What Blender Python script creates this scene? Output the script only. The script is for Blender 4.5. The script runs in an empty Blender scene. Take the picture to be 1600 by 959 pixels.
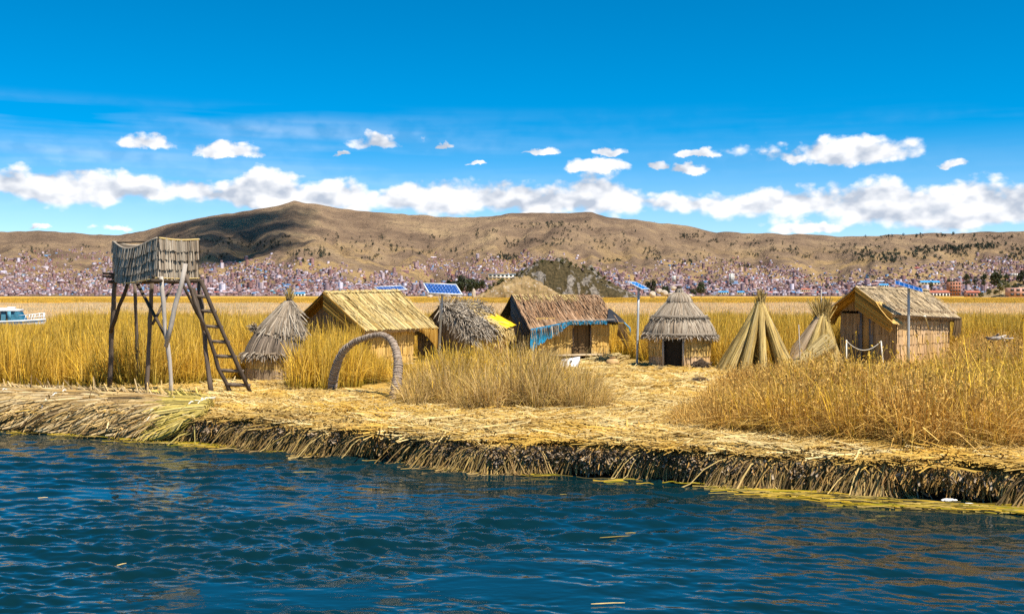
import bpy, math, random
import numpy as np
from mathutils import Vector, noise as mnoise

random.seed(7)
RNG = np.random.default_rng(11)
SC = bpy.context.scene
COL = SC.collection
PI = math.pi

# ------------------------------------------------------------------ camera, sky, sun, exposure
F, CH, HY = 1700.0, 3.6, 462.0          # focal length in photo pixels, eye height above the lake, horizon row
cam_d = bpy.data.cameras.new('camera')
cam = bpy.data.objects.new('camera', cam_d)
COL.objects.link(cam)
cam.location = (0, 0, CH)
cam.rotation_euler = (PI / 2, 0, 0)
cam_d.sensor_width = 36.0
cam_d.lens = 36.0 * F / 1600.0
cam_d.shift_y = -(479.5 - HY) / 1600.0
cam_d.clip_start = 0.1
cam_d.clip_end = 60000
SC.camera = cam

SUN_EL, SUN_AZ = 60.0, 132.0            # degrees; azimuth clockwise from +Y: behind the camera, to its right
se, sa = math.radians(SUN_EL), math.radians(SUN_AZ)
TO_SUN = Vector((math.cos(se) * math.sin(sa), math.cos(se) * math.cos(sa), math.sin(se)))
sun_d = bpy.data.lights.new('sun', 'SUN')
sun_d.energy = 5.0
sun_d.angle = math.radians(0.5)
sun_d.color = (1.0, 0.92, 0.79)
sun = bpy.data.objects.new('sun', sun_d)
COL.objects.link(sun)
sun.rotation_euler = TO_SUN.to_track_quat('Z', 'Y').to_euler()

SC.view_settings.view_transform = 'Standard'
SC.view_settings.look = 'None'
SC.view_settings.exposure = 0.75
SC.view_settings.gamma = 1.0
SC.view_settings.use_curve_mapping = False
SC.cycles.use_denoising = False
SC.cycles.max_bounces = 4
SC.cycles.diffuse_bounces = 2
SC.cycles.glossy_bounces = 2
SC.cycles.transmission_bounces = 2
SC.cycles.transparent_max_bounces = 32
SC.cycles.sample_clamp_indirect = 4.0


class NT:
    """short-hand for wiring shader nodes"""
    def __init__(s, nt):
        s.nt = nt
    def n(s, t, **kw):
        o = s.nt.nodes.new(t)
        for k, v in kw.items():
            setattr(o, k, v)
        return o
    def put(s, sock, v):
        if v is None:
            return
        if hasattr(v, 'node'):
            s.nt.links.new(v, sock)
        else:
            sock.default_value = v
    def m(s, op, a, b=None, c=None, clamp=False):
        o = s.n('ShaderNodeMath', operation=op, use_clamp=clamp)
        for i, x in enumerate((a, b, c)):
            s.put(o.inputs[i], x)
        return o.outputs[0]
    def ss(s, x, lo, hi, a=0.0, b=1.0):
        o = s.n('ShaderNodeMapRange', interpolation_type='SMOOTHSTEP')
        s.put(o.inputs[0], x)
        o.inputs[1].default_value = lo; o.inputs[2].default_value = hi
        o.inputs[3].default_value = a; o.inputs[4].default_value = b
        return o.outputs[0]
    def lin(s, x, lo, hi, a=0.0, b=1.0):
        o = s.n('ShaderNodeMapRange')
        s.put(o.inputs[0], x)
        o.inputs[1].default_value = lo; o.inputs[2].default_value = hi
        o.inputs[3].default_value = a; o.inputs[4].default_value = b
        return o.outputs[0]
    def xyz(s, x, y, z):
        o = s.n('ShaderNodeCombineXYZ')
        s.put(o.inputs[0], x); s.put(o.inputs[1], y); s.put(o.inputs[2], z)
        return o.outputs[0]
    def noise(s, vec, scale, detail=4, rough=0.55, dist=0.0, out=0):
        o = s.n('ShaderNodeTexNoise')
        s.put(o.inputs['Vector'], vec)
        o.inputs['Scale'].default_value = scale
        o.inputs['Detail'].default_value = detail
        o.inputs['Roughness'].default_value = rough
        o.inputs['Distortion'].default_value = dist
        return o.outputs[out]
    def mix(s, f, a, b, blend='MIX'):
        o = s.n('ShaderNodeMix', data_type='RGBA', blend_type=blend)
        s.put(o.inputs[0], f)
        s.put(o.inputs[6], a if hasattr(a, 'node') else (*a[:3], 1))
        s.put(o.inputs[7], b if hasattr(b, 'node') else (*b[:3], 1))
        return o.outputs[2]
    def ramp(s, f, stops, mode='LINEAR'):
        o = s.n('ShaderNodeValToRGB')
        r = o.color_ramp
        r.interpolation = mode
        while len(r.elements) < len(stops):
            r.elements.new(0.5)
        for e, (p, c) in zip(r.elements, stops):
            e.position = p
            e.color = (*c[:3], 1)
        s.put(o.inputs[0], f)
        return o.outputs[0]
    def mapping(s, vec, scale=(1, 1, 1), rot=(0, 0, 0)):
        o = s.n('ShaderNodeMapping')
        s.put(o.inputs[0], vec)
        o.inputs['Scale'].default_value = scale
        o.inputs['Rotation'].default_value = rot
        return o.outputs[0]


def az_el(px, py):
    u = (px - 800) / F
    return math.atan(u), math.atan((HY - py) / F / math.sqrt(1 + u * u))


def make_world():
    w = bpy.data.worlds.new('World')
    SC.world = w
    w.cycles.sampling_method = 'MANUAL'
    w.cycles.sample_map_resolution = 512
    w.use_nodes = True
    nt = w.node_tree
    nt.nodes.clear()
    N = NT(nt)
    sky = N.n('ShaderNodeTexSky', sky_type='NISHITA')
    sky.sun_disc = False
    sky.sun_elevation = se
    sky.sun_rotation = sa
    sky.altitude = 3800
    sky.air_density = 1.0
    sky.dust_density = 0.0
    sky.ozone_density = 4.0
    hs = N.n('ShaderNodeHueSaturation')
    hs.inputs['Hue'].default_value = 0.487
    hs.inputs['Saturation'].default_value = 1.5
    hs.inputs['Value'].default_value = 1.0
    N.put(hs.inputs['Color'], sky.outputs[0])
    bg = N.n('ShaderNodeBackground')
    bg.inputs[1].default_value = 0.094
    N.put(bg.inputs[0], hs.outputs[0])
    # clouds: far cumulus, described by azimuth and elevation (real directions, all round the horizon)
    tc = N.n('ShaderNodeTexCoord')
    sp = N.n('ShaderNodeSeparateXYZ')
    N.put(sp.inputs[0], tc.outputs['Generated'])
    x, y, z = sp.outputs
    az = N.m('ARCTAN2', x, y)
    hor = N.m('SQRT', N.m('ADD', N.m('MULTIPLY', x, x), N.m('MULTIPLY', y, y)))
    el = N.m('ARCTAN2', z, hor)
    N.put(hs.inputs['Saturation'], N.ss(el, 0.03, 0.17, 1.08, 1.5))      # paler air low over the horizon
    # noise field (wrapped on the direction itself so it has no seam)
    vec = N.xyz(N.m('MULTIPLY', x, 1.0), N.m('MULTIPLY', y, 1.0), N.m('MULTIPLY', z, 1.5))
    def field(v, det=7):
        n1 = N.noise(v, 14, det, 0.55)
        vo = N.n('ShaderNodeTexVoronoi', feature='SMOOTH_F1')
        N.put(vo.inputs['Vector'], v)
        vo.inputs['Scale'].default_value = 40
        vo.inputs['Detail'].default_value = 2 if det > 4 else 1
        vo.inputs['Roughness'].default_value = 0.55
        vo.inputs['Smoothness'].default_value = 0.35
        vo.normalize = True
        b = N.m('SUBTRACT', 0.40, vo.outputs['Distance'])
        return N.m('ADD', N.m('SUBTRACT', n1, 0.5), N.m('MULTIPLY', b, 0.75))
    f0 = field(vec)
    sh = N.n('ShaderNodeVectorMath', operation='ADD')
    N.put(sh.inputs[0], vec); sh.inputs[1].default_value = (0.006, 0.0, 0.016)
    f1 = field(sh.outputs[0], 4)
    PX = 1 / F
    def curve(pts):
        o = N.n('ShaderNodeFloatCurve')
        t = N.lin(az, -0.6, 0.6)
        N.put(o.inputs['Value'], t)
        c = o.mapping.curves[0]
        P = []
        for px, py in pts:
            a, e = az_el(px, py)
            P.append(((a + 0.6) / 1.2, e / 0.2))
        P = [(0.0, P[0][1])] + P + [(1.0, P[-1][1])]
        while len(c.points) < len(P):
            c.points.new(0.5, 0.5)
        for q, p in zip(c.points, P):
            q.location = p
            q.handle_type = 'AUTO_CLAMPED'
        o.mapping.use_clip = False
        o.mapping.update()
        return N.m('MULTIPLY', o.outputs[0], 0.2)
    top = curve([(0, 250), (100, 264), (150, 257), (210, 258), (300, 270), (350, 283), (420, 266), (480, 274), (520, 268), (610, 274),
                 (700, 276), (800, 284), (870, 288), (925, 275), (1000, 284), (1100, 291), (1170, 288), (1225, 280), (1330, 281),
                 (1385, 273), (1440, 284), (1520, 279), (1600, 290)])
    bot = curve([(0, 321), (100, 327), (230, 328), (300, 318), (400, 330), (500, 338), (700, 340), (900, 339), (1000, 338), (1100, 343),
                 (1180, 344), (1290, 346), (1340, 356), (1420, 363), (1600, 361)])
    wv = N.noise(vec, 52, 5, 0.6, out=1)
    ws = N.n('ShaderNodeSeparateColor'); N.put(ws.inputs[0], wv)
    waz = N.m('ADD', az, N.m('MULTIPLY', N.m('SUBTRACT', ws.outputs[0], 0.5), 0.026))
    wel = N.m('ADD', el, N.m('MULTIPLY', N.m('SUBTRACT', ws.outputs[1], 0.5), 0.016))
    dtop = N.m('DIVIDE', N.m('SUBTRACT', top, wel), 24 * PX)
    dbot = N.m('DIVIDE', N.m('SUBTRACT', el, bot), 18 * PX)
    band = N.m('MINIMUM', N.m('MINIMUM', dtop, dbot), 1.3)
    d = N.m('ADD', N.m('ADD', band, -0.28), N.m('MULTIPLY', f0, 3.4))
    clouds = [(236, 225, 60, 24), (345, 236, 78, 20), (606, 226, 70, 23), (690, 229, 22, 8), (535, 242, 22, 6), (838, 238, 36, 11),
              (935, 262, 52, 17), (957, 239, 30, 10), (1029, 262, 19, 12), (1070, 266, 40, 12), (1088, 242, 34, 9), (1313, 242, 150, 34),
              (1240, 246, 70, 22), (1488, 257, 24, 12), (185, 356, 36, 8), (1268, 357, 56, 15), (746, 254, 18, 5),
              (60, 356, 22, 5)]
    small = None
    for cx, cy, rx, ry in clouds:
        a, e = az_el(cx, cy)
        ex = N.m('DIVIDE', N.m('SUBTRACT', waz, a), rx * PX)
        ey = N.m('SUBTRACT', wel, e)
        ey = N.m('MAXIMUM', N.m('DIVIDE', ey, ry * PX), N.m('DIVIDE', ey, -0.62 * ry * PX))
        r = N.m('SQRT', N.m('ADD', N.m('MULTIPLY', ex, ex), N.m('MULTIPLY', ey, ey)))
        q = N.m('SUBTRACT', 0.85, r)
        small = q if small is None else N.m('MAXIMUM', small, q)
    small = N.m('ADD', N.m('SUBTRACT', N.m('MULTIPLY', N.m('MINIMUM', small, 0.7), 1.7), 0.22), N.m('MULTIPLY', f0, 3.3))
    # the rest of the sky, beyond the view: the same small cumulus scattered at the same heights
    far = N.ss(N.m('ABSOLUTE', az), 0.5, 0.75)
    sc_ = N.m('SUBTRACT', N.noise(vec, 7, 3, 0.5), 0.66)
    lim = N.m('MULTIPLY', N.ss(el, 0.10, 0.16), N.ss(el, 0.30, 0.2))
    sc_ = N.m('ADD', N.m('MULTIPLY', sc_, 8), N.m('SUBTRACT', N.m('MULTIPLY', N.m('MULTIPLY', lim, far), 3), 3))
    sc_ = N.m('ADD', sc_, N.m('MULTIPLY', f0, 1.5))
    d = N.m('MAXIMUM', N.m('MAXIMUM', d, small), sc_)
    alpha = N.ss(d, 0.0, 0.72)
    lit = N.m('MULTIPLY', N.m('SUBTRACT', f0, f1), 4.5)
    lit = N.m('ADD', lit, N.m('SUBTRACT', 0.74, N.m('MULTIPLY', N.ss(d, 0.5, 2.2), 0.25)))
    lit = N.m('ADD', lit, N.m('MULTIPLY', N.m('SUBTRACT', N.noise(vec, 11, 4, 0.5), 0.5), 0.9), clamp=True)
    ccol = N.mix(lit, (0.46, 0.52, 0.62), (0.95, 0.95, 0.96))
    # thin high veil
    vv = N.xyz(N.m('MULTIPLY', az, 3.0), N.m('MULTIPLY', el, 42.0), 0.0)
    ci = N.m('SUBTRACT', N.noise(vv, 1.1, 3, 0.5), 0.40)
    ci = N.m('MULTIPLY', N.m('MULTIPLY', ci, 0.40), N.m('MULTIPLY', N.ss(el, 0.05, 0.12), N.ss(el, 0.175, 0.145)), clamp=True)
    ci = N.m('MULTIPLY', ci, N.ss(az, 0.15, -0.30, 0.45, 2.3))
    alpha = N.m('MAXIMUM', alpha, ci, clamp=True)
    bc = N.n('ShaderNodeBackground')
    N.put(bc.inputs[0], ccol)
    bc.inputs[1].default_value = 0.70
    mx = N.n('ShaderNodeMixShader')
    N.put(mx.inputs[0], alpha); N.put(mx.inputs[1], bg.outputs[0]); N.put(mx.inputs[2], bc.outputs[0])
    out = N.n('ShaderNodeOutputWorld')
    N.put(out.inputs[0], mx.outputs[0])


make_world()


# ------------------------------------------------------------------ helpers
def P(px, py, Y):
    """a point of the place at distance Y that the photograph shows at pixel (px, py)"""
    return np.array(((px - 800) / F * Y, Y, CH - (py - HY) / F * Y))


def G(px, py, z=0.6):
    Y = F * (CH - z) / (py - HY)
    return np.array(((px - 800) / F * Y, Y, z))


def smooth_noise(x, y, z=0.0, octs=4, rough=0.5):
    v = 0.0; a = 1.0
    for _ in range(octs):
        v += a * mnoise.noise((x, y, z)); x *= 2.03; y *= 2.03; z = z * 2.03 + 3.1; a *= rough
    return v


class ValueNoise:
    """vectorised lattice noise for height fields"""
    def __init__(s, seed):
        s.t = np.random.default_rng(seed).random((256, 256)) * 2 - 1
    def one(s, x, y):
        xi = np.floor(x).astype(int); yi = np.floor(y).astype(int)
        fx = x - xi; fy = y - yi
        fx = fx * fx * fx * (fx * (fx * 6 - 15) + 10); fy = fy * fy * fy * (fy * (fy * 6 - 15) + 10)
        g = lambda a, b: s.t[a & 255, b & 255]
        return (g(xi, yi) * (1 - fx) + g(xi + 1, yi) * fx) * (1 - fy) + (g(xi, yi + 1) * (1 - fx) + g(xi + 1, yi + 1) * fx) * fy
    def fbm(s, x, y, octs=4, rough=0.5):
        v = 0; a = 1.0
        for k in range(octs):
            v = v + a * s.one(x + 17.3 * k, y + 9.1 * k); x = x * 2.03; y = y * 2.03; a *= rough
        return v


VN = ValueNoise(5)


def mesh_data(name, V, Fs, attr=None, smooth=False):
    """V (n,3); Fs: array (m,k) or list of arrays with different k"""
    V = np.asarray(V, dtype=np.float32).reshape(-1, 3)
    if not isinstance(Fs, list):
        Fs = [Fs]
    Fs = [np.asarray(f, dtype=np.int32) for f in Fs if len(f)]
    me = bpy.data.meshes.new(name)
    me.vertices.add(len(V))
    me.vertices.foreach_set('co', V.ravel())
    loops = np.concatenate([f.ravel() for f in Fs])
    tot = np.concatenate([np.full(len(f), f.shape[1], dtype=np.int32) for f in Fs])
    start = np.concatenate([[0], np.cumsum(tot)[:-1]]).astype(np.int32)
    me.loops.add(len(loops))
    me.loops.foreach_set('vertex_index', loops)
    me.polygons.add(len(tot))
    me.polygons.foreach_set('loop_start', start)
    me.polygons.foreach_set('loop_total', tot)
    if smooth:
        me.polygons.foreach_set('use_smooth', np.ones(len(tot), dtype=bool))
    me.update(calc_edges=True)
    if attr is not None:
        for k, a in attr.items():
            at = me.attributes.new(k, 'FLOAT', 'POINT')
            at.data.foreach_set('value', np.asarray(a, dtype=np.float32))
    me.validate()
    return me


def link(name, me, mat=None, parent=None, loc=None):
    o = bpy.data.objects.new(name, me)
    COL.objects.link(o)
    if mat is not None:
        me.materials.clear(); me.materials.append(mat)
    if parent is not None:
        o.parent = parent
    if loc is not None:
        o.location = loc
    return o


def tag(o, label=None, cat=None, group=None, kind=None):
    if label: o['label'] = label
    if cat: o['category'] = cat
    if group: o['group'] = group
    if kind: o['kind'] = kind
    return o


def thing(name, label, cat, loc, group=None):
    o = bpy.data.objects.new(name, None)
    o.empty_display_size = 0.3
    COL.objects.link(o)
    o.location = [float(q) for q in loc]
    return tag(o, label, cat, group)


class B:
    """collects pieces given in world coordinates, builds ONE mesh object"""
    def __init__(s):
        s.V = []; s.F = {}; s.n = 0; s.T = []
    def add(s, V, Fs, T=None):
        V = np.asarray(V, dtype=float).reshape(-1, 3)
        if not isinstance(Fs, list): Fs = [Fs]
        for f in Fs:
            f = np.asarray(f, dtype=int)
            if len(f): s.F.setdefault(f.shape[1], []).append(f + s.n)
        s.V.append(V); s.n += len(V)
        s.T.append(np.zeros(len(V)) if T is None else np.asarray(T, dtype=float).ravel())
        return s
    def box(s, c, u, v, w):
        """centre and three half vectors"""
        c, u, v, w = (np.asarray(q, dtype=float) for q in (c, u, v, w))
        V = [c + a * u + b * v + d * w for d in (-1, 1) for b in (-1, 1) for a in (-1, 1)]
        Fq = [(0, 2, 3, 1), (4, 5, 7, 6), (0, 1, 5, 4), (2, 6, 7, 3), (0, 4, 6, 2), (1, 3, 7, 5)]
        return s.add(V, np.array(Fq))
    def quad(s, a, b, c, d):
        return s.add([a, b, c, d], np.array([(0, 1, 2, 3)]))
    def tube(s, pts, rad, sides=8, cap=True):
        pts = np.asarray(pts, dtype=float); n = len(pts)
        rad = np.full(n, rad) if np.isscalar(rad) else np.asarray(rad, dtype=float)
        t = np.gradient(pts, axis=0); t /= np.linalg.norm(t, axis=1)[:, None] + 1e-9
        ref = np.array((0, 0, 1.0)) if abs(t[:, 2]).mean() < 0.8 else np.array((0, 1.0, 0.02))
        a = np.cross(t, ref); a /= np.linalg.norm(a, axis=1)[:, None] + 1e-9
        b = np.cross(t, a)
        an = np.arange(sides) * 2 * PI / sides
        V = pts[:, None, :] + rad[:, None, None] * (np.cos(an)[None, :, None] * a[:, None, :] + np.sin(an)[None, :, None] * b[:, None, :])
        i = np.arange(n - 1)[:, None] * sides; j = np.arange(sides)[None, :]; k = (j + 1) % sides
        Fq = np.stack([i + j, i + k, i + sides + k, i + sides + j], -1).reshape(-1, 4)
        s.add(V, Fq, np.repeat(np.linspace(0, 1, n), sides))
        if cap:
            base = s.n - n * sides
            s.F.setdefault(sides, []).append(np.array([[base + q for q in range(sides)][::-1], [base + (n - 1) * sides + q for q in range(sides)]]))
        return s
    def lathe(s, prof, c, seg=32, cap=False, wob=0.0):
        """prof: (r, z, dx, dy) rows or (r, z)"""
        n = len(prof); an = np.arange(seg) * 2 * PI / seg
        V = []
        for p in prof:
            r, z = p[0], p[1]; dx, dy = (p[2], p[3]) if len(p) > 2 else (0, 0)
            rr = r * (1 + wob * RNG.standard_normal(seg))
            V.append(np.stack([c[0] + dx + rr * np.cos(an), c[1] + dy + rr * np.sin(an), np.full(seg, z)], -1))
        i = np.arange(n - 1)[:, None] * seg; j = np.arange(seg)[None, :]; k = (j + 1) % seg
        Fq = np.stack([i + j, i + seg + j, i + seg + k, i + k], -1).reshape(-1, 4)
        s.add(np.array(V), Fq)
        return s
    def ribbons(s, Pt, W, S, Nn=None, ridge=0.0):
        """Pt (n,m,3) centre lines, W (n,m) widths, S (n,3) side vectors; ridge raises the middle into a folded reed"""
        Pt = np.asarray(Pt, dtype=float); n, m, _ = Pt.shape
        W = np.broadcast_to(np.asarray(W, dtype=float), (n, m)); S = np.asarray(S, dtype=float)
        if S.ndim == 2: S = S[:, None, :]
        half = S * (W / 2)[..., None]
        t = np.broadcast_to(np.linspace(0, 1, m), (n, m))
        if Nn is None or ridge == 0:
            V = np.stack([Pt - half, Pt + half], 2); k = 2
        else:
            Nn = np.asarray(Nn, dtype=float)
            if Nn.ndim == 2: Nn = Nn[:, None, :]
            V = np.stack([Pt - half, Pt + Nn * ridge, Pt + half], 2); k = 3
        b = (np.arange(n)[:, None] * m + np.arange(m - 1)[None, :]) * k
        Fq = np.concatenate([np.stack([b + q, b + q + 1, b + k + q + 1, b + k + q], -1).reshape(-1, 4) for q in range(k - 1)])
        return s.add(V, Fq, np.repeat(t.ravel(), k))
    def build(s, name, mat, parent=None, smooth=False):
        V = np.concatenate(s.V)
        loc = None
        if parent is not None:
            off = Vector((0, 0, 0)); q = parent
            while q is not None:
                off += q.location; q = q.parent
            V = V - np.array(off)
        me = mesh_data(name, V, [np.concatenate(f) for f in s.F.values()], {'tt': np.concatenate(s.T)}, smooth)
        return link(name, me, mat, parent)


def poly_in(px, py, poly):
    poly = np.array(poly, dtype=float); x, y = px, py
    ins = np.zeros(len(px), dtype=bool); j = len(poly) - 1
    for i in range(len(poly)):
        xi, yi, xj, yj = *poly[i], *poly[j]
        c = ((yi > y) != (yj > y)) & (x < (xj - xi) * (y - yi) / (yj - yi + 1e-12) + xi)
        ins ^= c; j = i
    return ins


def nrm(v):
    v = np.asarray(v, dtype=float)
    return v / (np.linalg.norm(v, axis=-1, keepdims=True) + 1e-9)


def lerp(a, b, t):
    return np.asarray(a) + (np.asarray(b) - np.asarray(a)) * t


def line(a, b, n):
    return np.asarray(a)[None, :] + (np.asarray(b) - np.asarray(a))[None, :] * np.linspace(0, 1, n)[:, None]


# ------------------------------------------------------------------ materials
MATS = {}


def new_mat(name):
    m = bpy.data.materials.new(name)
    m.use_nodes = True
    m.node_tree.nodes.clear()
    return m, NT(m.node_tree)


def finish(N, col, rough=0.85, spec=0.2, normal=None, trans=0.0, metal=0.0):
    p = N.n('ShaderNodeBsdfPrincipled')
    N.put(p.inputs['Base Color'], col if hasattr(col, 'node') else (*col[:3], 1))
    N.put(p.inputs['Roughness'], rough)
    p.inputs['Specular IOR Level'].default_value = spec
    p.inputs['Metallic'].default_value = metal
    if normal is not None: N.put(p.inputs['Normal'], normal)
    o = N.n('ShaderNodeOutputMaterial')
    if trans > 0:
        t = N.n('ShaderNodeBsdfTranslucent')
        N.put(t.inputs[0], col if hasattr(col, 'node') else (*col[:3], 1))
        x = N.n('ShaderNodeMixShader'); x.inputs[0].default_value = trans
        N.put(x.inputs[1], p.outputs[0]); N.put(x.inputs[2], t.outputs[0])
        N.put(o.inputs[0], x.outputs[0])
    else:
        N.put(o.inputs[0], p.outputs[0])
    return p


def bump(N, h, strength=0.4, dist=0.02):
    b = N.n('ShaderNodeBump')
    b.inputs['Strength'].default_value = strength
    b.inputs['Distance'].default_value = dist
    N.put(b.inputs['Height'], h)
    return b.outputs[0]


def mat_reed(name, cols, tip=None, trans=0.15, patch=0.0, per_obj=0.25, rough=0.75, spec=0.25, tip_range=(0.15, 0.7), patch_cols=None, pscale=0.6, streak=0.0):
    """each reed (mesh island) takes its own colour; optional change of hue along the reed; optional weathered patches"""
    m, N = new_mat(name)
    g = N.n('ShaderNodeNewGeometry')
    stops = [(i / max(1, len(cols) - 1), c) for i, c in enumerate(cols)]
    c = N.ramp(g.outputs['Random Per Island'], stops)
    if tip:
        at = N.n('ShaderNodeAttribute', attribute_name='tt')
        c2 = N.ramp(g.outputs['Random Per Island'], [(i / max(1, len(tip) - 1), q) for i, q in enumerate(tip)])
        c = N.mix(N.ss(at.outputs['Fac'], *tip_range), c, c2)
    if patch_cols:
        tc = N.n('ShaderNodeTexCoord')
        n = N.noise(g.outputs['Position'], pscale, 5, 0.6)
        c = N.mix(N.ss(n, 0.45, 0.62), c, N.ramp(g.outputs['Random Per Island'], [(i / max(1, len(patch_cols) - 1), q) for i, q in enumerate(patch_cols)]))
    oi = N.n('ShaderNodeObjectInfo')
    v = N.lin(oi.outputs['Random'], 0, 1, 1 - per_obj, 1 + per_obj)
    if streak:
        v = N.m('MULTIPLY', v, N.lin(N.m('FRACT', N.m('MULTIPLY', g.outputs['Random Per Island'], 37.7)), 0, 1, 1 - streak, 1 + 0.6 * streak))
    n2 = N.noise(g.outputs['Position'], 23.0, 2, 0.5)
    v = N.m('MULTIPLY', v, N.lin(n2, 0.25, 0.75, 0.82, 1.15))
    hsv = N.n('ShaderNodeHueSaturation')
    N.put(hsv.inputs['Value'], v); N.put(hsv.inputs['Color'], c)
    finish(N, hsv.outputs[0], rough, spec, None, trans)
    MATS[name] = m
    return m


def mat_plain(name, col, rough=0.7, spec=0.3, var=0.15, scale=6.0, metal=0.0, bumpy=0.0, stretch=(1, 1, 1)):
    m, N = new_mat(name)
    tc = N.n('ShaderNodeTexCoord')
    v = N.mapping(tc.outputs['Object'], stretch)
    n = N.noise(v, scale, 6, 0.6)
    c = N.mix(N.lin(n, 0.25, 0.75), [q * (1 - var) for q in col], [min(1, q * (1 + var)) for q in col])
    nm = bump(N, n, bumpy, 0.03) if bumpy else None
    finish(N, c, rough, spec, nm, 0, metal)
    MATS[name] = m
    return m


GOLD = [(0.42, 0.29, 0.09), (0.55, 0.40, 0.13), (0.33, 0.20, 0.055), (0.60, 0.47, 0.20), (0.46, 0.33, 0.08)]
mat_reed('straw', [(0.38, 0.23, 0.05), (0.54, 0.36, 0.11), (0.23, 0.12, 0.026), (0.58, 0.42, 0.16), (0.45, 0.28, 0.055), (0.13, 0.07, 0.02)], trans=0.08,
         patch_cols=[(0.48, 0.28, 0.04), (0.56, 0.36, 0.075), (0.32, 0.16, 0.022)], pscale=0.35)
mat_reed('straw_pale', [(0.58, 0.44, 0.19), (0.68, 0.53, 0.26), (0.46, 0.32, 0.11), (0.62, 0.48, 0.22)], trans=0.08)
mat_reed('hanging_straw', [(0.50, 0.33, 0.09), (0.26, 0.15, 0.05), (0.62, 0.44, 0.16), (0.14, 0.085, 0.035), (0.40, 0.26, 0.10), (0.08, 0.05, 0.02)], trans=0.05, streak=0.3)
mat_reed('rim_straw', [(0.34, 0.18, 0.045), (0.22, 0.11, 0.03), (0.46, 0.28, 0.08), (0.12, 0.06, 0.02), (0.40, 0.22, 0.05)], trans=0.0, streak=0.3)
mat_reed('grey_stub', [(0.26, 0.19, 0.13), (0.38, 0.29, 0.20), (0.16, 0.11, 0.07), (0.46, 0.36, 0.25), (0.07, 0.045, 0.03), (0.38, 0.25, 0.11), (0.12, 0.08, 0.045)], trans=0.0)
GREENISH = [(0.20, 0.18, 0.018), (0.30, 0.24, 0.022), (0.42, 0.29, 0.035), (0.14, 0.15, 0.02), (0.42, 0.29, 0.06)]
mat_reed('grass', GREENISH, tip=[(0.76, 0.45, 0.035), (0.84, 0.55, 0.07), (0.58, 0.35, 0.025), (0.80, 0.55, 0.12), (0.44, 0.24, 0.03)], trans=0.25, streak=0.35, tip_range=(0.05, 0.5))
mat_reed('grass_dry', [(0.28, 0.19, 0.03), (0.40, 0.27, 0.06), (0.22, 0.18, 0.022), (0.44, 0.32, 0.12)],
         tip=[(0.76, 0.46, 0.09), (0.86, 0.58, 0.18), (0.56, 0.31, 0.045), (0.70, 0.46, 0.15), (0.34, 0.165, 0.035)], trans=0.22, streak=0.35, tip_range=(0.05, 0.5))
mat_reed('grass_grey', [(0.40, 0.28, 0.08), (0.52, 0.37, 0.14), (0.28, 0.21, 0.04), (0.54, 0.40, 0.20), (0.22, 0.14, 0.05)],
         tip=[(0.72, 0.46, 0.10), (0.82, 0.58, 0.20), (0.52, 0.33, 0.05), (0.70, 0.50, 0.24), (0.34, 0.19, 0.05)], trans=0.22, streak=0.35, tip_range=(0.1, 0.7))
mat_reed('reed_bed', [(0.46, 0.29, 0.03), (0.58, 0.38, 0.05), (0.38, 0.28, 0.02), (0.52, 0.32, 0.04)],
         tip=[(0.74, 0.45, 0.055), (0.80, 0.53, 0.10), (0.64, 0.40, 0.045), (0.74, 0.48, 0.11)], trans=0.42, tip_range=(0.0, 0.35))
mat_reed('reed_pale', [(0.74, 0.50, 0.20), (0.80, 0.58, 0.30)], tip=[(0.88, 0.64, 0.34), (0.90, 0.70, 0.44), (0.88, 0.58, 0.22)], trans=0.42)
mat_reed('mat_new', [(0.56, 0.35, 0.09), (0.68, 0.45, 0.14), (0.46, 0.27, 0.065), (0.62, 0.40, 0.12)], trans=0.0, per_obj=0.08, patch_cols=[(0.62, 0.42, 0.17), (0.54, 0.35, 0.12)], pscale=1.2, streak=0.3)
mat_reed('mat_pink', [(0.58, 0.37, 0.20), (0.70, 0.48, 0.28), (0.48, 0.30, 0.14), (0.64, 0.44, 0.24)], trans=0.0, per_obj=0.08, patch_cols=[(0.56, 0.35, 0.15), (0.64, 0.42, 0.19)], pscale=1.1, streak=0.3)
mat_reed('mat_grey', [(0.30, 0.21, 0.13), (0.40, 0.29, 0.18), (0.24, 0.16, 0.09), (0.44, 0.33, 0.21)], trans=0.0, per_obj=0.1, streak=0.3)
mat_reed('roof_new', [(0.50, 0.37, 0.14), (0.60, 0.46, 0.20), (0.36, 0.24, 0.07), (0.64, 0.51, 0.25), (0.46, 0.33, 0.11), (0.22, 0.13, 0.035), (0.50, 0.37, 0.14), (0.58, 0.45, 0.2), (0.17, 0.10, 0.03)], trans=0.05, per_obj=0.06, patch_cols=[(0.54, 0.41, 0.19), (0.42, 0.30, 0.10), (0.60, 0.48, 0.25), (0.30, 0.20, 0.06)], pscale=0.8, streak=0.3)
mat_reed('roof_gold', [(0.58, 0.33, 0.06), (0.68, 0.42, 0.10), (0.46, 0.25, 0.045), (0.34, 0.18, 0.03)], trans=0.35, per_obj=0.06)
mat_reed('roof_brown', [(0.23, 0.12, 0.055), (0.36, 0.20, 0.10), (0.15, 0.075, 0.035), (0.42, 0.26, 0.15), (0.27, 0.145, 0.07), (0.07, 0.04, 0.02), (0.30, 0.16, 0.08), (0.06, 0.035, 0.02), (0.46, 0.31, 0.19)], trans=0.0, per_obj=0.06,
         patch_cols=[(0.30, 0.18, 0.10), (0.38, 0.26, 0.16), (0.18, 0.10, 0.055), (0.34, 0.19, 0.09)], pscale=0.9, streak=0.3)
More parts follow.
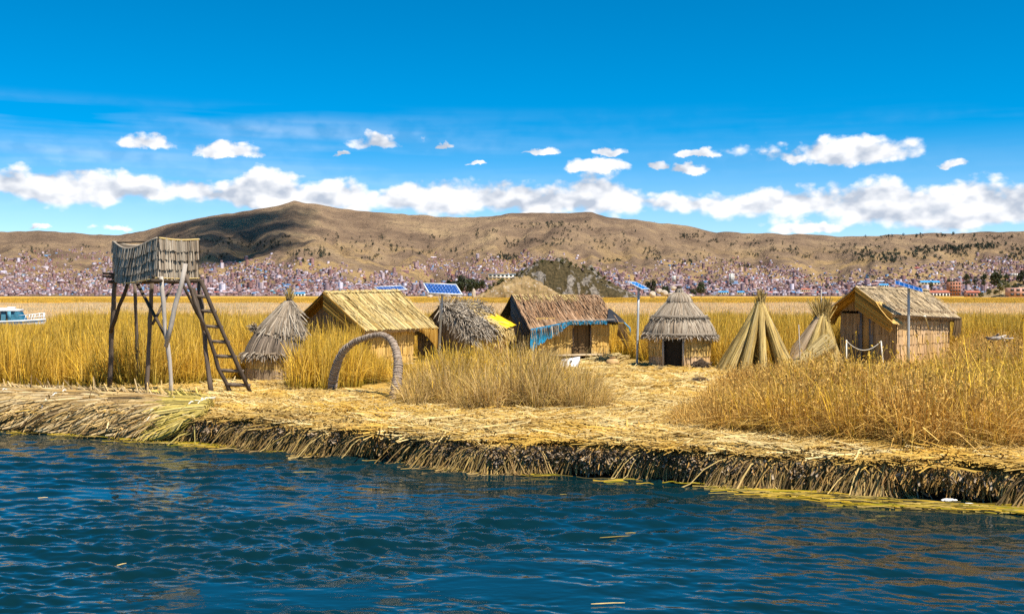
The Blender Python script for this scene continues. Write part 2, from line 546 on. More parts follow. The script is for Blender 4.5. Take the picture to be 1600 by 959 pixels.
mat_reed('roof_tan', [(0.40, 0.30, 0.17), (0.52, 0.40, 0.25), (0.27, 0.195, 0.10), (0.46, 0.35, 0.21), (0.14, 0.10, 0.055), (0.48, 0.37, 0.23), (0.18, 0.12, 0.065)], trans=0.0, per_obj=0.06, patch_cols=[(0.34, 0.26, 0.16), (0.47, 0.37, 0.24), (0.24, 0.18, 0.11)], pscale=1.0, streak=0.3)
mat_reed('thatch_grey', [(0.26, 0.21, 0.16), (0.38, 0.32, 0.25), (0.18, 0.14, 0.10), (0.48, 0.42, 0.34), (0.30, 0.23, 0.16)], trans=0.0, per_obj=0.06, streak=0.3)
mat_reed('thatch_light', [(0.29, 0.235, 0.175), (0.45, 0.38, 0.29), (0.16, 0.125, 0.09), (0.38, 0.31, 0.235), (0.24, 0.175, 0.115), (0.09, 0.07, 0.05)], trans=0.0, per_obj=0.06, streak=0.3)
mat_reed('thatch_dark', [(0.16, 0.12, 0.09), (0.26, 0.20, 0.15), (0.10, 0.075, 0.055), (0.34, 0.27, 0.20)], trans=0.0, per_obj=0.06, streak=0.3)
mat_reed('bundle_reed', [(0.50, 0.35, 0.11), (0.62, 0.46, 0.18), (0.34, 0.22, 0.06), (0.56, 0.40, 0.13), (0.22, 0.14, 0.045), (0.66, 0.52, 0.25)], trans=0.05, per_obj=0.1, streak=0.3)
mat_reed('bundle_tan', [(0.52, 0.33, 0.11), (0.66, 0.47, 0.22), (0.34, 0.19, 0.05), (0.72, 0.55, 0.30), (0.16, 0.09, 0.03), (0.58, 0.39, 0.14), (0.09, 0.05, 0.02)], trans=0.06, per_obj=0.12, streak=0.3)
mat_reed('bundle_green', [(0.46, 0.33, 0.06), (0.58, 0.44, 0.12), (0.30, 0.23, 0.035), (0.64, 0.49, 0.17), (0.13, 0.10, 0.02)], trans=0.06, per_obj=0.05, streak=0.3)
mat_reed('floating_reed', [(0.36, 0.22, 0.012), (0.19, 0.17, 0.008), (0.44, 0.28, 0.03), (0.06, 0.065, 0.006), (0.46, 0.32, 0.09), (0.025, 0.02, 0.006), (0.10, 0.07, 0.012)], trans=0.05, rough=0.8, spec=0.1)
mat_plain('peat', (0.020, 0.015, 0.011), 0.9, 0.1, 0.5, 14, bumpy=0.8)
mat_plain('clod', (0.055, 0.038, 0.026), 0.95, 0.1, 0.6, 16, bumpy=1.0)
mat_plain('pole_wood', (0.14, 0.105, 0.08), 0.8, 0.2, 0.4, 9, stretch=(1, 1, 0.2), bumpy=0.4)
mat_plain('dark_wood', (0.07, 0.05, 0.035), 0.8, 0.2, 0.4, 9, stretch=(1, 1, 0.2), bumpy=0.4)
mat_plain('silver_wood', (0.40, 0.35, 0.30), 0.8, 0.2, 0.25, 12, stretch=(1, 1, 0.2), bumpy=0.3)
mat_plain('plank', (0.45, 0.36, 0.24), 0.8, 0.2, 0.2, 8, stretch=(1, 1, 0.15))
mat_plain('door_wood', (0.48, 0.30, 0.12), 0.75, 0.2, 0.2, 6, stretch=(3, 3, 0.4))
mat_plain('door_brown', (0.16, 0.10, 0.045), 0.8, 0.2, 0.35, 8, stretch=(4, 4, 0.3))
mat_plain('blue_plank', (0.13, 0.14, 0.19), 0.7, 0.3, 0.3, 6)
mat_plain('steel', (0.42, 0.43, 0.43), 0.5, 0.4, 0.08, 20, metal=0.15)
mat_plain('aluminium', (0.60, 0.62, 0.64), 0.45, 0.4, 0.05, 20)
mat_plain('frame_grey', (0.34, 0.36, 0.38), 0.45, 0.4, 0.05, 20)
mat_plain('rope', (0.72, 0.68, 0.60), 0.9, 0.1, 0.15, 40)
mat_plain('rope_tan', (0.50, 0.38, 0.20), 0.9, 0.1, 0.2, 40)
mat_plain('white_plastic', (0.78, 0.78, 0.78), 0.35, 0.5, 0.05, 10)
mat_plain('boat_white', (0.82, 0.82, 0.82), 0.3, 0.5, 0.04, 3)
mat_plain('blue_tarp', (0.015, 0.27, 0.52), 0.35, 0.5, 0.4, 9, bumpy=0.6)
mat_plain('black_tarp', (0.016, 0.016, 0.019), 0.45, 0.4, 0.4, 5, bumpy=0.5)
mat_plain('yellow_tarp', (0.62, 0.40, 0.012), 0.65, 0.2, 0.22, 5, bumpy=0.6)
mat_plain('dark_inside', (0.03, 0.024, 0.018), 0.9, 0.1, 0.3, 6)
mat_plain('clay', (0.52, 0.33, 0.15), 0.8, 0.2, 0.2, 8)
mat_plain('soot', (0.03, 0.03, 0.035), 0.4, 0.5, 0.3, 10)
mat_plain('arch_reed', (0.20, 0.15, 0.115), 0.85, 0.2, 0.3, 14, bumpy=0.4)
mat_plain('arch_rope', (0.36, 0.285, 0.225), 0.9, 0.1, 0.45, 9, bumpy=0.5)
mat_plain('cabin_glass', (0.035, 0.12, 0.17), 0.12, 0.6, 0.5, 2.2)
mat_plain('curtain', (0.10, 0.30, 0.40), 0.8, 0.2, 0.3, 5, stretch=(6, 1, 0.5))
mat_plain('blue_roof', (0.05, 0.25, 0.50), 0.5, 0.3, 0.2, 0.2)
mat_plain('red_roof', (0.36, 0.11, 0.065), 0.7, 0.3, 0.2, 0.2)
mat_plain('pink_wall', (0.46, 0.26, 0.21), 0.8, 0.2, 0.15, 0.2)
mat_plain('brick_wall', (0.36, 0.16, 0.10), 0.85, 0.2, 0.2, 0.3)
mat_plain('white_wall', (0.72, 0.71, 0.68), 0.8, 0.2, 0.1, 0.3)
mat_plain('dark_opening', (0.03, 0.03, 0.035), 0.5, 0.3, 0.2, 1)
mat_plain('bark', (0.10, 0.075, 0.05), 0.9, 0.1, 0.3, 3)
mat_plain('bottle', (0.55, 0.68, 0.74), 0.1, 0.6, 0.2, 12)
mat_plain('boulder', (0.42, 0.36, 0.29), 0.9, 0.2, 0.35, 0.25, bumpy=0.9)
mat_plain('cap_blue', (0.03, 0.14, 0.55), 0.4, 0.4, 0.1, 9)


def mat_solar(name, cells, lines):
    m, N = new_mat(name)
    g = N.n('ShaderNodeNewGeometry')
    tc = N.n('ShaderNodeTexCoord')
    n = N.noise(tc.outputs['Object'], 9, 3, 0.5)
    c = N.mix(n, cells, [q * 1.5 for q in cells])
    finish(N, c, 0.22, 0.5)
    MATS[name] = m


mat_solar('solar_cell', (0.012, 0.07, 0.27), None)
mat_solar('solar_cell_bright', (0.02, 0.16, 0.46), None)
mat_plain('cell_line', (0.26, 0.36, 0.50), 0.3, 0.5, 0.05, 9)


def mat_leaf(name, cols, trans=0.2):
    return mat_reed(name, cols, trans=trans, per_obj=0.3)


mat_leaf('tree_leaf', [(0.035, 0.050, 0.026), (0.055, 0.068, 0.030), (0.025, 0.036, 0.022), (0.07, 0.078, 0.035)], 0.15)
mat_leaf('far_leaf', [(0.030, 0.046, 0.032), (0.050, 0.064, 0.040), (0.022, 0.034, 0.026)], 0.1)
mat_leaf('shrub_leaf', [(0.08, 0.085, 0.03), (0.12, 0.11, 0.04), (0.05, 0.06, 0.022)], 0.15)
# ------------------------------------------------------------------ the lake
EDGE_PX = [(-700, 640), (-400, 652), (-150, 661), (0, 669), (100, 675), (200, 683), (310, 692), (400, 698), (500, 709), (640, 722), (770, 737), (800, 734),
           (900, 741), (1000, 748), (1100, 755), (1180, 761), (1300, 768), (1420, 777), (1500, 783), (1600, 790), (1750, 800), (2100, 820)]
EDGE = np.array([G(a, b, 0.0)[:2] for a, b in EDGE_PX])
EDGE = EDGE[np.argsort(EDGE[:, 0])]


def yedge(X):
    X = np.asarray(X, dtype=float)
    return np.interp(X, EDGE[:, 0], EDGE[:, 1]) + 0.17 * VN.fbm(X * 0.75 + 40, X * 0 + 3, 4, 0.6)


def make_water():
    # rows follow the distance, columns fan out; the surface itself is a sum of short wind waves
    py = np.concatenate([np.linspace(1080, 640, 470), np.linspace(636, 470, 60)])
    Ys = F * CH / (py - HY)
    Ys = np.concatenate([[-40, -10, -2, 3, 6, 8], Ys, [1200, 2200, 4000]])
    U = np.concatenate([[-8, -3, -1.4, -0.8], np.linspace(-0.53, 0.53, 640), [0.8, 1.4, 3, 8]])
    X = U[None, :] * np.maximum(np.abs(Ys), 8)[:, None]
    X = np.clip(X, -7000, 7000)
    Y = np.repeat(Ys[:, None], len(U), 1)
    Z = np.zeros_like(X)
    r = np.random.default_rng(3)
    fade = np.clip((60 - Y) / 40, 0, 1) * (Y > 7) * (np.abs(U)[None, :] < 0.6)
    calm = 0.72 + 0.28 * np.clip(-X / 5 + 0.4, -1, 1)
    for k in range(120):
        lam = 0.13 * (1.3 / 0.13) ** r.random()
        th = math.radians(84) + r.normal() * 0.42
        kx, ky = 2 * PI / lam * math.cos(th), 2 * PI / lam * math.sin(th)
        amp = 0.0030 * lam ** 0.78
        ph = kx * X + ky * Y + r.random() * 2 * PI + 0.8 * VN.one(X * 0.35 + k, Y * 0.35)
        s = np.sin(ph)
        s = s + 0.28 * np.cos(2 * ph)
        Z += amp * s * (calm if lam < 0.8 else 1.0) * np.clip((lam * 26 - (Y - 12) * 0.35) / 4, 0.15, 1)
    grp = 0.85 + 0.75 * VN.fbm(X * 0.30, Y * 0.55, 3)
    Z = Z * fade * grp
    n, m = X.shape
    i = np.arange(n - 1)[:, None] * m + np.arange(m - 1)[None, :]
    Fq = np.stack([i, i + 1, i + m + 1, i + m], -1).reshape(-1, 4)
    me = mesh_data('lake_water', np.stack([X, Y, Z], -1), Fq, None, True)
    mt, N = new_mat('lake')
    g = N.n('ShaderNodeNewGeometry')
    v = N.mapping(g.outputs['Position'], (1.0, 1.7, 1.0))
    n1 = N.noise(v, 5.5, 3, 0.6, 0.4)
    n2 = N.noise(v, 1.3, 3, 0.5)
    h = N.m('MULTIPLY', n1, N.lin(n2, 0.40, 0.62, 0.1, 1.3))
    nm = bump(N, h, 0.16, 0.022)
    p = finish(N, (0.002, 0.017, 0.022), 0.02, 0.5, nm)
    p.inputs['IOR'].default_value = 1.333
    o = link('lake_water', me, mt)
    tag(o, kind='structure')


make_water()


# ------------------------------------------------------------------ the floating island of reeds
def gz(X, Y):
    X = np.asarray(X, dtype=float); Y = np.asarray(Y, dtype=float)
    d = np.clip(Y - yedge(X), 0, 60)
    return 0.60 + 0.05 * VN.fbm(X * 0.5, Y * 0.5, 3) - 0.10 * np.exp(-d / 0.35)


def make_island():
    xs = np.concatenate([np.linspace(-70, -17, 30), np.linspace(-16.8, 13, 500), np.linspace(13.3, 60, 30)])
    ye = yedge(xs)
    prof = [(0.55, -0.6), (0.30, -0.25), (0.14, -0.05), (0.06, 0.12), (0.0, 0.28), (-0.05, 0.40), (0.0, 0.48), (0.10, 0.53)]
    V = []
    for k, (t, z) in enumerate(prof):
        j = 0.10 * VN.fbm(xs * 3.1 + 7 * k, np.full_like(xs, z * 6), 3) + 0.05 * VN.fbm(xs * 11, np.full_like(xs, z * 17 + k), 2)
        V.append(np.stack([xs, ye + t + j * (1 if k < 7 else 0.3), np.full_like(xs, z) + 0.04 * VN.fbm(xs * 5, xs * 0 + k, 2) * (k > 2)], -1))
    ts = [0.25, 0.5, 0.8, 1.2, 1.7, 2.3, 3, 4, 5.2, 6.6, 8.2, 10, 12, 14.5, 17, 20, 24, 28, 33, 38, 44, 50]
    for t in ts:
        y = ye + t
        z = gz(xs, y) + 0.02 * VN.fbm(xs * 4, y * 4, 2)
        if t > 40: z = z - (t - 40) * 0.12
        V.append(np.stack([xs, y, z], -1))
    V = np.array(V); n, m, _ = V.shape
    i = np.arange(n - 1)[:, None] * m + np.arange(m - 1)[None, :]
    Fq = np.stack([i, i + 1, i + m + 1, i + m], -1).reshape(-1, 4)
    kf = np.arange(n - 1).repeat(m - 1)
    me = mesh_data('reed_island', V, Fq, None, True)
    mt, N = new_mat('island_straw')
    g = N.n('ShaderNodeNewGeometry')
    v = N.mapping(g.outputs['Position'], (1.0, 2.6, 2.0), (0, 0, 0.25))
    n1 = N.noise(v, 9, 8, 0.65, 0.6)
    n2 = N.noise(g.outputs['Position'], 0.5, 4, 0.6)
    c = N.ramp(n1, [(0.30, (0.20, 0.11, 0.03)), (0.46, (0.42, 0.27, 0.07)), (0.62, (0.58, 0.41, 0.14)), (0.75, (0.68, 0.54, 0.27))])
    c = N.mix(N.ss(n2, 0.42, 0.62), c, N.mix(0.55, c, (0.50, 0.30, 0.05)))
    finish(N, c, 0.85, 0.2, bump(N, n1, 0.9, 0.06))
    o = link('reed_island', me, mt)
    me.materials.append(MATS['peat'])
    me.polygons.foreach_set('material_index', (kf < 6).astype(np.int32))
    tag(o, kind='structure')


make_island()


# ------------------------------------------------------------------ hills
SIL = [(-900, 372), (-500, 352), (-300, 366), (-100, 371), (0, 361), (40, 361), (60, 358), (100, 362), (150, 366), (190, 366), (235, 357), (280, 346), (330, 337), (390, 327),
       (430, 321), (460, 314), (478, 317), (500, 319), (530, 324), (560, 328), (640, 335), (690, 337), (740, 339), (800, 333), (850, 331), (890, 333), (925, 331),
       (960, 340), (1010, 345), (1060, 350), (1100, 358), (1120, 362), (1200, 363), (1290, 367), (1330, 368), (1380, 367), (1450, 364), (1530, 362), (1600, 361), (1800, 352),
       (2100, 366), (2500, 372)]
SILx = np.array([(a - 800) / F for a, b in SIL]); SILe = np.array([HY - b for a, b in SIL], dtype=float)
HV = ValueNoise(21)
Y0, Y1 = 2450.0, 6400.0


def hill_z(X, Y):
    u = X / Y
    e = np.interp(u, SILx, SILe)
    e = e + 1.2 * HV.fbm(u * 60, u * 0 + 2, 3)
    t = (Y - Y0) / (Y1 - Y0)
    tc = np.clip(t, 0, 1)
    # gentle town slope, spurs, then the ridge
    spur = 0.26 * HV.fbm(u * 11 + 3, tc * 2.2, 4) * np.sin(np.clip(tc, 0, 1) * PI)
    gl = 0.10 * HV.fbm(u * 42 + 8, tc * 5, 3) * np.sin(tc * PI)
    g = 0.40 * tc + 0.60 * tc ** 1.9 + (spur + gl) * (0.35 + 0.65 * tc)
    back = np.clip(t - 1, 0, 3)
    z = (e * g * Y / F) + CH * 0.2 - back * 500
    z = z + 7 * HV.fbm(X * 0.006, Y * 0.006, 4) * np.clip(tc * 3, 0, 1) * np.clip((1.02 - t) * 8, 0.15, 1)
    return np.where(t < 0, -1.2 + 0.6 * np.clip(1 + t * 20, 0, 1), z)


HU = np.concatenate([np.linspace(-1.1, -0.52, 60), np.linspace(-0.515, 0.515, 760), np.linspace(0.52, 1.1, 60)])
HT = np.concatenate([[-0.03, -0.005], np.linspace(0, 1, 230), [1.03, 1.08, 1.2, 1.5]])
HYs = Y0 + HT * (Y1 - Y0)
HX = HU[None, :] * HYs[:, None]
HYY = np.repeat(HYs[:, None], len(HU), 1)
HZ = hill_z(HX, HYY)
HE = (HZ - CH) / HYY * F                # rows above the horizon
HEmax = np.maximum.accumulate(HE, 0)


def on_hill(px, py):
    """nearest visible point of the hills at that place"""
    j = int(np.argmin(np.abs(HU - (px - 800) / F)))
    e = HY - py
    k = int(np.searchsorted(HEmax[:, j], e))
    if k >= len(HYs): return None
    Y = HYs[k]; X = (px - 800) / F * Y
    return np.array((X, Y, float(hill_z(np.array(X), np.array(Y)))))


def make_hills():
    n, m = HX.shape
    i = np.arange(n - 1)[:, None] * m + np.arange(m - 1)[None, :]
    Fq = np.stack([i, i + 1, i + m + 1, i + m], -1).reshape(-1, 4)
    me = mesh_data('hills', np.stack([HX, HYY, HZ], -1), Fq, None, True)
    mt, N = new_mat('dry_hill')
    g = N.n('ShaderNodeNewGeometry')
    pos = g.outputs['Position']
    sp = N.n('ShaderNodeSeparateXYZ'); N.put(sp.inputs[0], pos)
    n1 = N.noise(pos, 0.0035, 7, 0.62)
    n2 = N.noise(pos, 0.022, 6, 0.65)
    c = N.ramp(n1, [(0.32, (0.145, 0.098, 0.068)), (0.46, (0.235, 0.16, 0.105)), (0.56, (0.31, 0.213, 0.132)), (0.70, (0.43, 0.305, 0.17))])
    # dry golden fields low on the slopes
    lo = N.ss(sp.outputs[2], 330, 90)
    nf = N.noise(N.mapping(pos, (1, 0.55, 1.0)), 0.006, 4, 0.6)
    c = N.mix(N.m('MULTIPLY', lo, N.ss(nf, 0.45, 0.60)), c, (0.45, 0.30, 0.135))
    # terraces: thin lines that follow the contours
    zz = N.m('ADD', N.m('MULTIPLY', sp.outputs[2], 0.085), N.m('MULTIPLY', n2, 2.4))
    tr = N.m('FRACT', zz)
    trm = N.m('MULTIPLY', N.ss(tr, 0.24, 0.0), N.ss(N.noise(pos, 0.003, 3, 0.5), 0.42, 0.6))
    c = N.mix(N.m('MULTIPLY', trm, 0.6), c, (0.13, 0.09, 0.065))
    # scrub
    sc = N.noise(pos, 0.030, 4, 0.7)
    c = N.mix(N.m('MULTIPLY', N.ss(sc, 0.56, 0.68), 0.75), c, (0.115, 0.088, 0.06))
    rk = N.noise(pos, 0.11, 5, 0.75)
    c = N.mix(N.m('MULTIPLY', N.ss(rk, 0.45, 0.68), 0.35), c, (0.14, 0.10, 0.075))
    c = N.mix(N.m('MULTIPLY', N.ss(rk, 0.5, 0.32), 0.22), c, (0.38, 0.27, 0.15))
    finish(N, c, 0.95, 0.05, bump(N, N.m('ADD', N.m('MULTIPLY', n2, 1.0), N.m('MULTIPLY', rk, 0.3)), 1.0, 40.0))
    tag(link('hills', me, mt), kind='structure')


make_hills()

# ------------------------------------------------------------------ the town on the far shore
TOWN_TOP = [(-200, 404), (0, 404), (60, 402), (120, 396), (180, 404), (240, 408), (320, 412), (420, 408), (500, 414), (560, 427), (600, 425), (650, 412), (700, 402), (760, 400),
            (850, 404), (960, 414), (1000, 412), (1100, 411), (1150, 408), (1200, 416), (1260, 421), (1350, 425), (1420, 417), (1450, 412), (1500, 405), (1560, 402),
            (1600, 405), (1800, 405)]
TTx = np.array([a for a, b in TOWN_TOP]); TTy = np.array([b for a, b in TOWN_TOP])
WALLS = [(0.33, 0.19, 0.15), (0.28, 0.16, 0.125), (0.40, 0.25, 0.20), (0.46, 0.34, 0.29), (0.24, 0.16, 0.14), (0.36, 0.27, 0.25), (0.55, 0.47, 0.42),
         (0.32, 0.20, 0.17), (0.42, 0.29, 0.25), (0.62, 0.58, 0.54), (0.27, 0.18, 0.15), (0.20, 0.15, 0.14)]
ROOFS = [(0.33, 0.28, 0.27), (0.26, 0.18, 0.155), (0.40, 0.35, 0.33), (0.30, 0.19, 0.15), (0.48, 0.44, 0.42), (0.22, 0.18, 0.18), (0.36, 0.22, 0.17), (0.24, 0.31, 0.37)]


def mat_town(name, cols, extra):
    m, N = new_mat(name)
    g = N.n('ShaderNodeNewGeometry')
    oi = N.n('ShaderNodeObjectInfo')
    r = N.m('FRACT', N.m('ADD', g.outputs['Random Per Island'], oi.outputs['Random']))
    allc = [(q[0] * 0.94, q[1] * 0.88, q[2] * 1.03) for q in cols * 3 + extra]  # mauve shift mixed into every tone, standing in for distant haze
    c = N.ramp(r, [(i / len(allc), q) for i, q in enumerate(allc)][:32], 'CONSTANT')
    finish(N, c, 0.85, 0.15)
    MATS[name] = m


mat_town('town_wall', WALLS[:9], [(0.80, 0.78, 0.76), (0.66, 0.50, 0.36), (0.22, 0.40, 0.55), (0.74, 0.70, 0.66)])
mat_town('town_roof', ROOFS, [(0.06, 0.26, 0.46), (0.58, 0.57, 0.56), (0.46, 0.13, 0.08), (0.10, 0.33, 0.36)])


def town_house_geo(c, w, d, h, rz, gable):
    """walls, roof, windows as three vertex/face groups round point c (ground centre)"""
    ca, sa_ = math.cos(rz), math.sin(rz)
    R = lambda x, y, z: (c[0] + x * ca - y * sa_, c[1] + x * sa_ + y * ca, c[2] + z)
    a, b = w / 2, d / 2
    Vw = [R(x, y, z) for z in (-3.0, h) for x, y in ((-a, -b), (a, -b), (a, b), (-a, b))]
    Fw = [(0, 1, 5, 4), (1, 2, 6, 5), (2, 3, 7, 6), (3, 0, 4, 7)]
    e = 0.4
    if gable:
        r = h + 0.22 * d
        Vr = [R(-a - e, -b - e, h - .1), R(a + e, -b - e, h - .1), R(a + e, 0, r), R(-a - e, 0, r), R(a + e, b + e, h - .1), R(-a - e, b + e, h - .1)]
        Fr = [(0, 1, 2, 3), (3, 2, 4, 5)]
    else:
        Vr = [R(-a, -b, h), R(a, -b, h), R(a, b, h), R(-a, b, h), R(-a, -b, h + .02)]
        Fr = [(0, 1, 2, 3)]
    Vo = []; Fo = []
    st = max(1, int(h / 2.9)); nw = max(1, int(w / 3.6))
    for s in range(st):
        for k in range(nw):
            x0 = -a + (k + 0.5) * w / nw - 0.65; z0 = 0.9 + s * 2.8
            q = len(Vo)
            Vo += [R(x0, -b - .06, z0), R(x0 + 1.3, -b - .06, z0), R(x0 + 1.3, -b - .06, z0 + 1.3), R(x0, -b - .06, z0 + 1.3)]
            Fo.append((q, q + 1, q + 2, q + 3))
    return (Vw, Fw), (Vr, Fr), (Vo, Fo)


def make_town():
    r = np.random.default_rng(77)
    spots = []
    tries = 0
    while len(spots) < 13500 and tries < 110000:
        tries += 1
        px = r.uniform(-130, 1730)
        ty = np.interp(px, TTx, TTy) - 5 + 6 * HV.one(np.array(px * 0.05), np.array(1.0))
        py = r.uniform(ty - 3, 462)
        den = np.clip((py - ty) / 15 + 0.18, 0, 1) * (0.62 + 0.38 * np.clip((py - 425) / 20, 0, 1))
        bare = HV.fbm(np.array(px * 0.018), np.array(py * 0.06), 3)
        if bare > 0.38 and py < 445: den *= 0.2
        if 540 < px < 700 and py < 440 and bare > -0.1: den *= 0.25
        if r.random() > den: continue
        p = on_hill(px, py)
        if p is None: continue
        spots.append((px, py, p))
    near = sorted(range(len(spots)), key=lambda i: spots[i][2][1])
    vis = [i for i in near if 0 < spots[i][0] < 1600]
    # spread the individually built houses over the whole waterfront
    single = set(vis[:300])
    bw, br, bo = B(), B(), B()
    kinds = []
    for k in range(10):
        w, d, h = r.uniform(8, 14), r.uniform(7, 11), float(r.choice([3.2, 5.8, 5.8, 8.6]))
        g = town_house_geo((0, 0, 0), w, d, h, 0, r.random() < 0.4)
        ws = mesh_data('town_house', g[0][0], np.array(g[0][1])); rs = mesh_data('roof', g[1][0], np.array(g[1][1])); os_ = mesh_data('window', g[2][0], np.array(g[2][1]))
        ws.materials.append(MATS['town_wall']); rs.materials.append(MATS['town_roof']); os_.materials.append(MATS['dark_opening'])
        kinds.append((ws, rs, os_))
    for i, (px, py, p) in enumerate(spots):
        rz = r.normal() * 0.35 + (r.random() < 0.5) * PI / 2
        if i in single:
            ws, rs, os_ = kinds[r.integers(10)]
            o = link('town_house', ws); o.location = p; o.rotation_euler = (0, 0, float(rz % PI - PI / 2) * 0.5)
            side = 'left' if px < 560 else ('right' if px > 1120 else 'middle')
            tag(o, 'small plastered or brick house on the %s third of the far town shore' % side, 'house', 'front row houses in the %s third of the far town' % side)
            for nm, me in (('roof', rs), ('window', os_)):
                q = link(nm, me, None, o)
            q['kind'] = 'stuff'
        else:
            w, d, h = r.uniform(5, 12), r.uniform(5, 10), float(r.choice([2.8, 2.8, 2.8, 5.4, 5.4, 7.8])) 
            if r.random() < 0.012: w, d, h = r.uniform(9, 14), 10, r.uniform(14, 24)
            if r.random() < 0.02: w, d, h = r.uniform(20, 36), 14, 6
            a, b, c = town_house_geo(p, w, d, h, rz, r.random() < 0.35)
            bw.add(a[0], np.array(a[1])); br.add(b[0], np.array(b[1])); bo.add(c[0], np.array(c[1]))
    o = bw.build('town_houses', MATS['town_wall'])
    tag(o, 'mass of brick and plaster houses covering the lower slopes of the hills', 'town', kind='stuff')
    q = br.build('roofs', MATS['town_roof'], o); q['kind'] = 'stuff'
    q = bo.build('windows', MATS['dark_opening'], o); q['kind'] = 'stuff'
    return spots


make_town()


def far_building(name, label, px, py, Y, w, d, h, wall, roof=None, storeys=2, bays=6, cat='building', gable=False, rz=0.0, frame=False):
    p = P(px, py, Y)
    t = thing(name, label, cat, p)
    ca, sa_ = math.cos(rz), math.sin(rz)
    ux, uy = np.array((ca, sa_, 0)), np.array((-sa_, ca, 0)); uz = np.array((0, 0, 1.0))
    B().box(p + uz * h / 2, ux * w / 2, uy * d / 2, uz * h / 2).build('wall', MATS[wall], t)
    if roof:
        b = B()
        if gable:
            a0 = p - ux * (w / 2 + .5) + uz * h; a1 = p + ux * (w / 2 + .5) + uz * h
            hh = 0.24 * d
            b.quad(a0 - uy * (d / 2 + .6), a1 - uy * (d / 2 + .6), a1 + uz * hh, a0 + uz * hh).quad(a0 + uz * hh, a1 + uz * hh, a1 + uy * (d / 2 + .6), a0 + uy * (d / 2 + .6))
        else:
            b.box(p + uz * (h + 0.3), ux * (w / 2 + .5), uy * (d / 2 + .5), uz * 0.3)
        b.build('roof', MATS[roof], t)
    me = None
    for s in range(storeys):
        for k in range(bays):
            c = p - uy * (d / 2 + .03) + ux * ((k + .5) / bays - .5) * w + uz * ((s + .52) * h / storeys)
            ww, hh = w / bays * 0.30, h / storeys * 0.28
            if me is None:
                q = B().box((0, 0, 0), ux * ww, uy * 0.06, uz * hh).build('window', MATS['dark_opening'], None)
                me = q.data; q.parent = t
            else:
                q = link('window', me, None, t)
            q.location = [float(z) for z in (c - p)]
    return t


def make_far_buildings():
    far_building('unfinished_building', 'four storey red brick building with open window holes beside dark trees at the right shore', 1490, 462, 1500, 15, 12, 19, 'brick_wall', None, 4, 4)
    far_building('long_shed', 'long low building with bright red roof at the right shore, left of the brick block', 1456, 464, 1480, 44, 12, 6, 'white_wall', 'red_roof', 1, 10, gable=True)
    far_building('low_house', 'low house with dark red roof just right of the four storey brick block', 1519, 464, 1470, 18, 10, 6, 'pink_wall', 'red_roof', 1, 4, gable=True)
    far_building('pink_house', 'pink walled house under the grassy mound at the right edge', 1592, 464, 1300, 28, 11, 11, 'pink_wall', None, 2, 4)
    far_building('blue_shed', 'blue roofed long shed on the shore behind the brown hut peak', 462, 463, 2420, 42, 14, 6, 'white_wall', 'blue_roof', 1, 6, gable=True)
    far_building('college_block', 'long pale blue institutional block beside the rocky outcrop', 792, 437, 1900, 64, 14, 9, 'white_wall', 'blue_roof', 2, 9)
    far_building('blue_hall', 'blue roofed hall standing above the roof of the right hut', 1380, 449, 2400, 20, 14, 5, 'white_wall', 'blue_roof', 1, 4, gable=True)
    far_building('blue_hall', 'wide blue roofed hall among the houses left of the dark tall trees', 1452, 445, 2300, 40, 16, 5, 'white_wall', 'blue_roof', 1, 6, gable=True)
    far_building('blue_hall', 'blue roofed hall left of the reed teepee tip', 1130, 460, 2420, 22, 12, 5, 'white_wall', 'blue_roof', 1, 4, gable=True)
    far_building('blue_hall', 'blue roofed hall just left of the reed teepee near the shoreline', 1157, 460, 2420, 15, 12, 5, 'white_wall', 'blue_roof', 1, 3, gable=True)
    far_building('red_hall', 'red roofed hall in the town between the two reed teepees', 1258, 456, 2400, 18, 12, 5, 'white_wall', 'red_roof', 1, 4, gable=True)
    far_building('white_tower', 'tall white tower block above the round thatched hut', 1143, 442, 2600, 11, 10, 22, 'white_wall', None, 5, 2)
    far_building('white_tower', 'narrow white tower block just left of the round hut peak', 1053, 440, 2600, 8, 10, 14, 'white_wall', None, 4, 2)
    far_building('white_house', 'white house with green roof far up at the right edge', 1588, 432, 2500, 22, 12, 7, 'white_wall', None, 2, 4)


make_far_buildings()


# ------------------------------------------------------------------ trees
def leaf_cloud(centres, radii, n, leaf, seed):
    r = np.random.default_rng(seed)
    k = r.integers(0, len(centres), n)
    d = nrm(r.normal(size=(n, 3)))
    rad = np.asarray(radii)[k]
    p = np.asarray(centres)[k] + d * (rad * (0.55 + 0.5 * r.random(n) ** 0.6))[:, None]
    a = nrm(r.normal(size=(n, 3)) + d * 0.4); b = nrm(np.cross(a, r.normal(size=(n, 3))))
    s = leaf * (0.6 + 0.8 * r.random(n))[:, None]
    V = np.stack([p - a * s - b * s * 0.7, p + a * s - b * s * 0.7, p + a * s * 0.8 + b * s * 0.7, p - a * s * 0.8 + b * s * 0.7], 1)
    return V.reshape(-1, 3), np.arange(4 * n).reshape(-1, 4)


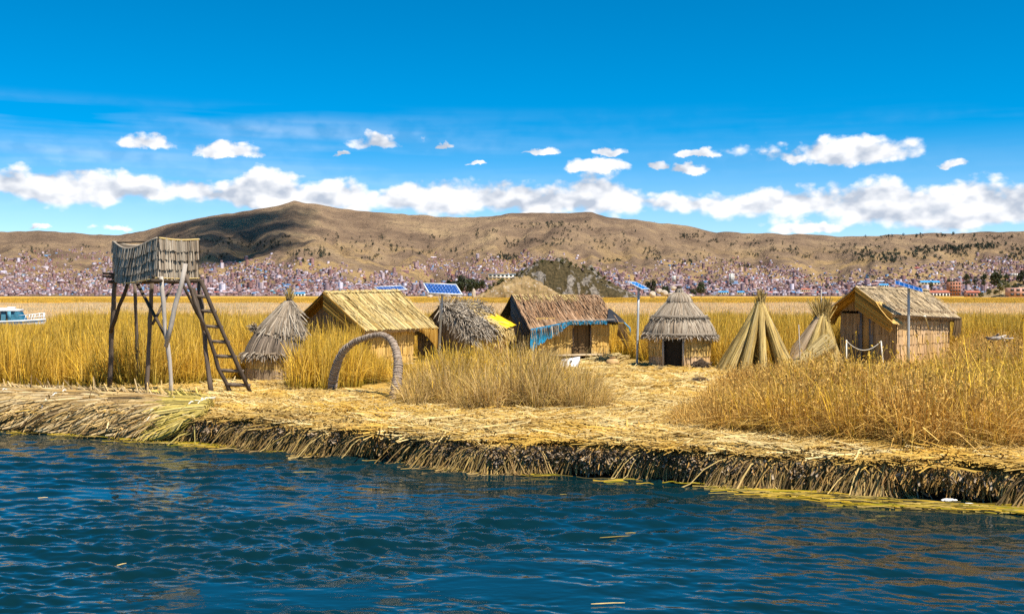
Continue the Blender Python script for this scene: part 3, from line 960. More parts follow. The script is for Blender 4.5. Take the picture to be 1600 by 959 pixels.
def tree_kind(seed, h, w, n, tall=False):
    """returns (crown mesh, trunk mesh) of a tree standing at the origin"""
    r = np.random.default_rng(seed)
    cs, rs = [], []
    lo = 0.22 if not tall else 0.12
    for k in range(14 if not tall else 16):
        z = lo + (1 - lo) * r.random() ** 0.8
        rr = (w / 2) * (math.sin(min(1, (z - lo) / (1 - lo) * 0.85 + 0.18) * PI) ** 0.6) * (0.55 if not tall else 0.5)
        a = r.random() * 2 * PI
        cs.append((rr * math.cos(a), rr * math.sin(a), h * z * 0.92)); rs.append(w * r.uniform(0.13, 0.24))
    V, Fq = leaf_cloud(cs, rs, n, w * 0.045 * (600 / n) ** 0.35, seed + 1)
    crown = mesh_data('crown', V, Fq)
    b = B()
    top = np.array((r.normal() * .03 * h, r.normal() * .03 * h, h * 0.62))
    b.tube(line((0, 0, -1), top, 4), np.linspace(0.035 * h, 0.012 * h, 4), 6)
    for k in range(5):
        q = cs[k]; z0 = h * (0.18 + 0.07 * k)
        b.tube(line(top * (z0 / top[2]), q, 3), [0.014 * h, 0.009 * h, 0.004 * h], 5)
    V = np.concatenate(b.V)
    trunk = mesh_data('trunk', V, [np.concatenate(f) for f in b.F.values()])
    trunk.materials.append(MATS['bark'])
    return crown, trunk


def put_tree(kind, p, s, label, group, leaf, name='tree', sx=1.0):
    t = thing(name, label, 'tree', p, group)
    t.scale = (s * sx, s * sx, s); t.rotation_euler = (0, 0, random.random() * 6.28)
    cr, tr = kind
    if not cr.materials: cr.materials.append(MATS[leaf])
    link('crown', cr, None, t)
    link('trunk', tr, None, t)
    return t


def make_trees():
    far = [tree_kind(100 + k, 1.0, 0.85, 70) for k in range(5)]
    CL = [(1350, 399, 30, 8, 22), (1390, 404, 26, 9, 30), (1420, 398, 20, 6, 16), (1460, 392, 30, 6, 34), (1500, 389, 34, 6, 34), (1540, 386, 28, 6, 30), (1590, 396, 16, 10, 26),
          (1580, 406, 16, 5, 12), (1075, 371, 22, 6, 20), (1110, 380, 14, 8, 14), (1160, 383, 22, 4, 10), (1208, 392, 24, 4, 10), (1240, 391, 18, 5, 16), (1260, 402, 18, 5, 14), (1330, 385, 40, 6, 18),
          (1300, 396, 24, 4, 10), (1180, 400, 12, 4, 8), (1015, 394, 16, 9, 18), (1025, 403, 10, 5, 10), (1075, 411, 14, 4, 18), (1165, 417, 10, 4, 12), (1140, 410, 12, 3, 8),
          (955, 409, 16, 3, 10), (1500, 400, 20, 4, 12), (1450, 405, 30, 3, 10), (790, 404, 18, 4, 26), (620, 390, 16, 6, 14), (655, 397, 14, 4, 10), (680, 372, 10, 3, 6), (575, 404, 14, 3, 8),
          (500, 402, 14, 4, 14), (460, 398, 10, 5, 8), (480, 410, 12, 3, 6), (495, 396, 30, 4, 10), (340, 378, 30, 8, 16), (390, 385, 30, 8, 16), (430, 380, 20, 6, 10), (450, 372, 8, 3, 5), (300, 372, 30, 6, 8),
          (110, 410, 4, 2, 4), (75, 397, 30, 4, 5), (40, 390, 40, 8, 10), (140, 392, 30, 8, 8), (25, 410, 40, 4, 10), (335, 402, 30, 6, 12), (820, 378, 30, 3, 14), (870, 384, 20, 3, 10), (800, 385, 12, 4, 10),
          (900, 360, 20, 2, 5), (870, 376, 18, 3, 6), (1370, 372, 60, 4, 14), (1480, 372, 60, 5, 16), (1560, 374, 40, 5, 14), (720, 395, 80, 8, 18), (560, 385, 80, 16, 22), (960, 380, 60, 12, 24),
          (1180, 378, 80, 6, 18), (1100, 400, 80, 10, 18), (850, 352, 36, 2, 16), (880, 350, 30, 2, 12), (840, 356, 30, 1.5, 10), (890, 356, 30, 1.5, 10), (745, 368, 3, 8, 8), (770, 362, 10, 2, 5), (880, 367, 10, 6, 7),
          (200, 435, 180, 16, 18), (1250, 440, 260, 12, 26), (600, 440, 160, 12, 16), (1500, 420, 90, 10, 20), (1420, 436, 40, 8, 8)]
    r = np.random.default_rng(9)
    pts = []
    for cx, cy, rx, ry, n in CL:
        for _ in range(int(n * (1.9 if n > 18 else 1.2))):
            x, y = cx + r.normal() * rx * 0.55, cy + r.normal() * ry * 0.55
            p = on_hill(x, y)
            if p is not None: pts.append((x, y, p, r.uniform(8, 15) * (1.3 if (cx > 1330 and cy < 410) else 1)))
    for k in range(110):
        x, y = r.uniform(-60, 1660), 455 - 110 * r.random() ** 0.8
        p = on_hill(x, y)
        if p is not None and y < 440: pts.append((x, y, p, r.uniform(4, 8)))
    size = [(-s / p[1] if 0 < x < 1600 else 0, i) for i, (x, y, p, s) in enumerate(pts)]
    single = set(i for _, i in sorted(size)[:290])
    bl = B()
    for i, (x, y, p, s) in enumerate(pts):
        if i in single:
            side = 'left' if x < 560 else ('right' if x > 1120 else 'middle')
            put_tree(far[i % 5], p - np.array((0, 0, 0.3)), s, 'dark green tree dotted on the dry %s slopes above the far town' % side, 'trees dotted over the %s slopes' % side, 'far_leaf', 'hill_tree', 1.1)
        else:
            cs = [p + np.array((r.normal() * s * .22, r.normal() * s * .22, s * z)) for z in (0.25, 0.45, 0.65, 0.85)]
            V, Fq = leaf_cloud(cs, [s * 0.26] * 4, 40, s * 0.10, i)
            bl.add(V, Fq)
            bl.tube(line(p - np.array((0, 0, 1)), p + np.array((0, 0, s * .6)), 2), [s * .03, s * .01], 4)
    tag(bl.build('hill_woods', MATS['far_leaf']), 'scattered small dark trees and scrub high on the far hills', 'woodland', kind='stuff')
    # nearer trees along the shore
    mid = [tree_kind(200 + k, 1.0, w, 900, tall) for k, (w, tall) in enumerate([(0.95, False), (1.05, False), (0.5, True), (0.7, True), (1.2, False)])]
    L = [(706, 456, 1250, 17, 0, 'dark bushy tree at the left end of the grove behind the solar panel'), (722, 457, 1240, 19, 1, 'broad dark tree in the grove left of the rocky outcrop'),
         (738, 458, 1230, 18, 4, 'rounded dark tree in the grove nearest to the tan mound'), (752, 452, 1260, 13, 0, 'small dark tree in the grove touching the tan mound'), (674, 459, 1240, 11, 3, 'dark conical tree peeking out left of the blue solar panel'),
         (1017, 456, 1150, 14.5, 0, 'tall round tree behind the small solar panel right of the outcrop'), (1096, 459, 1150, 12.5, 1, 'round dark tree standing right of the grey boulders'),
         (1040, 458, 1150, 9, 4, 'low dark tree between the grey boulders'), (1083, 460, 1140, 7, 4, 'small shrub tree left of the round dark tree')]
    for px, py, Y, h, k, lab in L:
        put_tree(mid[k], P(px, py + 1, Y), h, lab, None, 'tree_leaf')
    R = [(1437, 458, 12, 2, 'slim dark conifer left of the long red roof'), (1455, 456, 15, 2, 'pointed dark conifer behind the red roof'), (1486, 451, 15, 0, 'dark tree behind the brick block'), (1511, 449, 19, 3, 'dark tall tree right of the brick block'),
         (1524, 452, 19, 2, 'dark slender tree second from the brick block'), (1538, 450, 20, 3, 'dark tree at the left of the tallest tree'), (1558, 450, 27, 0, 'tallest dark tree near the grassy mound at right'), (1572, 446, 16, 3, 'dark tree on the grassy mound right of the tallest tree'), (1599, 444, 17, 1, 'dark tree cut by the right edge of the picture')]
    for px, py, h, k, lab in R:
        put_tree(mid[k], P(px, py, 1540 if px < 1590 else 1400), h, lab, None, 'tree_leaf', sx=1.0)


make_trees()


# ------------------------------------------------------------------ rocky outcrop and grassy mound on the near shore
ORD = 'first second third fourth fifth sixth seventh eighth ninth tenth eleventh twelfth thirteenth fourteenth fifteenth sixteenth'.split()


def make_outcrop():
    Yc = 1180.0
    def build(name, sil, depth, mat, seed, rocky, px0, px1, base=464):
        pxs = np.linspace(px0, px1, 190)
        top = np.interp(pxs, [a for a, b in sil], [b for a, b in sil])
        h = (base - top) / F * Yc
        rows = np.linspace(-1, 1, 60)
        X = (pxs - 800) / F * Yc
        V = []
        vn = ValueNoise(seed)
        for t in rows:
            prof = (1 - abs(t) ** 2.2) ** 0.9 if t < 1 else 0
            z = h * prof
            y = Yc + t * depth
            n1 = vn.fbm(X * 0.055, np.full_like(X, y * 0.055), 5, 0.6)
            rg = 1 - np.abs(vn.fbm(X * 0.10 - y * 0.05 + z * 0.03, X * 0.04 + y * 0.05, 4, 0.6)) * 2
            z = z * (1 + 0.16 * n1) + (rocky * 3.2 * np.clip(rg - 0.35, 0, 1) * np.clip(h / 12, 0, 1) * (prof > 0.05))
            V.append(np.stack([X, np.full_like(X, y) + rocky * 2.0 * n1, CH - (base - HY) / F * Yc + z - 1.0], -1))
        V = np.array(V); n, m, _ = V.shape
        i = np.arange(n - 1)[:, None] * m + np.arange(m - 1)[None, :]
        me = mesh_data(name, V, np.stack([i, i + 1, i + m + 1, i + m], -1).reshape(-1, 4), None, True)
        return tag(link(name, me, mat), kind='structure')
    mt, N = new_mat('outcrop_rock')
    g = N.n('ShaderNodeNewGeometry'); pos = g.outputs['Position']
    v = N.mapping(pos, (1, 1, 0.6), (0, 0.6, 0))
    n1 = N.noise(v, 0.055, 8, 0.62, 1.2)
    n2 = N.noise(pos, 0.05, 5, 0.6)
    n3 = N.noise(pos, 0.35, 5, 0.7)
    rock = N.ramp(n3, [(0.3, (0.04, 0.036, 0.032)), (0.5, (0.17, 0.15, 0.13)), (0.7, (0.33, 0.295, 0.255))])
    scrub = N.ramp(n3, [(0.3, (0.022, 0.022, 0.011)), (0.5, (0.062, 0.048, 0.024)), (0.7, (0.12, 0.088, 0.042))])
    sp = N.n('ShaderNodeSeparateXYZ'); N.put(sp.inputs[0], g.outputs['Normal'])
    c = N.mix(N.ss(N.m('SUBTRACT', n1, N.m('MULTIPLY', sp.outputs[2], 0.10)), 0.465, 0.51), scrub, rock)
    finish(N, c, 0.95, 0.1, bump(N, N.m('ADD', n1, N.m('MULTIPLY', n3, 0.35)), 1.0, 3.5))
    build('rocky_outcrop', [(770, 464), (800, 437), (815, 420), (828, 412), (850, 411), (870, 410), (890, 411), (905, 414), (925, 421), (945, 436), (962, 447), (985, 456), (1000, 464)], 36, mt, 31, 1.0, 770, 1000)
    mt2, N = new_mat('mound_grass')
    g = N.n('ShaderNodeNewGeometry'); pos = g.outputs['Position']
    n1 = N.noise(pos, 0.06, 6, 0.6); n2 = N.noise(pos, 0.22, 6, 0.7)
    c = N.ramp(n1, [(0.3, (0.15, 0.10, 0.045)), (0.5, (0.25, 0.17, 0.08)), (0.7, (0.35, 0.25, 0.125))])
    c = N.mix(N.m('MULTIPLY', N.ss(n2, 0.52, 0.62), 0.9), c, (0.13, 0.10, 0.045))
    c = N.mix(N.ss(n2, 0.44, 0.36), c, (0.38, 0.33, 0.27))
    finish(N, c, 0.95, 0.1, bump(N, n2, 0.9, 1.5))
    Yc = 1140.0
    build('grassy_mound', [(735, 464), (748, 459), (760, 452), (776, 444), (792, 438), (806, 435), (824, 434), (840, 438), (856, 448), (872, 457), (884, 464)], 24, mt2, 44, 1.0, 735, 890)
    Yc = 1420.0
    build('shore_mound', [(1525, 465), (1540, 458), (1555, 452), (1575, 446), (1590, 440), (1605, 437), (1640, 432), (1700, 440), (1760, 465)], 40, mt2, 61, 0.3, 1525, 1760, 465)
    # a flat strip of shore under the buildings at the right
    b = B()
    # bushes on the mounds
    r = np.random.default_rng(15)
    kinds = [tree_kind(300 + k, 1.0, 1.3, 160) for k in range(3)]
    spots = [(766, 452, 3.2), (772, 446, 3), (780, 445, 4), (785, 443, 4.2), (792, 447, 2.6), (806, 448, 3), (760, 456, 2.4), (812, 438, 3), (775, 455, 2.5), (824, 455, 2.6), (840, 449, 2.6)]
    for px, py, h in spots:
        put_tree(kinds[int(px) % 3], P(px, py + 1.5, 1124 + (464 - py) * 0.6), h * 1.4, 'small green bush on the tan mound, %s from its left end' % ORD[sorted(spots).index((px, py, h))], 'bushes on the tan mound', 'shrub_leaf', 'bush')
    crest = [(820, 415, 4.5), (835, 411, 4), (848, 410, 5), (862, 409, 4), (878, 409, 5), (892, 411, 4), (912, 416, 4.5), (925, 421, 5), (935, 427, 4), (856, 411, 3), (900, 413, 3.4), (952, 440, 3.4), (944, 434, 4), (865, 446, 4), (840, 440, 3.6), (816, 424, 3.4)]
    for px, py, h in crest:
        put_tree(kinds[int(px) % 3], P(px, py + 4, 1172 - (py - 409) * 0.55), h, 'dark scrub bush growing on the grey rocky outcrop, %s from its left end' % ORD[sorted(crest).index((px, py, h))], 'scrub bushes on the rocky outcrop', 'tree_leaf', 'bush')
    olive = [(1533, 463, 6), (1545, 459, 7), (1562, 455, 9), (1573, 452, 9), (1586, 448, 5), (1556, 460, 6), (1578, 458, 5)]
    for px, py, h in olive:
        put_tree(kinds[int(px) % 3], P(px, py + 1, 1384), h, 'olive bush on the grassy mound at the right edge, %s from its left' % ORD[sorted(olive).index((px, py, h))], 'bushes on the right grassy mound', 'shrub_leaf', 'bush')
    # boulders
    def boulder(seed):
        import bmesh
        bm = bmesh.new(); bmesh.ops.create_icosphere(bm, subdivisions=3, radius=1)
        for v in bm.verts:
            c = v.co; k = 1 + 0.28 * mnoise.noise(c * 1.3 + Vector((seed, 0, 0))) + 0.10 * mnoise.noise(c * 3.7 + Vector((0, seed, 0)))
            v.co = c * k
        me = bpy.data.meshes.new('boulder'); bm.to_mesh(me); bm.free()
        me.materials.append(MATS['boulder']); return me
    bs = [boulder(3.1 * k) for k in range(4)]
    for k, (px, py, w, h, lab) in enumerate([(1020, 459, 3.6, 3.4, 'leftmost pale boulder beside the small solar panel'), (1038, 457, 5.0, 3.2, 'large pale boulder left of the round hut peak'), (1049, 460, 4.6, 2.6, 'flat pale boulder just left of the round hut peak'),
                                             (1030, 454, 3.6, 3.0, 'upper pale boulder in the rock pile behind the round hut'), (1052, 449, 3.4, 2.4, 'topmost pale boulder against the town behind the round hut'), (1078, 461, 3.0, 1.8, 'small low boulder right of the round hut peak'), (740, 459, 2.6, 6.0, 'upright grey boulder at the foot of the grove'),
                                             (700, 462, 3.0, 1.6, 'white low boulder under the large solar panel'), (718, 463, 3.4, 1.2, 'white flat boulder behind the grey thatched hut'), (672, 462, 3.6, 1.8, 'pale boulder left of the large solar panel foot')]):
        o = link('boulder', bs[k % 4]); o.location = P(px, py + 1, 1120); o.scale = (w, w * 0.8, h); o.rotation_euler = (0, 0, k * 1.3)
        tag(o, lab, 'boulder', None)


make_outcrop()


# ------------------------------------------------------------------ a cumulus overhead (above the frame) that shades the left flank of the peak
def make_cloud():
    poly = [(250, 364), (330, 339), (430, 322), (466, 317), (476, 345), (462, 372), (425, 396), (360, 411), (312, 409), (278, 384)]
    rr = np.random.default_rng(4)
    import bmesh
    bm = bmesh.new()
    c0 = on_hill(370, 370); alt = 2100.0
    base = c0 + np.array(TO_SUN) * ((alt - c0[2]) / TO_SUN.z)
    k = 0
    while k < 120:
        x, y = rr.uniform(245, 480), rr.uniform(315, 412)
        if not poly_in(np.array([x]), np.array([y]), poly)[0]: continue
        p = on_hill(x, y)
        if p is None: continue
        k += 1
        q = p + np.array(TO_SUN) * ((alt - p[2]) / TO_SUN.z) - base
        s = rr.uniform(125, 185)
        m = bmesh.ops.create_icosphere(bm, subdivisions=3, radius=s)
        for v in m['verts']:
            v.co = v.co * (1 + 0.3 * mnoise.noise(v.co * 0.02 + Vector((k, 0, 0)))); v.co.z *= 0.5 if v.co.z > 0 else 0.3
            v.co += Vector((q[0], q[1], rr.uniform(-0.2, 0.2)))
    me = bpy.data.meshes.new('overhead_cloud'); bm.to_mesh(me); bm.free()
    for p in me.polygons: p.use_smooth = True
    mt, N = new_mat('cloud_white')
    p = finish(N, (0.92, 0.92, 0.93), 1.0, 0.0)
    tr = N.n('ShaderNodeBsdfTransparent'); mx = N.n('ShaderNodeMixShader'); mx.inputs[0].default_value = 0.88
    N.put(mx.inputs[1], p.outputs[0]); N.put(mx.inputs[2], tr.outputs[0])
    N.put([n for n in mt.node_tree.nodes if n.type == 'OUTPUT_MATERIAL'][0].inputs[0], mx.outputs[0])
    o = link('overhead_cloud', me, mt)
    o.location = base
    tag(o, 'white cumulus high over the hills, above the picture', 'cloud', kind='structure')


make_cloud()

# ------------------------------------------------------------------ reed craft
UP = np.array((0, 0, 1.0))


def sheet(name, top, bot, mat, parent, rw=0.06, ridge=0.02, seg=3, sag=0.0, jag0=0.02, jag1=0.06, jit=0.012, flip=False, back=0.03, build=True, bb=None):
    """a mat of reeds running from the line `top` to the line `bot` (each two or more points), each reed its own folded strip over a solid backing"""
    top = np.asarray(top, dtype=float); bot = np.asarray(bot, dtype=float)
    def resample(L, n):
        d = np.concatenate([[0], np.cumsum(np.linalg.norm(np.diff(L, axis=0), axis=1))]); s = (np.arange(n) + 0.5) / n * d[-1]
        return np.stack([np.interp(s, d, L[:, k]) for k in range(3)], -1)
    ln = max(np.linalg.norm(np.diff(top, axis=0), axis=1).sum(), np.linalg.norm(np.diff(bot, axis=0), axis=1).sum())
    n = max(3, int(ln / rw))
    A, C = resample(top, n), resample(bot, n)
    D = C - A; Ln = np.linalg.norm(D, axis=1, keepdims=True); Dn = D / (Ln + 1e-9)
    S = nrm(np.gradient((A + C) / 2, axis=0))
    Nn = nrm(np.cross(S, Dn)) * (1 if flip else -1)
    A = A - Dn * RNG.uniform(0, jag0, (n, 1)); C = C + Dn * RNG.uniform(-jag1 * 0.3, jag1, (n, 1))
    t = np.linspace(0, 1, seg + 1)[None, :, None]
    Pt = A[:, None] + (C - A)[:, None] * t + Nn[:, None] * (sag * np.sin(t * PI) + jit * RNG.standard_normal((n, 1, 1)))
    Pt = Pt + S[:, None] * (RNG.standard_normal((n, 1, 1)) * rw * 0.35 * t)
    b = bb or B()
    b.ribbons(Pt, np.full((n, 1), rw * 1.25) * RNG.uniform(0.8, 1.3, (n, 1)), S, Nn, ridge)
    m = max(8, n // 8)
    A2, C2 = resample(top, m), resample(bot, m)
    A2[0], A2[-1], C2[0], C2[-1] = top[0], top[-1], bot[0], bot[-1]
    N2 = nrm(np.cross(nrm(np.gradient((A2 + C2) / 2, axis=0)), C2 - A2)) * (1 if flip else -1)
    rows = np.stack([A2 + (C2 - A2) * q + N2 * (sag * math.sin(q * PI) - back) for q in np.linspace(0, 0.985, 5)])
    i = np.arange(4)[:, None] * m + np.arange(m - 1)[None, :]
    b.add(rows.reshape(-1, 3), np.stack([i, i + 1, i + m + 1, i + m], -1).reshape(-1, 4))
    return b.build(name, MATS[mat], parent) if build else b


def loose(b, org, dirs, n_each, length, width, spread, lift=0.02, m=3, droop=0.0):
    """short loose straws: org (n,3) starts, dirs (n,3)"""
    org = np.repeat(np.asarray(org, dtype=float), n_each, 0); dirs = np.repeat(np.asarray(dirs, dtype=float), n_each, 0)
    n = len(org)
    d = nrm(dirs + RNG.standard_normal((n, 3)) * spread)
    L = length * RNG.uniform(0.5, 1.3, (n, 1, 1))
    t = np.linspace(0, 1, m)[None, :, None]
    Pt = org[:, None] + d[:, None] * L * t - UP * (droop * L * t ** 2)
    S = nrm(np.cross(d, RNG.standard_normal((n, 3))))
    b.ribbons(Pt, width * RNG.uniform(0.6, 1.3, (n, 1)) * np.linspace(1, 0.6, m)[None, :], S)
    return b


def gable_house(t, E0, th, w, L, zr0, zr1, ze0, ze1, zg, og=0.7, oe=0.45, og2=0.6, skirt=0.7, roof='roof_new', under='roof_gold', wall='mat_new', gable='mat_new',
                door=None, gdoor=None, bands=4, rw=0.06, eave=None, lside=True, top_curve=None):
    """E0: near corner of the visible eave. The house runs along a (to the right and away), its visible slope falls towards p."""
    a = np.array((math.cos(th), math.sin(th), 0)); p = np.array((math.sin(th), -math.cos(th), 0))
    E0 = np.array((E0[0], E0[1], 0.0))
    e = lambda s, z=None: E0 + a * (s * L) + UP * (ze0 + (ze1 - ze0) * s if z is None else z)
    r = lambda s: E0 - p * w + a * (s * L) + UP * (zr0 + (zr1 - zr0) * s)
    l = lambda s: E0 - p * 2 * w + a * (s * L) + UP * (ze0 + (ze1 - ze0) * s)
    ev = eave or (lambda s: e(s))
    ss = np.linspace(0, 1, 13)
    rt = np.array([r(s) + UP * (top_curve(s) if top_curve else 0) for s in ss]); et = np.array([ev(s) for s in ss])
    sheet('roof_slope', rt + UP * 0.03, et, roof, t, rw, 0.018, 4, -0.05, 0.05, 0.07)
    # a thick dark eave edge
    sheet('eave_edge', et - UP * 0.01 + p * 0.02, et - UP * 0.11 - p * 0.04, under if under != 'roof_gold' else 'mat_grey', t, rw, 0.02, 1, 0, 0, 0.05)
    if lside:
        lt = np.array([l(s) for s in ss])
        sheet('far_slope', rt + UP * 0.02, lt, roof, t, rw, 0.018, 3, -0.04, 0.05, 0.1, flip=True)
        sheet('slope_lining', rt - UP * 0.08, lt - UP * 0.07, under, t, rw, 0.018, 3, 0.05, 0.0, 0.06)
    sheet('ridge_cap', rt + p * 0.18 - UP * 0.06, rt - p * 0.18 - UP * 0.06, roof, t, rw, 0.02, 2, 0.06, 0.03, 0.05, flip=True)
    if skirt:
        n0 = r(0) - a * 0.03; n1 = ev(0) - a * 0.03
        k = np.linspace(0, 1, 5)
        tp = np.array([n0 - UP * skirt * q for q in k]); bt = np.array([n1 + (n0 - n1) * 0.02 * q - UP * skirt * (0.8 + 0.2 * math.sin(q * 3)) * q for q in k])
        sheet('gable_skirt', tp, bt, under, t, 0.07, 0.02, 4, 0.0, 0.02, 0.06, flip=True)
    # walls
    zt = lambda s: (ze0 + (ze1 - ze0) * s) + (zr0 - ze0) * oe / w - 0.04
    s0, s1 = og / L, 1 - og2 / L
    base = E0 - p * oe
    def wallpt(s, z): return base + a * (s * L) + UP * z
    spans = [(s0, s1)]
    if door:
        spans = [(s0, door[0]), (door[1], s1)]
    H = min(zt(s0), zt(s1)) - zg
    for (q0, q1) in spans:
        for k in range(bands):
            z1, z0 = zg + H * (k + 1) / bands, zg + H * k / bands
            if k == bands - 1: za, zb = zt(q0), zt(q1)
            else: za = zb = z1
            o = 0.022 * k * p
            sheet('reed_mat', [wallpt(q0, za) + o, wallpt(q1, zb) + o], [wallpt(q0, z0 - 0.05) + o, wallpt(q1, z0 - 0.05) + o], wall, t, 0.05, 0.014, 2, 0.0, 0.0, 0.05)
    if door:
        q0, q1 = door[:2]; o = -0.10 * p
        sheet('door', [wallpt(q0, zt(q0)) + o, wallpt(q1, zt(q1)) + o], [wallpt(q0, zg) + o, wallpt(q1, zg) + o], 'door_brown', t, 0.14, 0.012, 1, 0, 0, 0.01, jit=0.003)
    # near gable wall: columns up to the roof line
    w0, w1 = base + a * og, E0 - p * (2 * w - oe) + a * og
    def gz_(q):                        # roof underside over the gable at fraction q from the visible corner
        d = abs(q - 0.5) * 2
        return zr0 - 0.12 - (zr0 - zt(s0)) * d
    gsp = [(0.0, 1.0)] if not gdoor else [(0.0, gdoor[0]), (gdoor[1], 1.0)]
    for (q0, q1) in gsp:
        qs = np.linspace(q0, q1, 9)
        zc = zt(s0)
        for k in range(bands):
            za, zb = zg + H * (k + 1) / bands, zg + H * k / bands
            o = -0.022 * k * a
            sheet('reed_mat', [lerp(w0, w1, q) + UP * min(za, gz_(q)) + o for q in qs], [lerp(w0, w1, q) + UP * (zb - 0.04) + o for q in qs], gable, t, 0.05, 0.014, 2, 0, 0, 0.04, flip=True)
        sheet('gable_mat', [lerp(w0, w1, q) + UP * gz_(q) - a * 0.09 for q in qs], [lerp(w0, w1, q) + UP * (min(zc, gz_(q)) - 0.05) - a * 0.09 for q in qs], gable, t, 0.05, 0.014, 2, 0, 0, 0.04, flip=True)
    if gdoor:
        q0, q1 = gdoor
        c0, c1 = lerp(w0, w1, q0), lerp(w0, w1, q1); dn = nrm(c1 - c0)
        top = min(gz_(q0), gz_(q1)) - 0.02
        B().box((c0 + c1) / 2 + UP * ((zg + top) / 2) + a * 0.02, (c1 - c0) / 2, a * 0.025, UP * (top - zg) / 2).build('door', MATS['door_wood'], t)
        for c in (c0, c1):
            B().box(c + UP * ((zg + top) / 2) - a * 0.05, dn * 0.09, a * 0.03, UP * (top - zg) / 2).build('door_jamb', MATS['blue_plank'], t)
    # far gable and rear wall close the room
    f0, f1 = base + a * (L - og2), E0 - p * (2 * w - oe) + a * (L - og2)
    qs = np.linspace(0, 1, 9)
    sheet('rear_gable', [lerp(f0, f1, q) + UP * gz_(q) for q in qs], [lerp(f0, f1, q) + UP * zg for q in qs], wall, t, 0.07, 0.014, 2)
    sheet('rear_wall', [w1 + UP * zt(s0), f1 + UP * zt(s1)], [w1 + UP * zg, f1 + UP * zg], wall, t, 0.07, 0.014, 2)
    return dict(a=a, p=p, e=e, r=r, l=l, ev=ev, wallpt=wallpt, w0=w0, w1=w1, zt=zt, s0=s0, s1=s1)


def shag(b, A, Bq, Cq, Dq, n, length, width, spread, lift, vmax=0.97):
    """loose straws lying on the patch A,B (ridge) C,D (eave): A-D and B-C are the slope edges"""
    u, v = RNG.random((n, 1)), RNG.random((n, 1)) * vmax
    o = (np.asarray(A) * (1 - u) + np.asarray(Bq) * u) * (1 - v) + (np.asarray(Dq) * (1 - u) + np.asarray(Cq) * u) * v
    d = nrm((np.asarray(Dq) - np.asarray(A)) * np.ones((n, 1)))
    N_ = nrm(np.cross(np.asarray(Bq) - np.asarray(A), np.asarray(Dq) - np.asarray(A)))
    if N_[2] < 0: N_ = -N_
    o = o + N_ * RNG.uniform(0, lift, (n, 1))
    d = nrm(d + RNG.standard_normal((n, 3)) * spread)
    L = length * RNG.uniform(0.4, 1.4, (n, 1, 1)); t = np.linspace(0, 1, 4)[None, :, None]
    Pt = o[:, None] + d[:, None] * L * t + N_ * (lift * 1.2 * np.sin(t * 2.6))
    S = nrm(np.cross(d, N_[None, :] + RNG.standard_normal((n, 3)) * 0.4))
    b.ribbons(Pt, width * RNG.uniform(0.6, 1.4, (n, 1)), S)
    return b


# ---- the pale hut on the left
def house_pale():
    E0 = P(571, 516, 45.0)
    t = thing('reed_hut', 'gabled reed hut with fresh pale yellow roof behind the woven arch', 'hut', (E0[0], E0[1] + 2.4, 0.6))
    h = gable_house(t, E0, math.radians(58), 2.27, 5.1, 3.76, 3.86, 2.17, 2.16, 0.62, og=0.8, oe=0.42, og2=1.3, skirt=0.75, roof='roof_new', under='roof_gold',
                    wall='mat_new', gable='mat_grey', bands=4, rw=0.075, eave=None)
    # right end of the roof mat curls down
    e, r, a, p = h['e'], h['r'], h['a'], h['p']
    ss = np.linspace(0.72, 1.0, 6)
    tp = [e(s) for s in ss]; bt = [e(s) - UP * (0.10 + 0.9 * ((s - 0.72) / 0.28) ** 1.5) - p * 0.02 for s in ss]
    sheet('roof_flap', tp, bt, 'roof_gold', t, 0.055, 0.016, 3, 0.03)
    b = B()
    shag(b, r(0) + UP * 0.05, r(1) + UP * .05, e(1) + UP * .03, e(0) + UP * .03, 320, 0.6, 0.026, 0.05, 0.03, 0.76)
    q = b.build('loose_straw', MATS['roof_new'], t); q['kind'] = 'stuff'
    w0, w1 = h['wallpt'](h['s0'], 0.58), h['wallpt'](h['s1'], 0.58)
    B().box((w0 + w1) / 2 + p * 0.06, (w1 - w0) / 2, p * 0.08, UP * 0.05).build('sill_board', MATS['plank'], t)


house_pale()


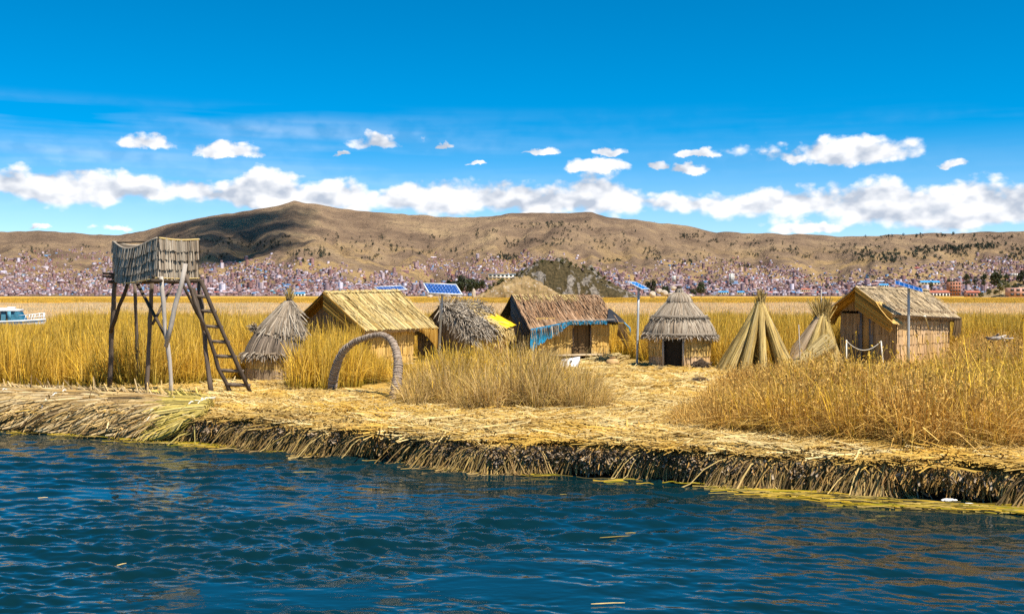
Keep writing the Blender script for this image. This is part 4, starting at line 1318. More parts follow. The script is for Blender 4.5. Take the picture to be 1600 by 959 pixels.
# ---- the shaggy grey hut with the yellow cloth
def house_grey():
    E0 = P(738, 530, 48.5)
    t = thing('thatched_hut', 'small shaggy grey thatched hut with yellow sheet on its roof corner', 'hut', (E0[0], E0[1] + 2, 0.6))
    th = math.radians(45); w, L = 2.2, 2.6
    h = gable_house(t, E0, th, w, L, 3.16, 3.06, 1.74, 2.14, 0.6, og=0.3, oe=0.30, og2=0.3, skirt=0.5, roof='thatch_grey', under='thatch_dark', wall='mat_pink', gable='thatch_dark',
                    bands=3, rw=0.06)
    e, r, a, p = h['e'], h['r'], h['a'], h['p']
    b = B()
    shag(b, r(0) + UP * 0.06, r(0.55) + UP * .06, e(0.5), e(0), 1700, 0.55, 0.03, 0.35, 0.10)
    shag(b, r(0.5) + UP * 0.06, r(1) + UP * .06, r(1) * 0.62 + e(1) * 0.38, r(0.5) * 0.55 + e(0.5) * 0.45, 700, 0.4, 0.03, 0.35, 0.10)
    u = RNG.random((220, 1)); o = r(0) * (1 - u) + r(1) * u + UP * 0.06
    loose(b, o, np.tile(a * 0.3 + UP * 0.5 + p * 0.2, (220, 1)), 2, 0.4, 0.024, 0.7)
    u = RNG.random((150, 1)); o = r(0) * (1 - u) + e(0) * u
    loose(b, o, np.tile(p * 0.6 - UP * 0.8 - a * 0.15, (150, 1)), 5, 0.7, 0.028, 0.3)
    q = b.build('loose_thatch', MATS['thatch_grey'], t); q['kind'] = 'stuff'
    # ragged reeds hanging over the wall under the eave
    b = B(); u = RNG.random((140, 1)); o = e(0) * (1 - u) + e(1) * u
    loose(b, o, np.tile(-UP + p * 0.12, (140, 1)), 3, 0.55, 0.035, 0.16)
    q = b.build('eave_fringe', MATS['straw_pale'], t); q['kind'] = 'stuff'
    # yellow sheet over the far corner of the slope
    b = B(); n, m = 15, 9
    V = []
    for i in range(n):
        for j in range(m):
            s, v = 0.52 + 0.52 * i / (n - 1), 0.42 + 0.62 * j / (m - 1)
            s = s - 0.04 * (1 - j / (m - 1))
            q = r(s) * (1 - v) + e(s) * v + UP * (0.13 + 0.045 * smooth_noise(i * .55, j * .7) - 0.06 * max(0, v - 1.0) * 10 * 0.3)
            V.append(q)
    V = np.array(V); i = np.arange(n - 1)[:, None] * m + np.arange(m - 1)[None, :]
    b.add(V, np.stack([i, i + 1, i + m + 1, i + m], -1).reshape(-1, 4)); b.add(V - UP * 0.02, np.stack([i + m, i + m + 1, i + 1, i], -1).reshape(-1, 4))
    b.build('yellow_sheet', MATS['yellow_tarp'], t, True)
    b = B()
    shag(b, r(0.45) + UP * 0.10, r(0.62) + UP * .10, e(0.72) + UP * 0.12, e(0.5) + UP * 0.1, 240, 0.7, 0.03, 0.25, 0.06)
    q = b.build('sheet_edge_straw', MATS['straw_pale'], t); q['kind'] = 'stuff'


house_grey()


# ---- the red-brown hut with blue and black tarpaulin
def house_brown():
    E0 = P(826, 508, 50.5)
    t = thing('reed_hut', 'gabled hut with red-brown reed roof edged by torn blue tarpaulin', 'hut', (E0[0], E0[1] + 2, 0.6))
    th = math.radians(24); w, L = 1.95, 4.75
    g0 = 2.30
    ev = lambda s: np.array((E0[0], E0[1], 0)) + np.array((math.cos(th), math.sin(th), 0)) * s * L + UP * (2.02 + 0.34 * min(1, s / 0.45)) + np.array((math.sin(th), -math.cos(th), 0)) * (0.10 * (1 - s))
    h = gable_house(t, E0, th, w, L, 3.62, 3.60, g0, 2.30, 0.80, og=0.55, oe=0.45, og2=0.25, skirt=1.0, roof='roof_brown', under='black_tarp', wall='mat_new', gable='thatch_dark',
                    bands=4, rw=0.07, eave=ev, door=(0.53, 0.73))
    e, r, a, p = h['e'], h['r'], h['a'], h['p']
    b = B()
    shag(b, r(0) + UP * 0.05, r(1) + UP * .05, ev(1) + UP * .02, ev(0) + UP * .02, 600, 0.5, 0.028, 0.05, 0.04, 0.78)
    q = b.build('loose_reeds', MATS['roof_brown'], t); q['kind'] = 'stuff'
    b = B(); u = RNG.random((300, 1)); o = r(0) * (1 - u) + r(0.75) * u + UP * 0.06
    loose(b, o, np.tile(p * 0.8 - UP * 0.6, (300, 1)), 2, 0.55, 0.026, 0.10)
    q = b.build('ridge_straw', MATS['straw_pale'], t); q['kind'] = 'stuff'
    # torn blue tarpaulin showing under the eave: a crumpled ragged strip
    n, m = 90, 7; V = []
    for i in range(n):
        s = i / (n - 1) * 0.86
        dep = (0.95 * max(0, 1 - s / 0.42) ** 0.8 + 0.19) * (0.75 + 0.5 * abs(smooth_noise(i * 0.35, 2.2)))
        for j in range(m):
            v = j / (m - 1)
            q = ev(s) + p * (0.13 + 0.05 * smooth_noise(i * .6, j * 1.1)) + UP * (0.05 - dep * v) - p * (0.06 * v)
            V.append(q)
    V = np.array(V); i = np.arange(n - 1)[:, None] * m + np.arange(m - 1)[None, :]
    B().add(V, np.stack([i, i + 1, i + m + 1, i + m], -1).reshape(-1, 4)).build('blue_tarpaulin', MATS['blue_tarp'], t, True)
    # grey reeds hanging in front of the tarpaulin at the low end
    b = B(); u = RNG.random((160, 1)) * 0.34
    o = np.array([ev(float(q)) for q in u]) + p * 0.07
    loose(b, o[:90] + p * 0.10, np.tile(-UP + p * 0.02 + a * 0.1, (90, 1)), 1, 0.42, 0.036, 0.12)
    u = RNG.random((60, 1)) * 0.8
    o = np.array([ev(float(q)) for q in u]) + p * 0.12
    loose(b, o, np.tile(-UP + p * 0.3, (60, 1)), 1, 0.14, 0.03, 0.2)
    q = b.build('eave_fringe', MATS['thatch_grey'], t); q['kind'] = 'stuff'
    # pale pole lying along the eave
    B().tube([ev(s) + p * 0.09 + UP * 0.10 for s in np.linspace(0.3, 0.95, 6)], 0.018, 6).build('eave_pole', MATS['silver_wood'], t)
    # black sheet folded over the right end of the roof
    c0, c1, c2 = r(0.985) * 0.45 + e(1) * 0.55 + UP * 0.12, e(0.86) + p * 0.12 + UP * 0.08, e(1.08) + p * 0.08 + UP * 0.0
    b = B(); V = []
    n = 8
    for i in range(n):
        for j in range(n):
            u, v = i / (n - 1), j / (n - 1)
            q = c0 * (1 - u) + (c1 * (1 - v) + c2 * v) * u + UP * 0.05 * math.sin(u * PI) + p * 0.05 * smooth_noise(i * .7, j * .7)
            V.append(q)
    i = np.arange(n - 1)[:, None] * n + np.arange(n - 1)[None, :]
    b.add(V, np.stack([i, i + 1, i + n + 1, i + n], -1).reshape(-1, 4))
    b.build('black_sheet', MATS['black_tarp'], t, True)
    # the hanging flap at the right end, brown mat with a blue edge
    k = np.linspace(0, 1, 6)
    tp = np.array([e(1.0) + p * 0.06 + (e(1.10) - e(1.0)) * q + UP * (-0.05) for q in k]); bt = np.array([e(1.0) + (e(1.13) - e(1.0)) * q - UP * (0.55 + 0.75 * q) - p * 0.1 for q in k])
    sheet('roof_flap', tp, bt, 'door_brown', t, 0.05, 0.016, 3, 0.05)
    B().tube([e(1.06) + p * 0.10 + UP * 0.0, e(1.12) + p * 0.10 - UP * 0.25, e(1.13) + p * 0.09 - UP * 0.62], [0.03, 0.05, 0.04], 6).build('blue_trim', MATS['blue_tarp'], t)
    # door frame
    for s in (0.53, 0.73):
        B().tube([h['wallpt'](s, 0.78) + p * 0.04, h['wallpt'](s, 2.5) + p * 0.04], 0.04, 6).build('door_post', MATS['pole_wood'], t)
    # step boards before the door
    for k in range(3):
        c = h['wallpt'](0.52, 0.80 - 0.0 * k) + p * (0.24 + 0.24 * k) 
        B().box(c, a * 1.25, p * 0.11, UP * 0.03).build('step_board', MATS['plank'], t)
    for s in (0.28, 0.52, 0.76):
        c = h['wallpt'](s, 0.66) + p * 0.45
        B().box(c, a * 0.05, p * 0.4, UP * 0.11).build('step_bearer', MATS['dark_wood'], t)


house_brown()


# ---- the right hand hut
def house_right():
    E0 = P(1394, 492, 47.0)
    t = thing('reed_hut', 'gabled grey-tan reed hut with mats hanging over its door at right', 'hut', (E0[0], E0[1] + 2, 0.6))
    th = math.radians(45); w, L = 1.70, 7.2
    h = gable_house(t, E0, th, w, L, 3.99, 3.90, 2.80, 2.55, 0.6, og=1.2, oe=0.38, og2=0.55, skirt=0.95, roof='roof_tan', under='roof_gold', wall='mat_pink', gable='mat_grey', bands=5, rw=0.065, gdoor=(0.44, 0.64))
    e, r, a, p = h['e'], h['r'], h['a'], h['p']
    # left slope mat reaches lower, its underside shows
    l = h['l']
    ss = np.linspace(0, 0.25, 5)
    sheet('hanging_mat', [l(s) + UP * 0.02 for s in ss], [l(s) - p * 0.25 - UP * 0.45 for s in ss], 'roof_gold', t, 0.055, 0.016, 2, 0)
    # a corner of the roof mat folded over the near end of the eave
    ss = np.linspace(-0.01, 0.11, 6)
    sheet('folded_mat', [r(s) * 0.42 + e(s) * 0.58 + UP * 0.03 - a * 0.02 for s in ss], [e(s) + p * 0.10 - UP * (0.36 + 0.5 * max(0, 0.05 - s)) for s in ss], 'mat_new', t, 0.055, 0.018, 3, -0.06, 0.02, 0.12)
    # upper wall mat hanging just below the eave
    ss = np.linspace(0.12, 0.97, 9)
    sheet('upper_mat', [h['wallpt'](s, h['zt'](s) + 0.06) + p * 0.16 for s in ss], [h['wallpt'](s, h['zt'](s) - 0.42) + p * 0.14 for s in ss], 'mat_grey', t, 0.05, 0.014, 2, 0, 0, 0.06)
    ss = np.linspace(0.90, 1.01, 5)
    sheet('roof_flap', [e(s) - p * 0.02 for s in ss], [e(s) - UP * 0.85 - p * 0.12 for s in ss], 'door_brown', t, 0.05, 0.016, 3, 0.03, 0, 0.15)
    # pole under the eave and a tie
    B().tube([e(s) + p * 0.04 - UP * 0.02 for s in (0.1, 0.4, 0.7, 0.95)], 0.022, 6).build('eave_pole', MATS['pole_wood'], t)
    B().tube([e(0.42) + p * 0.08, e(0.47) + p * 0.12 - UP * 0.6], 0.03, 6).build('tie_reed', MATS['straw_pale'], t)
    B().tube([e(0.405) + p * 0.06 - UP * 0.02, e(0.42) + p * 0.11 - UP * 0.02, e(0.43) + p * 0.08 - UP * 0.12], 0.035, 6).build('tie_knot', MATS['rope'], t)
    b = B()
    shag(b, r(0) + UP * 0.05, r(1) + UP * .05, e(1) + UP * .03, e(0) + UP * .03, 420, 0.5, 0.026, 0.08, 0.03, 0.76)
    q = b.build('loose_straw', MATS['roof_tan'], t); q['kind'] = 'stuff'


house_right()


# ---- round and conical huts
def ring_mat(name, c, r0, r1, z0, z1, a0, a1, mat, parent, rw=0.05, seg=2, jag=0.04, ridge=0.014):
    an = np.linspace(a0, a1, max(6, int(abs(a1 - a0) / 0.12)))
    tp = [(c[0] + r1 * math.cos(q), c[1] + r1 * math.sin(q), z1) for q in an]; bt = [(c[0] + r0 * math.cos(q), c[1] + r0 * math.sin(q), z0) for q in an]
    return sheet(name, tp, bt, mat, parent, rw, ridge, seg, 0, 0.0, jag)


def thatch_ring(b, c, z0, r0, z1, r1, n, width, flare=0.0, c1=None, spread=0.03, layers=2, over=0.08, belly=0.0):
    """straws from the ring (r1 at z1, upper) to the ring (r0 at z0, lower)"""
    c = np.asarray(c); c1 = c if c1 is None else np.asarray(c1)
    N_ = n * layers
    an = RNG.random(N_) * 2 * PI
    st = RNG.random(N_) ** 1.3 * 0.65 * (np.arange(N_) % layers > 0)
    t = np.linspace(0, 1, 5)[None, :]
    tt = st[:, None] + (1 - st[:, None]) * t
    ang = an[:, None] + RNG.standard_normal((N_, 1)) * spread * tt
    rr = r1 + (r0 - r1) * tt + belly * np.sin(tt * PI) + flare * np.clip(tt - 0.75, 0, 1) * 4 * 0.25 + RNG.standard_normal((N_, 1)) * 0.018
    zz = z1 + (z0 - z1) * tt - over * RNG.random((N_, 1)) * (tt > 0.9) 
    cx = c1[0] + (c[0] - c1[0]) * tt; cy = c1[1] + (c[1] - c1[1]) * tt
    Pt = np.stack([cx + rr * np.cos(ang), cy + rr * np.sin(ang), zz], -1)
    S = np.stack([-np.sin(an), np.cos(an), np.zeros(N_)], -1)
    Nn = np.stack([np.cos(an), np.sin(an), np.full(N_, 0.6)], -1)
    W = width * RNG.uniform(0.7, 1.4, (N_, 1)) * (0.35 + 0.65 * np.clip(rr / max(r0, r1), 0.2, 1))
    b.ribbons(Pt, W, S, nrm(Nn), width * 0.35)
    return b


def fringe_ring(b, c, z, r, n, length, width, out=0.9, down=0.35, spread=0.35):
    an = RNG.random(n) * 2 * PI
    o = np.stack([c[0] + r * np.cos(an), c[1] + r * np.sin(an), z + RNG.standard_normal(n) * 0.03], -1)
    d = np.stack([np.cos(an) * out, np.sin(an) * out, np.full(n, -down)], -1)
    loose(b, o, d, 1, length, width, spread, droop=0.3)
    return b


def hut_round():
    Y = 45.3; k = Y / F
    c = np.array(((1061.5 - 800) * k, Y, 0))
    z = lambda py: CH - (py - HY) * k
    t = thing('round_hut', 'round reed hut with tiered grey conical thatch and dark open doorway', 'hut', (c[0], c[1], 0.6))
    R = 1.30
    # door faces the camera, left of the middle: angles measured from +x
    d0, d1 = math.radians(-90 - 39), math.radians(-90 - 2)
    zb, zt = 0.6, z(521)
    n = 5
    for q in range(n):
        za, zc = zb + (zt - zb) * q / n, zb + (zt - zb) * (q + 1) / n
        rr = R - 0.018 * (n - q)
        ring_mat('reed_mat', c, rr + 0.015, rr, za - 0.04, zc, d1, d0 + 2 * PI, 'mat_new' if q > 1 else 'mat_pink', t, 0.045)
    for an in (d0, d1):
        pt = c + np.array((math.cos(an) * R, math.sin(an) * R, 0))
        B().tube([pt + UP * zb, pt + UP * zt], 0.045, 7).build('door_post', MATS['silver_wood'], t)
    an = np.linspace(d0, d1, 6)
    ring_mat('door_lintel', c, R + 0.02, R, zt - 0.14, zt, d0, d1, 'mat_new', t, 0.045, 1)
    B().lathe([(R - 0.14, 0.60), (R - 0.14, zt)], c, 24).build('interior_shade', MATS['dark_inside'], t)  # near-black drum paints in the shade behind the doorway
    tiers = [(z(521), 1.46, z(490), 0.84, 'lower_thatch', 0.10), (z(495), 1.06, z(470), 0.44, 'middle_thatch', 0.0), (z(471), 0.50, z(457), 0.17, 'upper_thatch', 0.06)]
    for z0, r0, z1, r1, nm, be in tiers:
        b = B()
        b.lathe([(r0 - 0.04, z0 + 0.02), ((r0 + r1) / 2 + be - 0.05, (z0 + z1) / 2), (r1 - 0.03, z1), (0.02, z1 + 0.03)], c, 32)
        thatch_ring(b, c, z0, r0, z1, r1, int(230 * r0 + 60), 0.045, 0.08, None, 0.07, 3, 0.11, be + 0.03)
        b.build(nm, MATS['thatch_light'], t)
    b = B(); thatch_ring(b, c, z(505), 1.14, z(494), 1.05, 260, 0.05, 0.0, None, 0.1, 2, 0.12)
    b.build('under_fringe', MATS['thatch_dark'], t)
    for zc, rr, nn, nm in ((z(521) - 0.02, 1.42, 1000, 'eave_fringe'), (z(495), 1.05, 800, 'middle_fringe')):
        b = B()
        b.lathe([(rr - .05, zc + .09), (rr + .10, zc + .06), (rr + 0.13, zc - 0.03), (rr + 0.02, zc - 0.10), (rr - .1, zc - .06)], c, 32)
        fringe_ring(b, c, zc, rr, nn, 0.22, 0.035)
        b.build(nm, MATS['thatch_grey'], t)
    b = B(); b.lathe([(0.16, z(458)), (0.13, z(452)), (0.11, z(451))], c, 12)
    thatch_ring(b, c, z(458), 0.17, z(451), 0.11, 40, 0.04)
    b.build('finial_bundle', MATS['thatch_grey'], t)
    B().lathe([(0.07, z(452)), (0.10, z(451)), (0.10, z(448)), (0.07, z(446.5)), (0.01, z(446.4))], c, 12, wob=0.06).build('finial_pot', MATS['dark_wood'], t)
    # a kettle inside the doorway
    kc = c + np.array((math.cos(math.radians(-108)) * 0.95, math.sin(math.radians(-108)) * 0.95, 0))
    kt = thing('kettle', 'dark pot standing just inside the round hut doorway', 'pot', (kc[0], kc[1], 0.6))
    B().lathe([(0.01, 0.61), (0.14, 0.61), (0.17, 0.70), (0.15, 0.80), (0.07, 0.87), (0.06, 0.95), (0.08, 0.98), (0.01, 0.99)], kc, 16).build('pot_body', MATS['soot'], kt, True)
    B().lathe([(0.09, 0.985), (0.07, 1.03), (0.02, 1.06), (0.01, 1.08)], kc, 12).build('pot_lid', MATS['soot'], kt, True)


hut_round()


def hut_cone():
    Y = 38.0; k = Y / F
    c = np.array(((427 - 800) * k, Y, 0)); ca = np.array(((452 - 800) * k, Y, 0))
    z = lambda py: CH - (py - HY) * k
    t = thing('conical_hut', 'leaning conical thatched hut with reed topknot beside the ladder', 'hut', (c[0], c[1], 0.6))
    zt = z(551)
    for q in range(2):
        za, zc = 0.55 + (zt - 0.55) * q / 2, 0.55 + (zt - 0.55) * (q + 1) / 2
        ring_mat('reed_mat', c, 0.97 - 0.05 * q, 0.93 - 0.05 * q, za - 0.05, zc, -PI * 1.5, PI * 0.5, 'mat_grey' if q == 0 else 'mat_new', t, 0.05)
    zm, zq = z(513), z(470)
    mid = lerp(c, ca, 0.42)
    b = B(); b.lathe([(0.93, zt), (0.88, lerp(zt, zm, 0.5), *(mid - c)[:2] * 0.5), (0.74, zm, *(mid - c)[:2]), (0.62, zm + 0.1, *(mid - c)[:2])], c, 28)
    thatch_ring(b, c, zt, 0.97, zm, 0.70, 260, 0.05, 0.05, mid, 0.05, 3, 0.15, 0.05)
    b.build('lower_thatch', MATS['thatch_dark'], t)
    b = B(); d1, d2 = (mid - c)[:2], (ca - c)[:2]
    b.lathe([(0.80, zm - 0.12, *d1), (0.58, lerp(zm, zq, 0.35), *lerp(d1, d2, .4)), (0.30, lerp(zm, zq, 0.72), *lerp(d1, d2, .75)), (0.10, zq, *d2), (0.06, zq + 0.15, *d2)], c, 28)
    thatch_ring(b, mid, zm - 0.10, 0.84, zq, 0.10, 300, 0.05, 0.05, ca, 0.12, 3, 0.34, 0.03)
    b.build('upper_thatch', MATS['thatch_light'], t)
    b = B(); fringe_ring(b, c, zt + 0.02, 0.90, 900, 0.26, 0.045, 0.9, 0.55)
    b.lathe([(0.88, zt + .08), (1.0, zt + .05), (1.02, zt - 0.03), (0.9, zt - 0.07)], c, 28)
    b.build('eave_fringe', MATS['thatch_light'], t)
    b = B(); an = RNG.random(520) * 2 * PI; f = RNG.random(520)
    o = np.stack([lerp(mid[0], ca[0], f) + lerp(0.78, 0.14, f) * np.cos(an), lerp(mid[1], ca[1], f) + lerp(0.78, 0.14, f) * np.sin(an), lerp(zm, zq, f)], -1)
    loose(b, o, np.stack([np.cos(an) * 0.55, np.sin(an) * 0.55, np.full(520, -0.9)], -1), 1, 0.42, 0.03, 0.28, droop=0.2)
    q = b.build('loose_thatch', MATS['thatch_grey'], t); q['kind'] = 'stuff'
    b = B(); o = mid + np.array((-0.80, -0.25, zm - 0.02))
    loose(b, o + RNG.standard_normal((40, 3)) * 0.05, np.tile((-0.7, -0.2, 0.35), (40, 1)), 3, 0.22, 0.035, 0.4)
    b.build('loose_tuft', MATS['thatch_grey'], t)
    b = B(); o = ca + UP * (zq - 0.06) + RNG.standard_normal((150, 3)) * np.array((0.035, 0.035, 0.03))
    loose(b, o, np.tile((0.05, 0, 1.0), (150, 1)), 1, 0.42, 0.035, 0.22)
    b.build('topknot', MATS['bundle_reed'], t)
    B().lathe([(0.10, zq), (0.115, zq + 0.04), (0.10, zq + 0.08)], ca, 12).build('binding', MATS['dark_wood'], t)


hut_cone()


# ---- the woven arch
def arch():
    px = [(518, 616), (520.5, 592), (526, 568), (536, 548), (552, 535), (571, 527), (590, 522.5), (604, 524.5), (613, 533), (620, 548), (622.5, 570), (620, 598), (615.5, 629)]
    rad = [8.0, 7.6, 7.0, 6.2, 5.3, 4.8, 4.7, 5.0, 5.6, 6.5, 7.2, 8.2, 9.2]
    Ys = np.linspace(33.4, 30.5, len(px))
    pts = np.array([P(a, b, y) for (a, b), y in zip(px, Ys)])
    d = np.concatenate([[0], np.cumsum(np.linalg.norm(np.diff(pts, axis=0), axis=1))])
    n = 200; s = np.linspace(0, d[-1], n)
    from numpy import interp
    # smooth with a Catmull style resample
    def cr(v):
        x = interp(s, d, v)
        for _ in range(40): x[1:-1] = 0.25 * x[:-2] + 0.5 * x[1:-1] + 0.25 * x[2:]
        return x
    C_ = np.stack([cr(pts[:, k]) for k in range(3)], -1)
    R = cr(np.array(rad) * 31 / F) * (1 + 0.035 * VN.fbm(np.arange(200) * 0.35, np.arange(200) * 0.0, 2))
    t = thing('reed_arch', 'curved archway of thick rope-bound reed roll standing on the straw bank', 'arch', (pts[-1][0] - 0.8, pts[-1][1] + 1.4, 0.6))
    B().tube(C_, R * 0.93, 14).build('reed_roll', MATS['arch_reed'], t, True)
    nb = 78
    b = B()
    for k in range(nb):
        i = int((k + 0.5) / nb * (n - 3)) + 1
        tt = nrm(C_[i + 1] - C_[i - 1])
        q = np.array([C_[i] - tt * 0.022, C_[i] - tt * 0.010, C_[i] + tt * 0.010, C_[i] + tt * 0.022])
        j_ = R[i] * (1 + 0.02 * RNG.normal()); b.tube(q + RNG.normal(size=(1, 3)) * 0.004, [j_ * 0.92, j_ * 1.03, j_ * 1.03, j_ * 0.92], 14, cap=False)
    o = b.build('rope_binding', MATS['arch_rope'], t, True); o['kind'] = 'stuff'
    k = RNG.integers(2, n - 3, 260); an = RNG.random(260) * 2 * PI; tt = nrm(C_[k + 1] - C_[k - 1])
    s1 = nrm(np.cross(tt, (0.2, 1.0, 0.1))); s2 = np.cross(tt, s1); rd = np.cos(an)[:, None] * s1 + np.sin(an)[:, None] * s2
    b = B(); loose(b, C_[k] + rd * R[k][:, None] * 0.98, tt * 0.8 + rd * 0.45, 1, 0.10, 0.012, 0.3)
    o = b.build('frayed_ends', MATS['thatch_light'], t); o['kind'] = 'stuff'


arch()


# ---- the watchtower and its ladder
def tower():
    N0, A0, D0 = P(247.5, 436, 31.5), P(178.5, 436, 33.6), P(309.5, 436, 32.3)
    N0[2] = A0[2] = D0[2] = 4.10
    K0 = A0 + D0 - N0
    t = thing('watchtower', 'wooden watchtower on crooked poles with woven grey reed basket on top', 'tower', (lerp(A0, D0, .5)[0], lerp(A0, D0, .5)[1], 0.6))
    def leg(pts, r0, r1, mat='pole_wood', name='leg'):
        r0, r1 = r0 * 0.80, r1 * 0.80
        pts = np.array(pts); m = len(pts)
        q = np.concatenate([line(pts[i], pts[i + 1], 5)[:-1] for i in range(m - 1)] + [pts[-1:]])
        q[1:-1] += RNG.standard_normal((len(q) - 2, 3)) * 0.012
        r = np.linspace(r0, r1, len(q)) * (1 + 0.07 * RNG.standard_normal(len(q)))
        return B().tube(q, r, 9).build(name, MATS[mat], t, True)
    leg([P(171, 606, 34.4), P(174, 519, 34.0), P(179.5, 438, 33.6)], 0.10, 0.085)
    leg([P(229.5, 622, 32.9), P(234, 519, 32.7), P(237.5, 438, 32.2)], 0.085, 0.075)
    leg([P(269.5, 627, 31.5), P(263, 543, 31.5), P(257, 513, 31.5), P(252, 432, 31.5)], 0.085, 0.075, 'silver_wood')
    leg([P(331, 622, 32.4), P(319, 519, 32.4), P(310, 438, 32.3)], 0.09, 0.085)
    leg([P(217, 590, 35.6), P(213.5, 521, 35.4), P(210, 440, 35.0)], 0.08, 0.075)
    for pts, r, m in (([P(172.5, 519, 33.9), P(201, 440, 33.0)], 0.075, 'dark_wood'), ([P(213, 440, 33.0), P(258, 524, 31.6)], 0.065, 'dark_wood'),
                      ([P(238, 507, 32.7), P(273.5, 438, 33.4)], 0.055, 'pole_wood'), ([P(259, 542, 31.35), P(290, 412, 31.3)], 0.085, 'silver_wood'),
                      ([P(290, 430, 31.5), P(320, 515, 32.2)], 0.075, 'pole_wood'), ([P(285.5, 443.5, 31.9), P(314.5, 501, 32.3)], 0.055, 'dark_wood')):
        leg(pts, r, r * 0.9, m, 'brace')
    b = B()
    leg([P(303.5, 474, 32.1), P(313.5, 499, 32.25)], 0.03, 0.03, 'white_plastic', 'white_binding')
    # platform beams and boards
    for a, c, z in ((A0, N0, 0), (N0, D0, 0.0), (D0, K0, 0), (K0, A0, 0)):
        dd = nrm(c - a); q = UP * -0.07
        leg([a - dd * 0.22 + q, c + dd * 0.18 + q], 0.07, 0.06, 'dark_wood', 'beam')
    m = 12
    for k in range(m):
        f = (k + .5) / m
        p0, p1 = lerp(A0, N0, f), lerp(K0, D0, f)
        dd = nrm(p1 - p0); sd = nrm(N0 - A0)
        leg([p0 - dd * 0.12 + UP * 0.045, p1 + dd * 0.12 + UP * 0.045], 0.055, 0.05, 'dark_wood', 'floor_pole')
    for k in range(2):
        leg([A0 + np.array((-0.32, -0.05, 0.10 + 0.09 * k)), A0 + np.array((0.3, -0.2, 0.06 + 0.09 * k))], 0.05, 0.05, 'dark_wood', 'floor_pole')
    # basket: four walls of stacked mat bands; the left wall sags and bellies outwards
    zb, zt = 4.16, 5.27
    ctr = (A0 + D0) / 2
    def wall(p0, p1, sag, belly, mat):
        nn = np.array((p1[1] - p0[1], -(p1[0] - p0[0]), 0)); nn = nrm(nn)
        if np.dot(nn, (p0 + p1) / 2 - ctr) < 0: nn = -nn
        s = np.linspace(0, 1, 13)
        hump = np.sin(s * PI) ** 1.2
        for k in range(4):
            f0, f1 = k / 4, (k + 1) / 4
            out = nn * (0.014 * k)
            tp = [lerp(p0, p1, q) + UP * (zb - lerp(p0, p1, q)[2] + (zt - zb) * f1 - sag * hp * (0.55 + 0.45 * f1)) + nn * belly * hp * (1 - 0.4 * f1) + out for q, hp in zip(s, hump)]
            bt = [lerp(p0, p1, q) + UP * (zb - lerp(p0, p1, q)[2] + (zt - zb) * f0 - sag * hp * (0.55 + 0.45 * f0) - 0.05) + nn * (belly * hp * (1 - 0.4 * f0) + 0.035) + out for q, hp in zip(s, hump)]
            right = np.cross(np.array(tp[1]) - np.array(tp[0]), np.array(bt[0]) - np.array(tp[0]))
            sheet('mat_band', tp, bt, mat, t, 0.028, 0.012, 2, 0, 0.02, 0.05, jit=0.016, flip=np.dot(right, nn) > 0)
        b = B(); b.tube([np.array(q) for q in tp], 0.03, 6); b.build('rim_roll', MATS['straw_pale' if mat == 'thatch_light' else 'thatch_grey'], t)
        b = B(); b.tube([np.array(q) + UP * 0.02 + nn * 0.02 for q in bt] if False else [lerp(p0, p1, q) + UP * (zb - lerp(p0, p1, q)[2] - 0.04 - sag * hp * 0.55) + nn * (belly * hp + 0.03) for q, hp in zip(s, hump)], 0.022, 6)
        b.build('base_roll', MATS['straw_pale'], t)
    wall(A0, N0, 0.27, 0.28, 'thatch_grey')
    wall(N0, D0, 0.04, 0.0, 'thatch_light')
    wall(D0, K0, 0.05, 0.0, 'thatch_grey')
    wall(K0, A0, 0.10, 0.0, 'thatch_grey')
    leg([lerp(K0, A0, 1.0) + UP * 1.14, lerp(K0, D0, 0.4) + UP * 1.16], 0.035, 0.035, 'dark_wood', 'top_rail')
    leg([lerp(A0, N0, 0.45) + UP * 0.1 + nrm(K0 - A0) * 0.4, lerp(A0, N0, 0.45) + UP * 1.12 + nrm(K0 - A0) * 0.4], 0.03, 0.03, 'silver_wood', 'inner_post')
    # ladder leaning on the right side
    ld = thing('ladder', 'crooked wooden pole ladder leaning against the watchtower platform', 'ladder', P(378, 620, 32.3))
    def stick(name, pts, r, mat='dark_wood'):
        q = np.array(pts); 
        if len(q) == 2: q = line(q[0], q[1], 4)
        r = r * (1 + 0.08 * RNG.standard_normal(len(q)))
        B().tube(q, r, 8).build(name, MATS[mat], ld, True)
    lf = lambda f: 31.9 + (32.6 - 31.9) * f
    stick('rail', [P(302, 450, 32.1), P(313, 495, 32.15), P(325, 522, 32.2), P(335, 552, 32.3), P(341, 575, 32.3), P(353.5, 598, 32.4), P(363, 621, 32.4)], 0.062)
    stick('rail', [P(314, 438, 32.1), P(330, 478, 32.15), P(352, 528, 32.2), P(374, 576, 32.3), P(395, 621, 32.4)], 0.062)
    for a, b_, y in ((305, 326, 463), (315, 338, 486), (321, 348, 510), (328, 359, 533.5), (336, 370, 556.5), (346, 381, 579), (355, 391, 601)):
        stick('rung', [P(a, y - 0.5, 32.12 + (y - 460) * 0.0018), P(b_, y + 1, 32.12 + (y - 460) * 0.0018)], 0.05, 'pole_wood')


tower()


